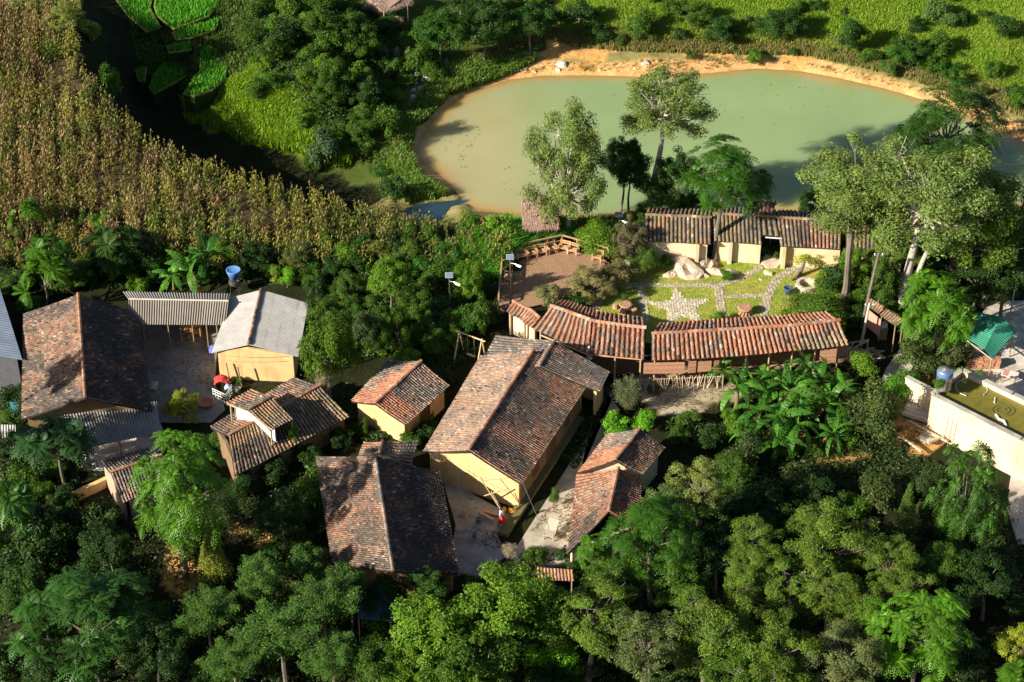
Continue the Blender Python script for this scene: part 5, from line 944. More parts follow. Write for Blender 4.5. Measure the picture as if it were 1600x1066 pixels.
# person in a red skirt
def person(px_, py_, lab):
    p = G(px_, py_, .05); r = empty('person', p, lab, 'person', rz=-2.2)
    J = {'pel': (0, 0, .93), 'sp': (0, .0, 1.12), 'ch': (0, .01, 1.32), 'nk': (0, 0, 1.45), 'hd': (0, .02, 1.56), 'top': (0, .02, 1.68), 'ls': (-.17, 0, 1.38), 'le': (-.23, -.06, 1.12), 'lw': (-.20, .10, .92), 'rs': (.17, 0, 1.38), 're': (.24, .02, 1.12), 'rw': (.22, .14, .93),
         'lh': (-.09, 0, .88), 'lk': (-.10, .16, .50), 'la': (-.10, .14, .09), 'lt': (-.10, .30, .035), 'rh': (.09, 0, .88), 'rk': (.10, -.04, .50), 'ra': (.10, -.28, .12), 'rt': (.10, -.14, .03)}
    R = {'pel': .13, 'sp': .105, 'ch': .125, 'nk': .05, 'hd': .085, 'top': .07, 'ls': .055, 'le': .04, 'lw': .028, 'rs': .055, 're': .04, 'rw': .028, 'lh': .09, 'lk': .058, 'la': .036, 'lt': .03, 'rh': .09, 'rk': .058, 'ra': .036, 'rt': .03}
    E = [('pel', 'sp'), ('sp', 'ch'), ('ch', 'nk'), ('nk', 'hd'), ('hd', 'top'), ('ch', 'ls'), ('ls', 'le'), ('le', 'lw'), ('ch', 'rs'), ('rs', 're'), ('re', 'rw'), ('pel', 'lh'), ('lh', 'lk'), ('lk', 'la'), ('la', 'lt'), ('pel', 'rh'), ('rh', 'rk'), ('rk', 'ra'), ('ra', 'rt')]
    for s, wr in (('l', 'lw'), ('r', 'rw')):
        b = np.array(J[wr]); sx = -1 if s == 'l' else 1; J[s+'pm'] = tuple(b+[0, .03, -.06]); R[s+'pm'] = .024; E.append((wr, s+'pm'))
        for f, (ox, L) in enumerate(((-.024, .075), (-.008, .085), (.008, .08), (.024, .06))):
            J['%sf%d' % (s, f)] = tuple(b+[ox, .045+.0, -.09]); J['%sg%d' % (s, f)] = tuple(b+[ox*1.2, .06, -.09-L*.7]); R['%sf%d' % (s, f)] = .009; R['%sg%d' % (s, f)] = .008; E += [(s+'pm', '%sf%d' % (s, f)), ('%sf%d' % (s, f), '%sg%d' % (s, f))]
        J[s+'th'] = tuple(b+[-sx*.03, .07, -.07]); R[s+'th'] = .009; E.append((wr, s+'th'))
    J['nose'] = (0, .125, 1.575); R['nose'] = .014; E.append(('hd', 'nose'))
    ks = list(J); me = bpy.data.meshes.new('body'); me.from_pydata([J[k] for k in ks], [(ks.index(a), ks.index(b)) for a, b in E], []); o = bpy.data.objects.new('body', me); COL.objects.link(o); o.parent = r
    md = o.modifiers.new('skin', 'SKIN'); 
    if not me.skin_vertices: 
        import bmesh
        bm = bmesh.new(); bm.from_mesh(me); bm.verts.layers.skin.verify(); bm.to_mesh(me); bm.free()
    for k, v in zip(ks, me.skin_vertices[0].data): v.radius = (R[k], R[k]*(.8 if k in ('ch', 'sp', 'pel') else 1)); v.use_root = (k == 'pel')
    o.modifiers.new('sub', 'SUBSURF').levels = 1; o.modifiers['sub'].render_levels = 1; me.materials.append(M['skin'])
    def shell(name, prof, c, parent=r, n=20, org=(0, 0, 0), sx=1., sy=.8):
        m = MB(); m.lathe(prof, (0, 0, 0), n, c); o = m.obj(name, M['cloth'], parent, smooth=True); 
        for v in o.data.vertices: v.co = (v.co.x*sx+org[0], v.co.y*sy+org[1]+(0 if v.co.z > .9 else .0), v.co.z+org[2])
        return o
    shell('skirt', [[.135, 1.04], [.165, .98], [.20, .85], [.26, .62], [.31, .44], [.30, .43]], (.72, .02, .03))
    shell('blouse', [[.10, 1.47], [.17, 1.42], [.185, 1.34], [.165, 1.2], [.15, 1.05], [.15, 1.0]], (.82, .74, .76), sx=1.1)
    for s, wr in ((-1, 'l'), (1, 'r')):
        a, b = np.array(J[wr+'s']), np.array(J[wr+'e']); m = MB(); m.tube([a+(a-b)*.05, a*.5+b*.5, b], [.075, .065, .055], 10, (.82, .74, .76)); m.obj('sleeve', M['cloth'], r, smooth=True)
    m = MB(); m.lathe([[0, 1.72], [.06, 1.71], [.10, 1.66], [.108, 1.58], [.10, 1.50], [.085, 1.40], [.05, 1.22]], (0, -.022, 0), 14, (.02, .015, .012)); ho = m.obj('hair', M['cloth'], r, smooth=True)
    for s in (-1, 1):
        m = MB(); m.lathe([[0, -.012], [.009, -.005], [.009, .005], [0, .012]], (s*.03, .098, 1.60), 6, (.02, .02, .02)); m.obj('eye', M['paint'], r)
    for s, k in ((-1, 'la'), (1, 'ra')): q = np.array(J[k]); m = MB(); m.tube([q+[0, -.03, -.07], q+[0, .17 if s < 0 else .14, -.08]], [.045, .035], 8, (.1, .08, .08)); m.obj('shoe', M['paint'], r)
    return r
person(784, 822, 'long-haired person in white blouse and red skirt walking past the ochre gable')
# parked motorbike half hidden behind the hedge
p = G(925, 872, .05); r = empty('motorbike', p, 'dark motorbike parked in the shade at the end of the long brick-red shed', 'motorbike', rz=.5)
r.location = G(873, 872, .05)
for x in (-.6, .6):
    m = MB(); t = np.linspace(0, 2*math.pi, 19); m.tube(np.stack([x+.27*np.cos(t), 0*t, .3+.27*np.sin(t)], -1), .05, 6, (.03, .03, .03), cap=False); o = m.obj('wheel', M['paint'], r); m = MB(); m.tube([[x, -.03, .3], [x, .03, .3]], .20, 12, (.4, .4, .4)); m.obj('rim', M['metal'], o)
m = MB(); m.tube([[-.6, 0, .3], [-.1, 0, .45], [.35, 0, .75], [.6, 0, .3]], [.05, .12, .08, .04], 8, (.12, .12, .14)); m.tube([[-.15, 0, .35], [.15, 0, .35]], .14, 8, (.2, .2, .2)); m.obj('frame', M['paint'], r)
m = MB(); m.box((-.3, 0, .76), (.7, .24, .12), (.04, .04, .04)); m.obj('seat', M['cloth'], r); m = MB(); m.tube([[.36, -.3, 1.0], [.42, 0, .98], [.36, .3, 1.0]], .025, 6, (.5, .5, .5)); m.tube([[.42, 0, .98], [.5, 0, .6]], .04, 6, (.5, .5, .5)); m.obj('handlebar', M['metal'], r); m = MB(); m.lathe([[0, -.06], [.09, -.04], [.09, .04], [0, .06]], (.52, 0, .88), 10, (.7, .7, .7)); m.obj('headlight', M['metal'], r)
# white table with a cloth in the concrete yard
p = G(1576, 596, .05); r = empty('yard_table', p, 'low table with a white and pink cloth in the shade of the concrete yard', 'table', rz=-.4); m = MB(); m.box((0, 0, .72), (1.25, .85, .05), (.80, .68, .64)); m.obj('tabletop', M['cloth'], r)
m = MB(); m.box((-.3, 0, .748), (.4, .84, .006), (.62, .28, .22)); m.obj('cloth_runner', M['cloth'], r)
for x in (-.5, .5):
    for y in (-.33, .33): m = MB(); m.box((x, y, .36), (.06, .06, .7), (.3, .2, .14)); m.obj('leg', M['wood'], r)
m = MB(); m.tube([[0, 0, .95], [1.7, .75, 1.0]], .03, 6, (.7, .62, .5)); o = m.obj('timber_pole', M['wood']); o.location = (p[0]+.3, p[1]+.2, -.12); tag(o, 'thin pale pole sticking out past the white-clothed table', 'pole')
# timber and sheets lying on the ochre bank below the cream wall
for k, (x0, y0, x1, y1, w_, lab) in enumerate(((1418, 658, 1480, 690, .12, 'long pole lying along the ochre bank below the cream wall'), (1402, 678, 1440, 706, .1, 'lower pole on the ochre bank'), (1450, 692, 1482, 680, .12, 'short pole crossing the others below the cream wall'))):
    m = MB(); m.tube([G(x0, y0, .5), G(x1, y1, .45)], w_, 6, (.52, .42, .3)); tag(centre(m.obj('timber_pole', M['wood'])), lab, 'pole')
for k, (x, y, a, lab, c_) in enumerate(((1432, 648, -.5, 'upper stack of grey planks and sheets by the cream wall', (.45, .42, .40)), (1451, 684, -.55, 'lower small corrugated sheet pile on the ochre bank', (.50, .44, .38)))):
    r = empty('plank_stack', G(x, y, 0), lab, 'planks', rz=a); 
    for j in range(8): m = MB(); m.box((0+random.uniform(-.15, .15), (j-3.5)*.22, .22+.02*(j % 2)), (2.0 if k == 0 else 1.4, .19, .05), np.array(c_)*random.uniform(.8, 1.2)); m.obj('plank', M['wood'], r)
    m = MB(); m.box((0, 0, .1), (.3, 1.7, .18), (.3, .24, .18)); m.obj('bearer', M['wood'], r)

# ================================================================== VEGETATION
def unit(v): return v/(np.linalg.norm(v, axis=-1, keepdims=True)+1e-9)
def leaf_quads(m, Pn, Nn, size, asp, col, r, droop=0.0, fold=True):
    """a leaf is a small kite lying across its normal, with a random turn; Pn (n,3) points, Nn normals"""
    n = len(Pn); t = r.normal(0, 1, (n, 3)); t[:, 2] -= droop; a = unit(t-Nn*np.sum(t*Nn, 1)[:, None]); b = np.cross(Nn, a); s = (size*r.uniform(.65, 1.35, n))[:, None]
    p0 = Pn-a*s*.5; p2 = Pn+a*s*.5-Nn*s*.12; w_ = s*asp*.5; p1 = Pn+b*w_+Nn*s*.10-a*s*.05; p3 = Pn-b*w_+Nn*s*.10-a*s*.05
    Vt = np.stack([p0, p1, p2, p3], 1).reshape(-1, 3); m.add(Vt, np.arange(4*n).reshape(-1, 4), col)
def crown(name, seed, R=1.0, Hh=1.0, nc=26, nl=9000, ls=.05, asp=.55, cr=(.26, .42), droop=.3, hue=.18, up=.5, low=-.35, holes=.15, tip=None):
    r = np.random.default_rng(seed); m = MB(); c = []; k = 0
    while len(c) < nc and k < 4000:
        k += 1; d = unit(r.normal(0, 1, 3)); 
        if d[2] < low: continue
        q = d*r.uniform(.35, .86)
        if all(np.linalg.norm(q-x) > cr[0]*.62 for x in c): c.append(q)
    c = np.array(c); rad = r.uniform(*cr, len(c)); w_ = rad**2; w_ /= w_.sum(); idx = r.choice(len(c), nl, p=w_)
    d = unit(r.normal(0, 1, (nl, 3))+np.array([0, 0, .25])); f = r.random(nl)**(1/2.2); rr_ = rad[idx]*f*(1+.25*(vn(d[:, 0]*3+idx, d[:, 1]*3+d[:, 2]*2, .6, seed)-.5)*2); Pn = c[idx]+d*rr_[:, None]*np.array([1, 1, .8])
    keep = (vn(Pn[:, 0]*7+Pn[:, 2]*5, Pn[:, 1]*7-Pn[:, 2]*3, 1, seed) > holes); Pn, d, idx = Pn[keep], d[keep], idx[keep]; n = len(Pn)
    Nn = unit(d*.7+unit(Pn)*.3+np.array([0, 0, up])+r.normal(0, .45, (n, 3))); cv = r.uniform(1-hue, 1+hue, len(c))[idx]; cw = r.uniform(-.5, .5, len(c))[idx]
    col = cv[:, None]*r.uniform(.7, 1.3, (n, 1))*(1+np.array([.35, .05, -.2])*(cw[:, None]*hue*2+r.normal(0, .12, (n, 1))))
    if tip is not None: k_ = r.random(n) < tip[0]; col[k_] = col[k_]*np.array(tip[1])
    leaf_quads(m, Pn*np.array([R, R, Hh]), Nn, ls, asp, np.clip(col, 0, 4), r, droop); return m.mesh(name, M['leaf']), c
TRK = {}
def limbs(name, seed, c, base=-1.6, lean=(0, 0), rad=.05, every=2, mt='bark'):
    """limbs in the crown's own frame; a matching trunk from 0 to 1 is kept in TRK"""
    r = np.random.default_rng(seed); m = MB(); top = np.array([lean[0]*.4, lean[1]*.4, -.35]); t = np.linspace(0, 1, 7); q0 = np.array([r.uniform(-.12, .12), r.uniform(-.12, .12)])
    ax = np.c_[q0[0]*(1-t)**1.5+.04*np.sin(t*5+seed), q0[1]*(1-t)**1.5+.04*np.cos(t*4+seed)-.04*math.cos(4+seed)*t, t]; ax[-1, :2] = 0; tm = MB(); tm.tube(ax, np.linspace(rad*1.15, rad*.62, 7)*np.r_[1.3, np.ones(6)], 8)
    for q in c[::every]:
        s = top+np.array([0, 0, r.uniform(-.05, .1)]); mid = s*.5+q*.5+r.normal(0, .04, 3)-np.array([0, 0, .06]); m.tube([s-[0, 0, .02], mid, q*.92], [rad*.5, rad*.28, rad*.10], 5)
        for _ in range(3): e = q*.95+r.normal(0, .09, 3); m.tube([mid*.3+q*.65, e], [rad*.14, rad*.05], 4)
    me = m.mesh('limbs', M[mt]); TRK[me.name] = tm.mesh('trunk', M[mt]); return me
def frond(m, base, dirs, L, r, col, nleaf=7, droop=.5, lw=.11):
    """compound leaves: arching rachis with pairs of leaflets. base,dirs (n,3)"""
    n = len(base); d = unit(dirs); side = unit(np.cross(d, np.array([0, 0, 1.0])+d*.01)); L = L[:, None]
    Vs = []; C = []
    for k in range(nleaf):
        t = (k+.6)/nleaf; p = base+d*L*t; p[:, 2] -= (droop*L[:, 0]*t*t); fw = unit(d-np.array([0, 0, 1.0])*2*droop*t)
        ll = L*.34*math.sin(math.pi*min(.95, t*.85+.12)); w_ = L*lw
        for s in (-1, 1):
            o = unit(side*s+fw*.55-np.array([0, 0, .25])); q0 = p; q2 = p+o*ll; q1 = p+o*ll*.45+fw*w_*.6; q3 = p+o*ll*.45-fw*w_*.5; Vs.append(np.stack([q0, q1, q2, q3], 1)); C.append(col*(1+r.normal(0, .10, (n, 1))))
    Vt = np.concatenate(Vs).reshape(-1, 3); m.add(Vt, np.arange(len(Vt)).reshape(-1, 4), np.clip(np.concatenate(C), 0, 4))
def pinnate(name, seed, nr=90, nf=11, L=.30, low=-.25, droop=.55, nleaf=7, hue=.15, nc=14, cr=.42):
    r = np.random.default_rng(seed); m = MB(); cs = []
    for _ in range(3000):
        d = unit(r.normal(0, 1, 3)); q = d*r.uniform(.4, .75)
        if d[2] > low-.1 and all(np.linalg.norm(q-x) > .34 for x in cs): cs.append(q)
        if len(cs) >= nc: break
    cs = np.array(cs); tips = []
    while len(tips) < nr:
        k = r.integers(len(cs)); d = unit(r.normal(0, 1, 3)+np.array([0, 0, .5])+cs[k]*.8); q = cs[k]+d*cr*r.uniform(.55, 1)*np.array([1, 1, .8])
        tips.append(np.r_[q, k])
    tips = np.array(tips); B = []; D = []; C = []; ck = r.uniform(1-hue, 1+hue, len(cs))
    for q in tips:
        p = q[:3]; k = int(q[3]); out = unit(p-cs[k]*.6); ph = r.uniform(0, 6.28); b = r.uniform(.75, 1.25)*ck[k]
        u_ = unit(out+np.array([0, 0, .6])); s = unit(np.cross(u_, [.3, .9, .1])); s2 = np.cross(u_, s)
        for j in range(nf): a = ph+j*2*math.pi/nf; B.append(p); D.append(s*math.cos(a)+s2*math.sin(a)+u_*r.uniform(.1, .7)); C.append([b*1.05, b, b])
    B, D, C = np.array(B), np.array(D), np.array(C); frond(m, B, D, L*r.uniform(.7, 1.2, len(B)), r, C*r.uniform(.85, 1.15, (len(B), 1)), nleaf, droop)
    return m.mesh(name, M['leaf']), cs
def fine(name, seed, nplume=26, per=420, ls=.05, spread=1.0):
    """bamboo-like: arching plumes of narrow leaves"""
    r = np.random.default_rng(seed); m = MB(); tips = []
    for i in range(nplume):
        a = r.uniform(0, 6.28); e = r.uniform(.25, 1.0)*spread; t = r.beta(3, 1.6, per); b0 = np.array([0, 0, -.9]); tip = np.array([math.cos(a)*e, math.sin(a)*e, r.uniform(-.1, .75)*(1.1-e*.6)]); h = r.uniform(.35, .8)
        p = b0*(1-t)[:, None]+tip*t[:, None]; p[:, 2] += h*4*t*(1-t)*.55; w_ = .17*np.sin(math.pi*np.clip(t, .1, .97))+.02; p += r.normal(0, 1, (per, 3))*w_[:, None]*np.array([.7, .7, .45]); p[:, 2] -= w_*r.random(per)*.5
        Nn = unit(np.array([0, 0, 1.0])+r.normal(0, .55, (per, 3))); c = r.uniform(.8, 1.2)*r.uniform(.7, 1.3, (per, 1))*np.ones(3); leaf_quads(m, p, Nn, ls, .26, c, r, 1.3); tips.append((b0, tip, h))
    me = m.mesh(name, M['leaf']); m = MB()
    for b0, tip, h in tips: t = np.linspace(0, 1, 8)[:, None]; p = b0*(1-t)+tip*t; p[:, 2:3] += h*4*t*(1-t)*.55; m.tube(p, np.linspace(.012, .003, 8), 5)
    m.tube([[0, 0, -1.2], [0, 0, -.9]], .03, 6); return me, m.mesh(name+'_culm', M['bark'])
PROTO = {}
def reg(k, lst): PROTO[k] = lst
def mk(k, n, f):
    L = []
    for i in range(n): L.append(f(i))
    reg(k, L)
def _b(i, **k):
    lk = {a: k.pop(a) for a in ('rad', 'every', 'lean') if a in k}; me, c = crown('crown', i, **k); return me, limbs('trunk', i, c, **lk)
mk('olive', 4, lambda i: _b(100+i, nc=60, nl=26000, ls=.047, asp=.42, cr=(.13, .25), droop=.7, hue=.2, holes=.27, rad=.055, every=1, low=-.85, tip=(.12, (1.6, 1.45, 1.5))))
mk('mid', 4, lambda i: _b(200+i, nc=46, nl=15000, ls=.062, asp=.5, cr=(.15, .28), droop=.5, hue=.24, holes=.2, low=-.5))
def _bush(i, nl=3600, ls=.12):
    me, c = crown('crown', i, nc=15, nl=nl, ls=ls, asp=.5, cr=(.28, .46), droop=.4, hue=.22, holes=.12, low=-.25); return me, limbs('trunk', i, c, base=-1.0, rad=.05)
mk('bush', 6, lambda i: _bush(300+i)); mk('shrub', 3, lambda i: _bush(330+i, 9000, .075))
def _pin(i, **k): me, c = pinnate('crown', i, **k); return me, limbs('trunk', i, c, base=-1.7, rad=.05, every=1)
mk('pinnate', 4, lambda i: _pin(400+i, nr=150, nf=9, L=.23, nc=20, cr=.30, low=-.95)); mk('pinlarge', 2, lambda i: _pin(430+i, nr=100, nf=9, L=.30, nleaf=8, droop=.45, nc=17, cr=.34, low=-.9))
mk('fern', 2, lambda i: _pin(450+i, nr=14, nf=13, L=.62, nc=6, nleaf=9, droop=.35, cr=.3))
def _f(i, *a, **k):
    me, tm_ = fine('crown', i, *a, **k); t = MB(); t.tube([[0, 0, 0], [.02, 0, .5], [0, 0, 1]], [.05, .045, .04], 6); TRK[tm_.name] = t.mesh('trunk', M['bark']); return me, tm_
mk('bamboo', 3, lambda i: _f(500+i, 34, 620, .065))
mk('broom', 2, lambda i: _f(520+i, 46, 260, .055, .62))
def _cone(i):
    r = np.random.default_rng(i); n = 5200; t = r.random(n)**.7; a = r.uniform(0, 6.28, n); lay = np.floor(t*9)/9; rr_ = (1-lay*.9)*r.random(n)**.45*.75; p = np.c_[rr_*np.cos(a), rr_*np.sin(a), t*1.9-.95-.2*rr_]; m = MB(); Nn = unit(np.c_[np.cos(a)*.6, np.sin(a)*.6, np.ones(n)]+r.normal(0, .4, (n, 3))); leaf_quads(m, p, Nn, .09, .4, r.uniform(.65, 1.35, (n, 1))*np.ones(3), r, .4)
    q_ = MB(); q_.tube([[0, 0, 0], [0, 0, 1]], [.04, .035], 6); t_ = MB(); t_.tube([[0, 0, -.7], [0, 0, .9]], [.03, .006], 6)
    for k in range(16): b_ = k*2.4; z = -.7+k*.09; L = .6*(1-k/18); t_.tube([[0, 0, z], [L*math.cos(b_), L*math.sin(b_), z+.05]], [.012, .004], 4)
    tt = t_.mesh('limbs', M['bark']); TRK[tt.name] = q_.mesh('trunk', M['bark']); return m.mesh('crown', M['leaf']), tt
mk('cone', 2, lambda i: _cone(600+i))
CNT = {}
PALE = {}
for _c, _t in PROTO['olive']:
    q_ = _t.copy(); q_.materials.clear(); q_.materials.append(M['palebark']); PALE[_t.name] = q_; k_ = TRK[_t.name].copy(); k_.materials.clear(); k_.materials.append(M['palebark']); TRK[q_.name] = k_
def tree(kind, px_, py_, rx, ry, hc, col, label, name=None, cat='tree', group=None, rz=None, lean=None, base=None):
    """crown centre seen at photo pixel px,py and hc metres above the ground there; rx, ry = half size in photo pixels"""
    g0 = 0.0
    if base is not None:
        b_ = P1(*base); g0 = b_[2]; 
        d = raydir(px_, py_); t = (b_[1]-CAMY)/d[1]; c = np.array([d[0]*t, b_[1], CAMH+d[2]*t]); 
    else:
        c = G(px_, py_, hc)
        for _ in range(8): g0 = float(H(c[0], c[1])); c = G(px_, py_, g0+hc)
    if kind in ('pinnate', 'pinlarge'): rx, ry = rx*.88, ry*.88
    s = ppm(c); r_ = rx/s; el = math.atan2(CAMH-c[2], c[1]-CAMY); v2 = (ry/s)**2-(r_*math.sin(el))**2; hz_ = math.sqrt(v2)/math.cos(el) if v2 > 0 else 0; hz_ = max(hz_, .75*r_); hc_ = c[2]-g0
    if base is None and (kind in ('bush', 'shrub') or (kind == 'mid' and hc <= 3)) and hc_ > .75*hz_:
        for _ in range(6): c = G(px_, py_, g0+.75*hz_); g0 = float(H(c[0], c[1]))
        c[2] = g0+.75*hz_; hc_ = .75*hz_
    L = PROTO[kind]; k = CNT.get(kind, 0); CNT[kind] = k+1; cm, tm = L[k % len(L)]; tm = PALE.get(tm.name, tm) if 'pale-trunked' in label or 'thick grey' in label else tm; name = name or {'bush': cat if cat in ('bush', 'shrub') else 'small_tree', 'shrub': 'shrub', 'bamboo': 'bamboo_clump', 'fern': 'feathery_tree', 'cone': 'young_conifer', 'broom': 'broom_shrub'}.get(kind, 'broadleaf_tree')
    root = empty(name, (c[0], c[1], g0), label, cat, group); rzz = random.uniform(0, 6.28) if rz is None else rz; root.rotation_euler = (0, 0, rzz)
    o = bpy.data.objects.new('crown', cm); COL.objects.link(o); o.parent = root; o.location = (0, 0, hc_); o.scale = (r_, r_, hz_); o.color = (*[float(x) for x in col], 1)
    if tm.name in TRK:
        l = bpy.data.objects.new('limbs', tm); COL.objects.link(l); l.parent = root; l.location = (0, 0, hc_); l.scale = (r_, r_, hz_)
        t = bpy.data.objects.new('trunk', TRK[tm.name]); COL.objects.link(t); t.parent = root; t.location = (0, 0, -.1); t.scale = (r_, r_, max(.15, hc_-.35*hz_+.1))
    else:
        t = bpy.data.objects.new('trunk', tm); COL.objects.link(t); t.parent = root; t.location = (0, 0, hc_); t.scale = (r_, r_, max(hc_/1.2, hz_*.6)+.02)
    return root, c
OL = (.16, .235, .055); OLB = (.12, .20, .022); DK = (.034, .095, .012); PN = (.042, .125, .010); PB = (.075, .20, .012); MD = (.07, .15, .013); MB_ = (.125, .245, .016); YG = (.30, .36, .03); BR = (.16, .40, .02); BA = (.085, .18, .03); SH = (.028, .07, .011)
# --- trees about the lawn and pond
tree('olive', 886, 265, 74, 112, 7.0, OL, 'tall slim olive-green tree left of the pale-trunked tree, over the pond', base=(884, 372))
tree('olive', 1034, 163, 90, 72, 11, OL, 'pale-trunked olive-green tree leaning out over the middle of the pond', base=(1038, 335))
tree('mid', 985, 268, 38, 50, 4.5, DK, 'dark green tree behind the pale trunk at the near shore', base=(990, 335)); tree('mid', 1035, 305, 42, 40, 2.5, MD, 'leafy tree just behind the left end of the back hall', base=(1040, 345))
tree('pinnate', 1132, 272, 92, 66, 8.5, PN, 'dark feathery tree standing in front of the back hall, forked trunk', base=(1112, 404))
tree('olive', 1345, 288, 104, 92, 9, OL, 'left part tree of the big olive-green group by the pond', base=(1350, 470)); tree('olive', 1450, 300, 132, 112, 11, OL, 'largest olive-green tree, two thick grey trunks, right of the back hall', base=(1412, 498)); tree('olive', 1548, 350, 100, 92, 9, OLB, 'right-hand tree of the big olive-green group, at the picture edge', base=(1545, 480))
tree('olive', 1395, 330, 84, 74, 8, OL, 'olive-green tree filling the middle of the olive-green group', base=(1392, 462)); tree('olive', 1510, 285, 74, 62, 9, OL, 'high olive-green crown at the back of the olive-green group', base=(1515, 440))
tree('olive', 1400, 380, 60, 50, 6, OLB, 'lower olive-green tree whose leaves hang over the back hall end', base=(1398, 455))
tree('pinnate', 1482, 200, 104, 92, 6, DK, 'dark feathery tree rising beyond the olive group at the pond end', base=(1500, 290)); tree('bush', 1460, 195, 16, 16, 8, (.40, .12, .03), 'reddish-leaved young tree among the dark feathery crown', base=(1470, 285))
tree('mid', 1270, 318, 30, 28, 2, DK, 'dark shrub on the shore behind the back hall, left of the big olive group', cat='shrub'); 
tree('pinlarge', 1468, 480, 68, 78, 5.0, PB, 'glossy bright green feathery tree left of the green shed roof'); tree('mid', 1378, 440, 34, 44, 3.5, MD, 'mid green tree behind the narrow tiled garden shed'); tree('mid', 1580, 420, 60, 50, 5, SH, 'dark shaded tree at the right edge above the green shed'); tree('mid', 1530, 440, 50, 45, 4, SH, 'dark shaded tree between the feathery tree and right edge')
tree('mid', 1330, 420, 36, 40, 2.5, MB_, 'light green shrub at the right end of the back hall wall', cat='shrub'); tree('shrub', 1278, 478, 46, 34, 1.5, MD, 'rounded dark shrub behind the red-roofed hall, right of the stone path', cat='shrub'); tree('bush', 1290, 440, 26, 22, 1.2, MB_, 'small light shrub right of the stone ring', cat='shrub')
tree('olive', 922, 445, 44, 32, 2.8, (.27, .26, .11), 'spindly pale tree standing at the right edge of the deck', base=(908, 468)); tree('bush', 860, 462, 26, 22, 2.0, (.20, .21, .09), 'small grey-green tree in front of the deck, by the bent roof', base=(855, 482)); tree('shrub', 960, 425, 34, 28, 1.6, (.20, .19, .085), 'greyish shrub between deck and boulders', cat='shrub'); tree('shrub', 1005, 408, 26, 28, 1.5, MD, 'green shrub at the left of the boulders', cat='shrub'); tree('bush', 1040, 412, 16, 14, 1.0, MD, 'low green shrub touching the largest boulder', cat='shrub')
tree('bush', 1133, 432, 13, 9, .4, PB, 'little bright shrub growing at the boulder group end', cat='shrub'); tree('bush', 898, 475, 22, 14, .7, DK, 'dark low shrub between deck and gallery roof', cat='shrub'); tree('bush', 1040, 385, 18, 13, 1.0, YG, 'yellowing shrub against the cream wall, left end', cat='shrub'); tree('bush', 1262, 400, 26, 14, 1.0, YG, 'sparse yellow shrub against the cream wall, right half', cat='shrub'); tree('bush', 1212, 400, 6, 8, .6, MD, 'small plant growing by the back hall doorway', cat='shrub')
tree('bush', 1225, 500, 20, 10, .5, MB_, 'low shrub behind the red-roofed hall, between the root table and dark shrub', cat='shrub'); tree('bush', 1120, 497, 16, 8, .5, MB_, 'low plants behind the red-roofed hall below the star', cat='shrub'); tree('bush', 978, 468, 8, 10, 1.2, MD, 'small potted shrub on the shaded root-wood table', cat='shrub')
tree('mid', 1005, 345, 34, 30, 2, MD, 'mid green tree at the left end of the back hall'); tree('shrub', 935, 380, 40, 22, 1.3, MB_, 'leafy light green shrub behind the right rail of the deck', cat='shrub'); tree('olive', 985, 372, 34, 40, 2.5, (.16, .15, .08), 'half bare grey tree between deck and back hall')
big = [o for o in bpy.data.objects if o.get('label', '').startswith('largest olive-green tree')][0]; bl = np.array(big.location)
for o in list(big.children):
    if o.name.startswith('trunk'): bpy.data.objects.remove(o)
big.rotation_euler = (0, 0, 0)
def vp(px_, py_): d = raydir(px_, py_); t = (bl[1]-CAMY)/d[1]; return np.array([d[0]*t, bl[1], CAMH+d[2]*t])-bl
for pts, r0 in (([(1409, 496), (1413, 455), (1423, 415), (1436, 370), (1446, 330)], .42), ([(1421, 492), (1428, 450), (1442, 415), (1458, 385), (1480, 340)], .27)):
    q = np.array([vp(*p_) for p_ in pts]); q[:, 1] += np.linspace(0, .8, len(q)); q[0, 2] -= .4; m = MB(); m.tube(q, np.linspace(r0, r0*.5, len(q)), 9); m.obj('trunk', M['palebark'], big, smooth=True)
# --- left and centre
tree('mid', 514, 548, 52, 84, 4.4, (.095, .185, .016), 'tall green tree close to the right of the yellow house'); tree('broom', 505, 600, 26, 40, 2.6, (.32, .30, .20), 'thin pale leafless tree beside the low tiled kitchen roof', cat='tree', name='bare_tree')
tree('pinnate', 283, 758, 102, 118, 8.0, PB, 'big glossy green tree in front of the outhouse and kitchen house'); tree('mid', 285, 636, 33, 36, 2.6, YG, 'round yellow-green tree in the courtyard corner'); tree('mid', 458, 690, 20, 34, 2.5, MB_, 'young bright tree before the kitchen roof')
tree('cone', 330, 862, 40, 44, 3, (.24, .28, .04), 'yellowish conifer-like young tree below the big glossy tree', name='young_conifer')
tree('pinlarge', 137, 975, 125, 92, 6, (.038, .115, .018), 'wide dark blue-green feathery tree in the bottom left corner'); tree('bush', 60, 850, 60, 60, 2, SH, 'shaded shrub left of the ochre dirt patch', cat='shrub')
tree('fern', 20, 800, 44, 70, 3, (.07, .20, .03), 'feathery green tree at the left picture edge, lower half'); tree('fern', 88, 690, 54, 54, 4.5, (.03, .09, .025), 'dark palm-like tree in the shade left of the lean-to')
for k, (x, y, rx, ry, lab) in enumerate(((322, 955, 60, 48, 'leftmost arching bamboo clump at the bottom'), (405, 905, 50, 50, 'upper left bamboo clump below the barn'), (440, 985, 85, 70, 'largest bamboo clump at the bottom, left of the leafy tree'), (505, 940, 60, 60, 'bamboo clump nearest the barn front'), (520, 1030, 60, 44, 'bamboo clump at the bottom edge left of centre'), (365, 1030, 60, 44, 'low bamboo clump at the bottom edge'))):
    tree('bamboo', x, y, rx, ry, 5.5+.4*(k % 2), BA, lab, cat='bamboo', group='bamboo clumps at the bottom')
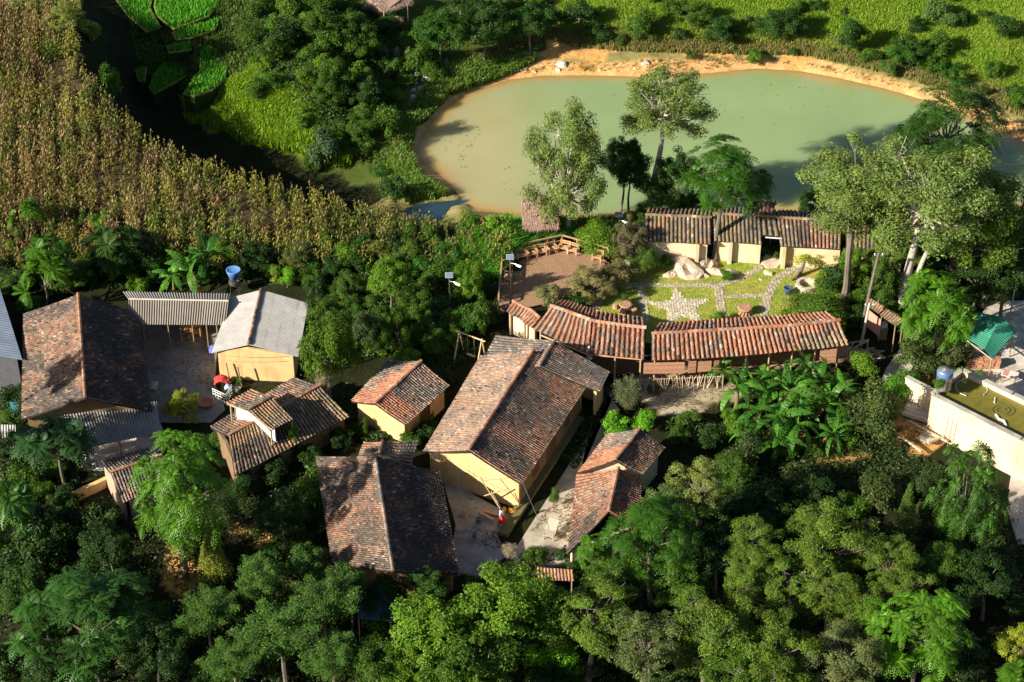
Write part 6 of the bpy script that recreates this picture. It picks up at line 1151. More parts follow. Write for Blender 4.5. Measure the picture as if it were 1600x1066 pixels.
tree('mid', 678, 990, 82, 78, 6, MB_, 'bright leafy tree at the bottom, left of the tallest one'); tree('mid', 792, 945, 92, 80, 6.5, MB_, 'bright leafy tree reaching up before the yard, bottom centre'); tree('mid', 735, 1045, 90, 60, 6, MD, 'mid green tree on the bottom edge, centre')
tree('bush', 862, 1030, 46, 44, 5, BR, 'vivid lime-green small tree at the bottom centre'); tree('olive', 920, 960, 86, 70, 6, OLB, 'olive-green tree at the bottom right of the lime-green one'); tree('pinnate', 1015, 835, 98, 84, 6, PN, 'glossy dark feathery tree covering the end of the long brick-red shed'); tree('pinnate', 928, 862, 40, 44, 3, PB, 'small feathery tree touching the brick-red shed eave')
tree('olive', 1090, 762, 62, 52, 5.5, (.20, .26, .06), 'pale green tree right of the two stepped sheds'); tree('mid', 1040, 790, 46, 40, 5, (.13, .21, .05), 'pale leafed tree against the stepped sheds'); tree('mid', 1150, 745, 50, 38, 3, MD, 'mid green tree below the banana grove')
tree('olive', 1300, 850, 86, 62, 5, OLB, 'olive-green tree at the top of the lower right grove'); tree('olive', 1390, 880, 60, 52, 5, OLB, 'olive-green tree in the lower right grove, left of the shaded gap'); tree('olive', 1235, 905, 74, 62, 5, OLB, 'olive-green tree in the middle of the lower right grove'); tree('olive', 1110, 985, 84, 86, 6, OLB, 'olive-green tree in the lower grove, right of the bottom centre')
tree('olive', 1010, 1010, 76, 62, 6, (.12, .17, .05), 'dark olive tree on the bottom edge right of centre'); tree('olive', 1215, 1020, 84, 64, 6, OLB, 'olive-green tree on the bottom edge left of the bright feathery tree'); tree('olive', 1320, 1020, 74, 60, 5.5, (.14, .18, .06), 'grey-green tree on the bottom edge beside the bright feathery tree'); tree('olive', 1340, 950, 60, 44, 5, OLB, 'olive-green tree above the bright feathery tree')
tree('pinlarge', 1440, 985, 88, 88, 6, (.09, .23, .015), 'bright feathery tree in the lower right'); tree('pinlarge', 1360, 955, 36, 34, 5.5, (.09, .22, .015), 'small bright feathery tree left of the big bright one'); tree('pinnate', 1512, 775, 68, 104, 4.6, PN, 'tall feathery tree in front of the flat-roofed house wall'); tree('cone', 1418, 792, 28, 42, 3, (.10, .17, .03), 'slim cone-shaped young tree left of the tall feathery tree', name='young_conifer')
tree('mid', 1190, 800, 60, 40, 3, SH, 'dark tree in the shade below the banana grove'); tree('mid', 1590, 1010, 40, 40, 5, YG, 'yellow-green tree cut by the right picture edge, bottom'); tree('fern', 1595, 1060, 30, 24, 5, PB, 'feathery leaves at the bottom right corner')
tree('shrub', 1360, 650, 52, 58, 2.5, (.09, .14, .035), 'dull green rounded tree between banana grove and ochre bank'); tree('bush', 1430, 560, 40, 30, 1.5, (.08, .12, .03), 'shrub at the head of the pale footpath', cat='shrub'); tree('bush', 1410, 608, 36, 14, .7, PB, 'bright low shrub along the pale footpath', cat='shrub'); tree('bush', 1352, 572, 28, 26, 1.2, MB_, 'bright shrub right of the crooked rail gate', cat='shrub'); tree('bush', 1470, 600, 12, 10, 4.5, PB, 'small plant in front of the steel tank', cat='shrub', base=(1470, 676)); tree('bush', 1510, 590, 26, 20, .8, MB_, 'shrub between the brick stack and the flat roof', cat='shrub'); tree('bush', 1490, 560, 34, 26, 1.5, (.10, .13, .05), 'pale flowering shrub left of the brick stack', cat='shrub')
tree('broom', 980, 615, 42, 40, 1.8, (.17, .20, .09), 'grey-green upright shrub right of the annexe', cat='shrub'); tree('bush', 960, 664, 28, 12, 1.0, BR, 'vivid green shrub above the upper shed, left half', cat='shrub'); tree('bush', 1008, 662, 24, 18, 1.2, BR, 'vivid green shrub above the upper shed, right half', cat='shrub'); tree('bush', 865, 779, 11, 19, .9, (.10, .19, .04), 'narrow green shrub growing from the ledge in the yard', cat='shrub'); tree('broom', 796, 862, 22, 20, 1.2, (.42, .36, .27), 'dry leafless shrub at the front of the yard', cat='shrub', name='dry_shrub')
tree('bush', 835, 868, 24, 14, .9, MD, 'green shrub at the hedge between yard and front trees', cat='shrub'); tree('broom', 905, 862, 24, 18, 1, (.3, .27, .2), 'dry tangled branches by the motorbike', cat='shrub', name='dry_shrub'); tree('bush', 667, 650, 13, 12, .8, MB_, 'small shrub at the corner of the patched cottage', cat='shrub'); tree('bush', 570, 668, 11, 16, .9, MD, 'plant in the shade at the yellow cottage gable', cat='shrub'); tree('bush', 690, 545, 14, 12, .5, MB_, 'bright patch of shrub behind the swing', cat='shrub')
tree('bush', 374, 596, 8, 8, .9, MD, 'round potted shrub beside the pen fence', cat='shrub'); tree('fern', 175, 385, 40, 38, 2.8, SH, 'dim feathery tree at the foot of the maize slope') ;
tree('fern', 68, 435, 42, 50, 3.2, PB, 'star-leaved tree behind the big farmhouse, left'); tree('fern', 72, 395, 34, 34, 4, PN, 'star-leaved tree behind the leftmost one, by the maize'); tree('fern', 40, 335, 24, 28, 2.5, PB, 'young feathery tree standing alone in the maize at the left edge'); tree('mid', 120, 430, 34, 30, 2.5, (.13, .20, .03), 'light green tree at the far gable of the big farmhouse')
# mid thicket, individually placed
LM = 'between the maize and the village'
for k, (x, y, rx, ry, h, c, lab) in enumerate(((165, 405, 34, 34, 3, SH, 'dark tree above the far roof corner of the farmhouse'), (225, 400, 36, 34, 3, SH, 'dark tree left of the banana plants'), (448, 436, 18, 20, 1.5, BR, 'bright green shrub behind the yellow house roof'), (430, 432, 12, 12, 1, YG, 'yellowish shrub next to the blue basin tank'), (488, 438, 22, 22, 1.5, MD, 'shrub right of the bright one behind the yellow house'),
      (545, 450, 34, 32, 2.5, MD, 'bushy tree in the thicket above the tall tree'), (548, 410, 26, 20, 1.5, PN, 'dark shrub at the foot of the maize, middle'), (608, 440, 40, 44, 3.5, MB_, 'broad green tree in the middle of the thicket'), (650, 480, 36, 40, 3, MD, 'green tree left of the solar lamp in the thicket'), (665, 525, 34, 32, 2.5, MD, 'low tree behind the swing'), (620, 520, 30, 50, 2.5, MD, 'slender tree behind the patched cottage'),
      (575, 520, 36, 40, 2.5, (.06, .11, .03), 'dull tree behind the cottage left corner'), (735, 445, 30, 48, 3, MB_, 'bright tree right of the solar lamp, beside the deck'), (748, 500, 24, 32, 2, MD, 'green tree at the left foot of the deck'), (700, 520, 30, 24, 1.5, MD, 'shrub between swing and solar lamp'), (690, 425, 28, 22, 2, MD, 'shrub in the upper thicket behind the solar lamp'), (640, 400, 34, 24, 2, (.12, .20, .03), 'light shrub at the upper edge of the thicket'),
      (590, 395, 26, 18, 1.5, (.16, .21, .03), 'yellowish-green shrub at the upper edge of the thicket'), (740, 350, 26, 22, 1.8, PB, 'bright bush at the corner of the pond inlet'), (775, 352, 28, 16, 1.5, BR, 'vivid bush left of the thatched shelter'), (40, 440, 24, 24, 2, SH, 'dark shrub behind the metal-roofed house'), (400, 400, 36, 22, 2, SH, 'shaded shrub behind the blue basin tank'), (470, 405, 36, 22, 2, (.10, .13, .03), 'shrub at the foot of the maize above the yellow house'))):
    tree('mid' if rx > 29 else 'bush', x, y, rx, ry, h, c, lab, cat='tree' if rx > 29 else 'shrub')
# top centre thicket
for k, (x, y, rx, ry, h, c, lab) in enumerate(((688, 50, 48, 44, 4, PN, 'big dark round tree right of the thatched hut'), (760, 40, 44, 42, 4, DK, 'dark tree left of the grassy tongue, top centre'), (828, 38, 40, 38, 3.5, DK, 'rightmost of the dark trees at the top centre'), (720, 0, 40, 30, 4, DK, 'dark tree cut by the top edge, above the round one'), (655, 95, 28, 30, 2.5, MD, 'bushy tree above the white stones'), (560, 65, 40, 36, 2.5, MD, 'green tree left of the thatched hut'), (500, 40, 40, 36, 2.5, MD, 'green tree in the upper thicket, right of the rice'),
      (520, 125, 38, 40, 3, MD, 'tree in the left middle of the upper thicket'), (575, 150, 40, 40, 3, DK, 'dark tree left of the white stones'), (560, 200, 34, 34, 2.5, MD, 'tree beside the dark inlet bank'), (505, 185, 30, 36, 2.5, (.07, .13, .05), 'blue-green tree in the lower left of the upper thicket'), (530, 235, 26, 26, 2, MB_, 'bright bush at the lower end of the upper thicket'), (600, 195, 30, 36, 2.5, MD, 'tree nearest the left bank of the pond'), (440, 60, 30, 30, 2, SH, 'shaded tree right of the curved terraces'),
      (905, 22, 26, 26, 2, DK, 'dark bush on the top edge beyond the far bank, left'), (935, 50, 22, 18, 1.5, DK, 'small dark bush above the eroded bank'), (1005, 40, 30, 22, 1.8, MD, 'bush in the grass above the far bank, left of two dark ones'), (1085, 20, 34, 26, 2.5, MD, 'bush at the top edge, centre right'), (1130, 48, 34, 28, 2.5, DK, 'dark round bush above the sandy gully, left one'), (1222, 38, 42, 34, 3, DK, 'largest dark round bush above the sandy gully'),
      (1325, 60, 24, 34, 2, DK, 'dark upright bush right of the sandy gully'), (1418, 82, 36, 34, 2.5, PN, 'dark bush cluster on the far right bank'), (1470, 72, 30, 22, 2, MD, 'bush beside the dark cluster on the far right bank'), (1480, 108, 22, 14, 1.2, PN, 'small dark bush low on the far right bank'), (1360, 88, 18, 14, 1.2, MD, 'low bush between two dark bushes on the far bank'), (1555, 110, 22, 18, 1.2, MD, 'low bush at the right of the far bank'), (1592, 158, 22, 20, 1.5, MD, 'bush at the right edge above the mud'), (1565, 45, 28, 20, 1.5, DK, 'dark bush at the top right'), (1470, 20, 30, 18, 1.2, (.10, .18, .04), 'reed-like bush at the top right'),
      (400, 135, 18, 22, 1.5, MD, 'small bush at the right edge of the lit terrace'), (168, 130, 22, 34, 1.6, PB, 'bright climbing shrub on the maize crest'), (100, 30, 40, 26, 1.5, (.20, .26, .05), 'light green shrub on the maize crest at the top left'), (140, 50, 24, 18, 1.2, (.20, .28, .04), 'light green shrub lower on the top left crest'), (45, 15, 30, 16, 1.2, (.18, .22, .06), 'pale shrub at the top left corner'))):
    tree('mid' if rx > 33 else 'bush', x, y, rx, ry, h, c, lab, cat='tree' if rx > 29 else 'shrub')
tree('mid', 1060, 330, 30, 24, 2, MD, 'tree peeping over the back hall left half'); tree('shrub', 1300, 600, 30, 30, 2, MD, 'shrub under the eave between bananas and rail gate', cat='shrub');

for k, (kd, x, y, rx, ry, h, c, lab) in enumerate((('mid', -85, 640, 66, 62, 8.5, SH, 'tall dark tree just outside the left edge beside the farmhouse'), ('mid', -110, 565, 44, 50, 8.5, SH, 'tall dark tree just outside the left edge, behind the other one'), ('mid', 505, 492, 32, 38, 5.5, MD, 'slender treetop above the tall tree by the yellow house'), ('mid', 40, 930, 60, 60, 5, (.045, .11, .014), 'dim leafy tree left of the corner feathery tree'), ('mid', 170, 860, 56, 44, 4, SH, 'dark leafy tree behind the corner feathery tree'), ('mid', 245, 1020, 60, 56, 5, SH, 'dark leafy tree at the bottom between feathery tree and bamboo'),
      ('mid', 600, 935, 50, 34, 3.5, SH, 'dark tree before the barn front wall, left one'), ('mid', 668, 915, 44, 30, 3.5, (.05, .12, .014), 'dark tree before the barn front wall, right one'), ('mid', 545, 915, 44, 44, 4.5, (.06, .14, .02), 'slim tree at the lower left corner of the barn'), ('mid', 590, 1040, 60, 50, 5, MD, 'mid green tree on the bottom edge left of the leafy pair'), ('mid', 440, 800, 44, 34, 3.5, SH, 'shaded tree between kitchen house and barn'),
      ('mid', 860, 965, 60, 50, 5.5, MD, 'mid green tree between the lime-green tree and the tallest front tree'), ('mid', 955, 920, 56, 44, 5, (.08, .16, .02), 'mid green tree right of the low tile shelter'), ('olive', 1170, 900, 56, 50, 5, OLB, 'olive tree at the left of the lower right grove'), ('mid', 1120, 860, 60, 44, 4, SH, 'shaded tree behind the lower right grove'), ('olive', 1420, 920, 56, 44, 5, OLB, 'olive tree touching the top of the bright feathery tree'),
      ('mid', 1540, 900, 60, 50, 4, SH, 'deeply shaded tree right of the bright feathery tree'), ('mid', 1270, 780, 56, 34, 3, SH, 'shaded tree below the ochre patch under the bananas'), ('mid', 975, 250, 36, 46, 5.5, DK, 'dark tree filling the gap left of the pale leaning trunk'), ('mid', 1062, 268, 38, 44, 5, DK, 'dark tree between the pale leaning trunk and the feathery tree'), ('mid', 1080, 312, 30, 26, 2.5, MD, 'leafy tree low behind the back hall left of the feathery tree'), ('olive', 1175, 845, 54, 44, 5, OLB, 'olive tree at the top left of the lower right grove'), ('mid', 1062, 915, 56, 46, 5, MD, 'mid green tree below the feathery tree over the long shed'), ('olive', 1295, 925, 56, 46, 5.2, (.14, .22, .025), 'fresh green tree in the centre of the lower right grove'), ('mid', 1480, 885, 44, 40, 4, MD, 'mid green tree under the tall feathery tree'), ('mid', 640, 1045, 56, 44, 5, MB_, 'bright tree on the bottom edge below the leafy pair'), ('mid', 1150, 1045, 60, 50, 5.5, MD, 'mid green tree on the bottom edge in the lower grove'), ('mid', 480, 880, 40, 40, 4.5, (.06, .14, .02), 'leafy tree left of the barn front'), ('mid', 90, 1050, 60, 44, 5, SH, 'dark tree on the bottom edge below the corner feathery tree'), ('mid', 15, 700, 40, 34, 3.5, SH, 'dark tree over the low shed at the left edge'))):
    tree(kd, x, y, rx, ry, h, c, lab)
for k, (x, y, rx, ry, h, c, lab) in enumerate(((385, 762, 30, 26, 1.2, SH, 'dark shrub under the low corner of the kitchen house roof'), (430, 735, 30, 24, 1.2, SH, 'dark shrub along the kitchen house front, middle'), (480, 712, 28, 22, 1.1, SH, 'dark shrub along the kitchen house front, right of the young tree'), (530, 682, 24, 20, 1.1, SH, 'dark shrub at the right end of the kitchen house'), (668, 672, 22, 16, 1, SH, 'dark shrub in the alley between cottage and main house'),  # kitchen-front shrubs added, dark to stand in for the wall's shade
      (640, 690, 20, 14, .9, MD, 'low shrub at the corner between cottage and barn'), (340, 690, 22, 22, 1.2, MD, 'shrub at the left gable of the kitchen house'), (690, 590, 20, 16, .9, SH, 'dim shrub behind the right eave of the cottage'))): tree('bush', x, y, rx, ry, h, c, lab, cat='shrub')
# anonymous bushes that fill the thickets: each an object, look-alikes share a label
def scatter(poly, n, avoid=(), mind=0):
    a = np.array(poly, float); lo, hi = a.min(0), a.max(0); out = []; k = 0
    while len(out) < n and k < n*60:
        k += 1; q = (rng.uniform(lo[0], hi[0]), rng.uniform(lo[1], hi[1]))
        if not inpoly(*q, poly): continue
        if any(inpoly(*q, p) for p in avoid): continue
        if mind and any((q[0]-o[0])**2+(q[1]-o[1])**2 < mind*mind for o in out): continue
        out.append((float(q[0]), float(q[1])))
    return out
Z_MID = [(0, 395), (200, 385), (420, 385), (640, 360), (780, 380), (778, 500), (740, 520), (700, 560), (640, 560), (560, 560), (520, 470), (480, 450), (360, 440), (200, 450), (130, 455), (40, 480), (0, 450)]
Z_TOP = [(360, 40), (420, -20), (580, -20), (640, 40), (860, -20), (860, 50), (720, 75), (640, 150), (590, 230), (620, 300), (560, 250), (470, 190), (400, 120)]
Z_FRONT = [(-20, 720), (150, 730), (240, 790), (380, 800), (500, 760), (500, 900), (700, 915), (850, 900), (890, 870), (1000, 780), (1100, 720), (1180, 700), (1300, 740), (1440, 740), (1560, 800), (1620, 830), (1620, 1090), (-20, 1090)]
Z_LEFTV = [(0, 590), (60, 640), (110, 660), (130, 740), (100, 790), (0, 780)]
Z_RIGHT = [(1400, 380), (1620, 360), (1620, 450), (1500, 480), (1400, 520), (1330, 500), (1300, 440)]
Z_BANA = [(1040, 660), (1130, 650), (1330, 620), (1380, 600), (1400, 660), (1360, 710), (1150, 710), (1040, 690)]
Z_FAR = [(880, -20), (1620, -20), (1620, 180), (1480, 130), (1300, 100), (1150, 90), (1000, 85), (900, 60)]
LMK = [(150, 300, 'the maize slope'), (330, 340, 'the lower maize edge'), (560, 345, 'the maize near the pond inlet'), (40, 335, 'the lone tree in the maize'), (60, 435, 'the star-leaved trees'), (200, 470, 'the link shed roof'), (320, 420, 'the banana plants of the link shed'), (368, 430, 'the blue basin tank'), (450, 437, 'the bright shrub at the yellow house'), (516, 545, 'the tall tree by the yellow house'), (608, 440, 'the broad thicket tree'), (705, 440, 'the thicket solar lamp'), (735, 540, 'the swing'), (640, 590, 'the patched cottage'), (785, 440, 'the deck rail'), (740, 350, 'the pond inlet bush'),
       (830, 335, 'the thatched shelter'), (610, 20, 'the thatched hut'), (610, 105, 'the dark rocks'), (660, 130, 'the white stones'), (688, 50, 'the big round dark tree'), (828, 38, 'the last dark treetop'), (440, 170, 'the yellow-green grass'), (340, 105, 'the curved rice terrace'), (560, 200, 'the inlet bank tree'), (500, 40, 'the tree by the rice'), (137, 975, 'the corner feathery tree'), (283, 752, 'the big glossy tree'), (330, 862, 'the yellowish young conifer'), (440, 985, 'the largest bamboo clump'), (600, 880, 'the barn'),
       (678, 990, 'the bottom leafy tree'), (792, 945, 'the tallest front tree'), (862, 1030, 'the lime-green tree'), (1015, 835, 'the tree over the long shed'), (1090, 762, 'the pale tree by the stepped sheds'), (1300, 850, 'the top tree of the lower grove'), (1235, 905, 'the middle tree of the lower grove'), (1440, 985, 'the bright feathery tree'), (1512, 775, 'the tall feathery tree'), (1418, 792, 'the cone-shaped young tree'), (1110, 985, 'the lower grove tree'), (1340, 950, 'the olive tree above the bright one'),
       (175, 760, 'the outhouse'), (170, 660, 'the lean-to'), (20, 800, 'the feathery tree at the left edge'), (88, 690, 'the palm-like tree'), (395, 835, 'the ochre dirt patch'), (90, 870, 'the shaded left shrub'), (1445, 300, 'the largest olive-green tree'), (1468, 480, 'the glossy feathery tree'), (1545, 525, 'the green shed roof'), (1350, 480, 'the tall grey pole'), (1230, 650, 'the middle banana plant'), (1150, 640, 'the upper left banana plant'), (1243, 700, 'the biggest banana plant'), (1360, 650, 'the dull rounded tree'), (980, 615, 'the grey-green upright shrub'),
       (910, 80, 'the eroded bank'), (1010, 98, 'the grey-white bank rock'), (1130, 48, 'the left gully bush'), (1222, 38, 'the largest gully bush'), (1325, 60, 'the upright bank bush'), (1418, 82, 'the far bank bush cluster'), (1482, 190, 'the dark tree at the pond end'), (1565, 45, 'the top right dark bush'), (1085, 20, 'the top edge bush'), (1592, 158, 'the right edge bush')]
USED = set()
def bushlabel(x, y, r0, c):
    sz = 'small' if r0 < 17 else ('large' if r0 > 32 else 'round'); cn = 'shaded' if c[1] < .082 else ('bright green' if c[1] > .15 else 'dark green' if c[0] < .045 else 'green')
    for q in sorted(LMK, key=lambda q: (q[0]-x)**2+((q[1]-y)*1.2)**2):
        dx, dy = x-q[0], y-q[1]; v = 'above' if dy < 0 else 'below'; h_ = 'left' if dx < 0 else 'right'; d = (h_+' of') if abs(dy) < .4*abs(dx) else (v if abs(dx) < .4*abs(dy) else v+' and '+h_+' of'); dist = math.hypot(dx, dy)
        lab = '%s %s bush %s%s %s' % (sz, cn, 'just ' if dist < 45 else ('well ' if dist > 110 else ''), d, q[2])
        if lab not in USED: USED.add(lab); return lab
for zone, n, md, rr_, cols, grp, hh in (
    (Z_MID, 62, 25, (15, 27), (MD, SH, MD, MB_, PN), 'bushes in the thicket between the maize and the village', 1.3), (Z_TOP, 54, 25, (15, 27), (MD, DK, MD, PN, MB_), 'bushes in the thicket above the pond', 1.2),
    ([(0, 345), (200, 335), (330, 352), (500, 350), (640, 340), (640, 385), (0, 405)], 26, 22, (9, 19), (MD, (.08, .14, .02), MB_, SH), 'bushes along the foot of the maize', 1.0),
    (Z_FRONT, 88, 44, (28, 46), (SH, SH, MD, (.05, .09, .022), (.065, .095, .022)), 'understorey bushes under the front trees', 1.6), (Z_LEFTV, 10, 28, (20, 32), (SH, SH, MD), 'bushes at the left edge', 1.5),
    (Z_RIGHT, 20, 30, (20, 32), (SH, MD, SH), 'bushes under the big olive-green trees', 1.6), (Z_BANA, 14, 28, (15, 25), (MD, SH, MB_), 'bushes among the banana plants', .8), (Z_FAR, 44, 28, (7, 22), (MD, (.08, .14, .025), DK), 'small bushes beyond the pond', .6)):
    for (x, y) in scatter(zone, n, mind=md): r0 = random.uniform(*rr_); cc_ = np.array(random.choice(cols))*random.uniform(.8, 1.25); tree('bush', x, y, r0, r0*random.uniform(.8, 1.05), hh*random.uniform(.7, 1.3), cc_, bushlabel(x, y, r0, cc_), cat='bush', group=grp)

# --- banana plants, each leaf its own piece
def banana_leaf(seed, L=2.3):
    r = np.random.default_rng(seed); m = MB(); n = 11; t = np.linspace(0, 1, n); x = L*(t-.12*t*t); z = L*(.55*t-.75*t**2.2); w_ = .34*np.sin(math.pi*np.clip(t*.93+.07, 0, 1))**.6*.80; w_[0] = .02; Vl = []
    for i in range(n-1):
        for s in (-1, 1):
            g_ = .94 if r.random() < .55 else .74; a, b = i, i+1; tear = r.uniform(-.05, .05) if 0 < i else 0
            q = [[x[a], 0, z[a]], [x[a]+(x[b]-x[a])*g_, 0, z[a]+(z[b]-z[a])*g_], [x[a]+(x[b]-x[a])*g_+.04, s*w_[b], z[b]-.10*w_[b]+tear*.5-.03], [x[a]+.04, s*w_[a], z[a]-.10*w_[a]+tear*.5-.03]]
            k = r.uniform(.85, 1.15); m.add(q, [[0, 1, 2, 3]] if s > 0 else [[3, 2, 1, 0]], (k, k, k))
    m.tube(np.c_[x, 0*x, z-.015], np.linspace(.035, .008, n), 4, (1.6, 1.3, 1.0)); return m.mesh('leaf', M['leaf'])
BL = [banana_leaf(i) for i in range(5)]
m = MB(); m.tube([[0, 0, 0], [.03, 0, .8], [.02, .02, 1.6]], [.16, .12, .07], 8, (1, 1, 1)); BST = m.mesh('stem', M['plant']); 
at = BST.attributes['Col']; at.data.foreach_set('color', np.tile([.22, .24, .08, 1], len(BST.polygons)).astype(np.float32))
def r_s(k): return .85+.3*((k*37) % 10)/10
def banana(px_, py_, s, lab, grp, n=11, seed=0, cm=1.0):
    s *= .96*r_s(seed)
    r = random.Random(seed); p = P1(px_, py_); root = empty('banana_plant', p, lab, 'banana plant', grp); o = bpy.data.objects.new('stem', BST); COL.objects.link(o); o.parent = root; o.scale = (s, s, s*1.1)
    for k in range(n):
        l = bpy.data.objects.new('leaf', BL[(k+seed) % 5]); COL.objects.link(l); l.parent = root; l.location = (0, 0, 1.6*s*1.05); l.rotation_euler = (r.uniform(-.8, .8), r.uniform(-1.15, .45) if k < n-2 else r.uniform(.7, 1.1), k*2.4+r.uniform(-.3, .3)+seed); q = s*r.uniform(.75, 1.1); l.scale = (q, q, q)
        c = r.choice([(.06, .20, .02), (.10, .30, .025), (.04, .15, .02), (.08, .20, .025), (.05, .17, .02)]); c = (.24, .17, .07) if k >= n-2 and r.random() < .6 else c; l.color = (c[0]*cm, c[1]*cm, c[2]*cm, 1)
for k, (x, y, s, lab) in enumerate(((300, 452, 1.35, 'largest banana plant behind the link shed'), (322, 440, 1.2, 'banana plant with an upright bright leaf, behind the link shed on the right'), (272, 452, .9, 'smallest banana plant behind the link shed, left side'))): banana(x, y, s, lab, 'banana plants behind the link shed', seed=k+3)
for k, (x, y, s, lab) in enumerate(((1150, 640, 1.2, 'banana plant at the upper left of the grove'), (1185, 672, 1.25, 'banana plant in the lower left of the grove'), (1195, 612, 1.0, 'banana plant just under the red-roofed eave, left'), (1232, 650, 1.3, 'banana plant in the middle of the grove'), (1243, 700, 1.45, 'biggest banana plant at the front of the grove'), (1275, 625, 1.1, 'banana plant under the eave in the right half of the grove'),
      (1290, 670, 1.3, 'banana plant at the right side of the grove'), (1210, 720, 1.1, 'banana plant at the lower edge of the grove, left'), (1300, 705, 1.0, 'banana plant at the lower right of the grove'), (1165, 700, 1.0, 'banana plant at the lower left corner of the grove'), (1220, 628, 1.1, 'banana plant just left of the middle one in the grove'), (1175, 625, 1.0, 'banana plant between the upper left and the eave ones'), (1262, 668, 1.2, 'banana plant between the middle and the right side of the grove'), (1215, 690, 1.2, 'banana plant left of the biggest one at the grove front'), (1310, 640, 1.0, 'banana plant at the far right of the grove below the rail gate'), (1128, 600, .9, 'small banana plant at the end of the bamboo blinds'), (1256, 600, .9, 'small banana plant in the middle under the eave'))):
    banana(x, y, s, lab, 'banana grove below the red-roofed hall', seed=k+11, cm=.85)

# --- maize on the hill, one uncountable stand
x0, x1, y0, y1 = -62, 2, 9, 75
row = .62; ncol = int((x1-x0)/row); X, Y = np.meshgrid(np.arange(x0, x1, .36), np.arange(y0, y1, .30), indexing='ij'); X = X+rng.normal(0, .07, X.shape)+.5*np.sin(Y*.12); Y = Y+rng.uniform(-.18, .18, X.shape); X, Y = X.ravel(), Y.ravel()
ins = inpoly(X, Y, hillpoly); hd = segdist(X, Y, crest, False); hs = np.where(ins, hd, -hd); Z = H(X, Y); qx, qy, _ = proj(np.c_[X, Y, Z+1])
dens = fbm(X, Y, 4.5, 51); ok = (hs > -.4) & (qx > -60) & (qy > -60) & (qy < 432-12*(dens-.5)) & (qx < 800) & (rng.random(len(X)) < np.where(dens > .37, .96, .5)) & (np.sin(2*math.pi*(X+.12*Y+1.6*fbm(X, Y, 5, 44))/1.75) > -.74)
path_gap = inpoly(qx, qy, [(60, 95), (140, 60), (150, 110), (130, 150), (40, 130)]); ok &= ~(path_gap & (rng.random(len(X)) < .75))
X, Y, Z = X[ok], Y[ok], Z[ok]; qx, qy = qx[ok], qy[ok]; n = len(X); base = np.c_[X, Y, Z]; hgt = rng.uniform(1.1, 1.8, n)*np.where(qx > 520, .8, 1)*(.65+.8*fbm(X, Y, 3.2, 19))
gr = np.clip(.46+.75*sst(330, 640, qx)+.5*sst(330, 410, qy)*sst(30, 90, qx)+2.2*(fbm(X, Y, 4, 61)-.5)+.35*(hs[ok] < 2.0), 0, 1)
tan = np.array([.25, .195, .07]); pk = np.array([.25, .165, .085]); gn = np.array([.11, .16, .025]); yl = np.array([.26, .27, .045])
pkm = (vn(X, Y, 2.5, 71) > .62)[:, None]; dry = np.where(pkm, pk, tan); grn_ = np.where((vn(X, Y, 2.0, 81) > .5)[:, None], gn, yl); mxg = (rng.random(n) < gr)[:, None]; cc_ = np.where(mxg, grn_, dry)*rng.uniform(.65, 1.3, (n, 1))*(.40+1.05*fbm(X+Y*.3, Y*.6, 4.0, 29))[:, None]
m = MB(); lean = rng.normal(0, .10, (n, 2)); top = base+np.c_[lean*hgt[:, None], hgt]
s = .025; Vt = np.stack([base+[-s, 0, 0], base+[s, 0, 0], top+[s*.4, 0, 0], top+[-s*.4, 0, 0], base+[0, -s, 0], base+[0, s, 0], top+[0, s*.4, 0], top+[0, -s*.4, 0]], 1); m.add(Vt.reshape(-1, 3), (np.array([[0, 1, 2, 3], [4, 5, 6, 7]])[None]+(np.arange(n)*8)[:, None, None]).reshape(-1, 4), np.repeat(cc_*.8, 2, 0))
for k in range(8):
    t = .22+.78*k/8+rng.uniform(-.05, .05, n); a = k*2.6+rng.uniform(0, 6.28, n); p0 = base*(1-t)[:, None]+top*t[:, None]; d = np.c_[np.cos(a), np.sin(a), np.zeros(n)]; w_ = np.c_[-np.sin(a), np.cos(a), np.zeros(n)]*.055; L = (rng.uniform(.32, .6, n)*(1-.35*abs(t-.6)))[:, None]; upv = np.array([0, 0, 1.0])
    dr = np.where(mxg, rng.uniform(.0, .3, (n, 1)), rng.uniform(.1, .6, (n, 1))); p1 = p0+d*L*.5+upv*L*.22; p2 = p0+d*L*.95-upv*L*dr; V_ = np.stack([p0, p1+w_, p1-w_, p2], 1); V5 = V_.reshape(-1, 3); ff = (np.array([[0, 2, 1], [1, 2, 3]])[None]+(np.arange(n)*4)[:, None, None]).reshape(-1, 3); m.add(V5, ff, np.repeat(cc_*rng.uniform(.75, 1.3, (n, 1)), 2, 0))
for k in range(3):
    a = k*2.1+rng.uniform(0, 6.28, n); d = np.c_[np.cos(a)*.13, np.sin(a)*.13, np.full(n, .28)]; w_ = np.c_[-np.sin(a), np.cos(a), np.zeros(n)]*.03; V_ = np.stack([top-w_, top+w_, top+d], 1); m.add(V_.reshape(-1, 3), np.arange(3*n).reshape(-1, 3), np.array([.45, .33, .18])*rng.uniform(.7, 1.2, (n, 1)))
o = m.obj('maize_stand', M['dry'], kind='stuff'); tag(o, 'ripe maize standing dry and tan on the slope at the left', 'maize'); print('maize', n)

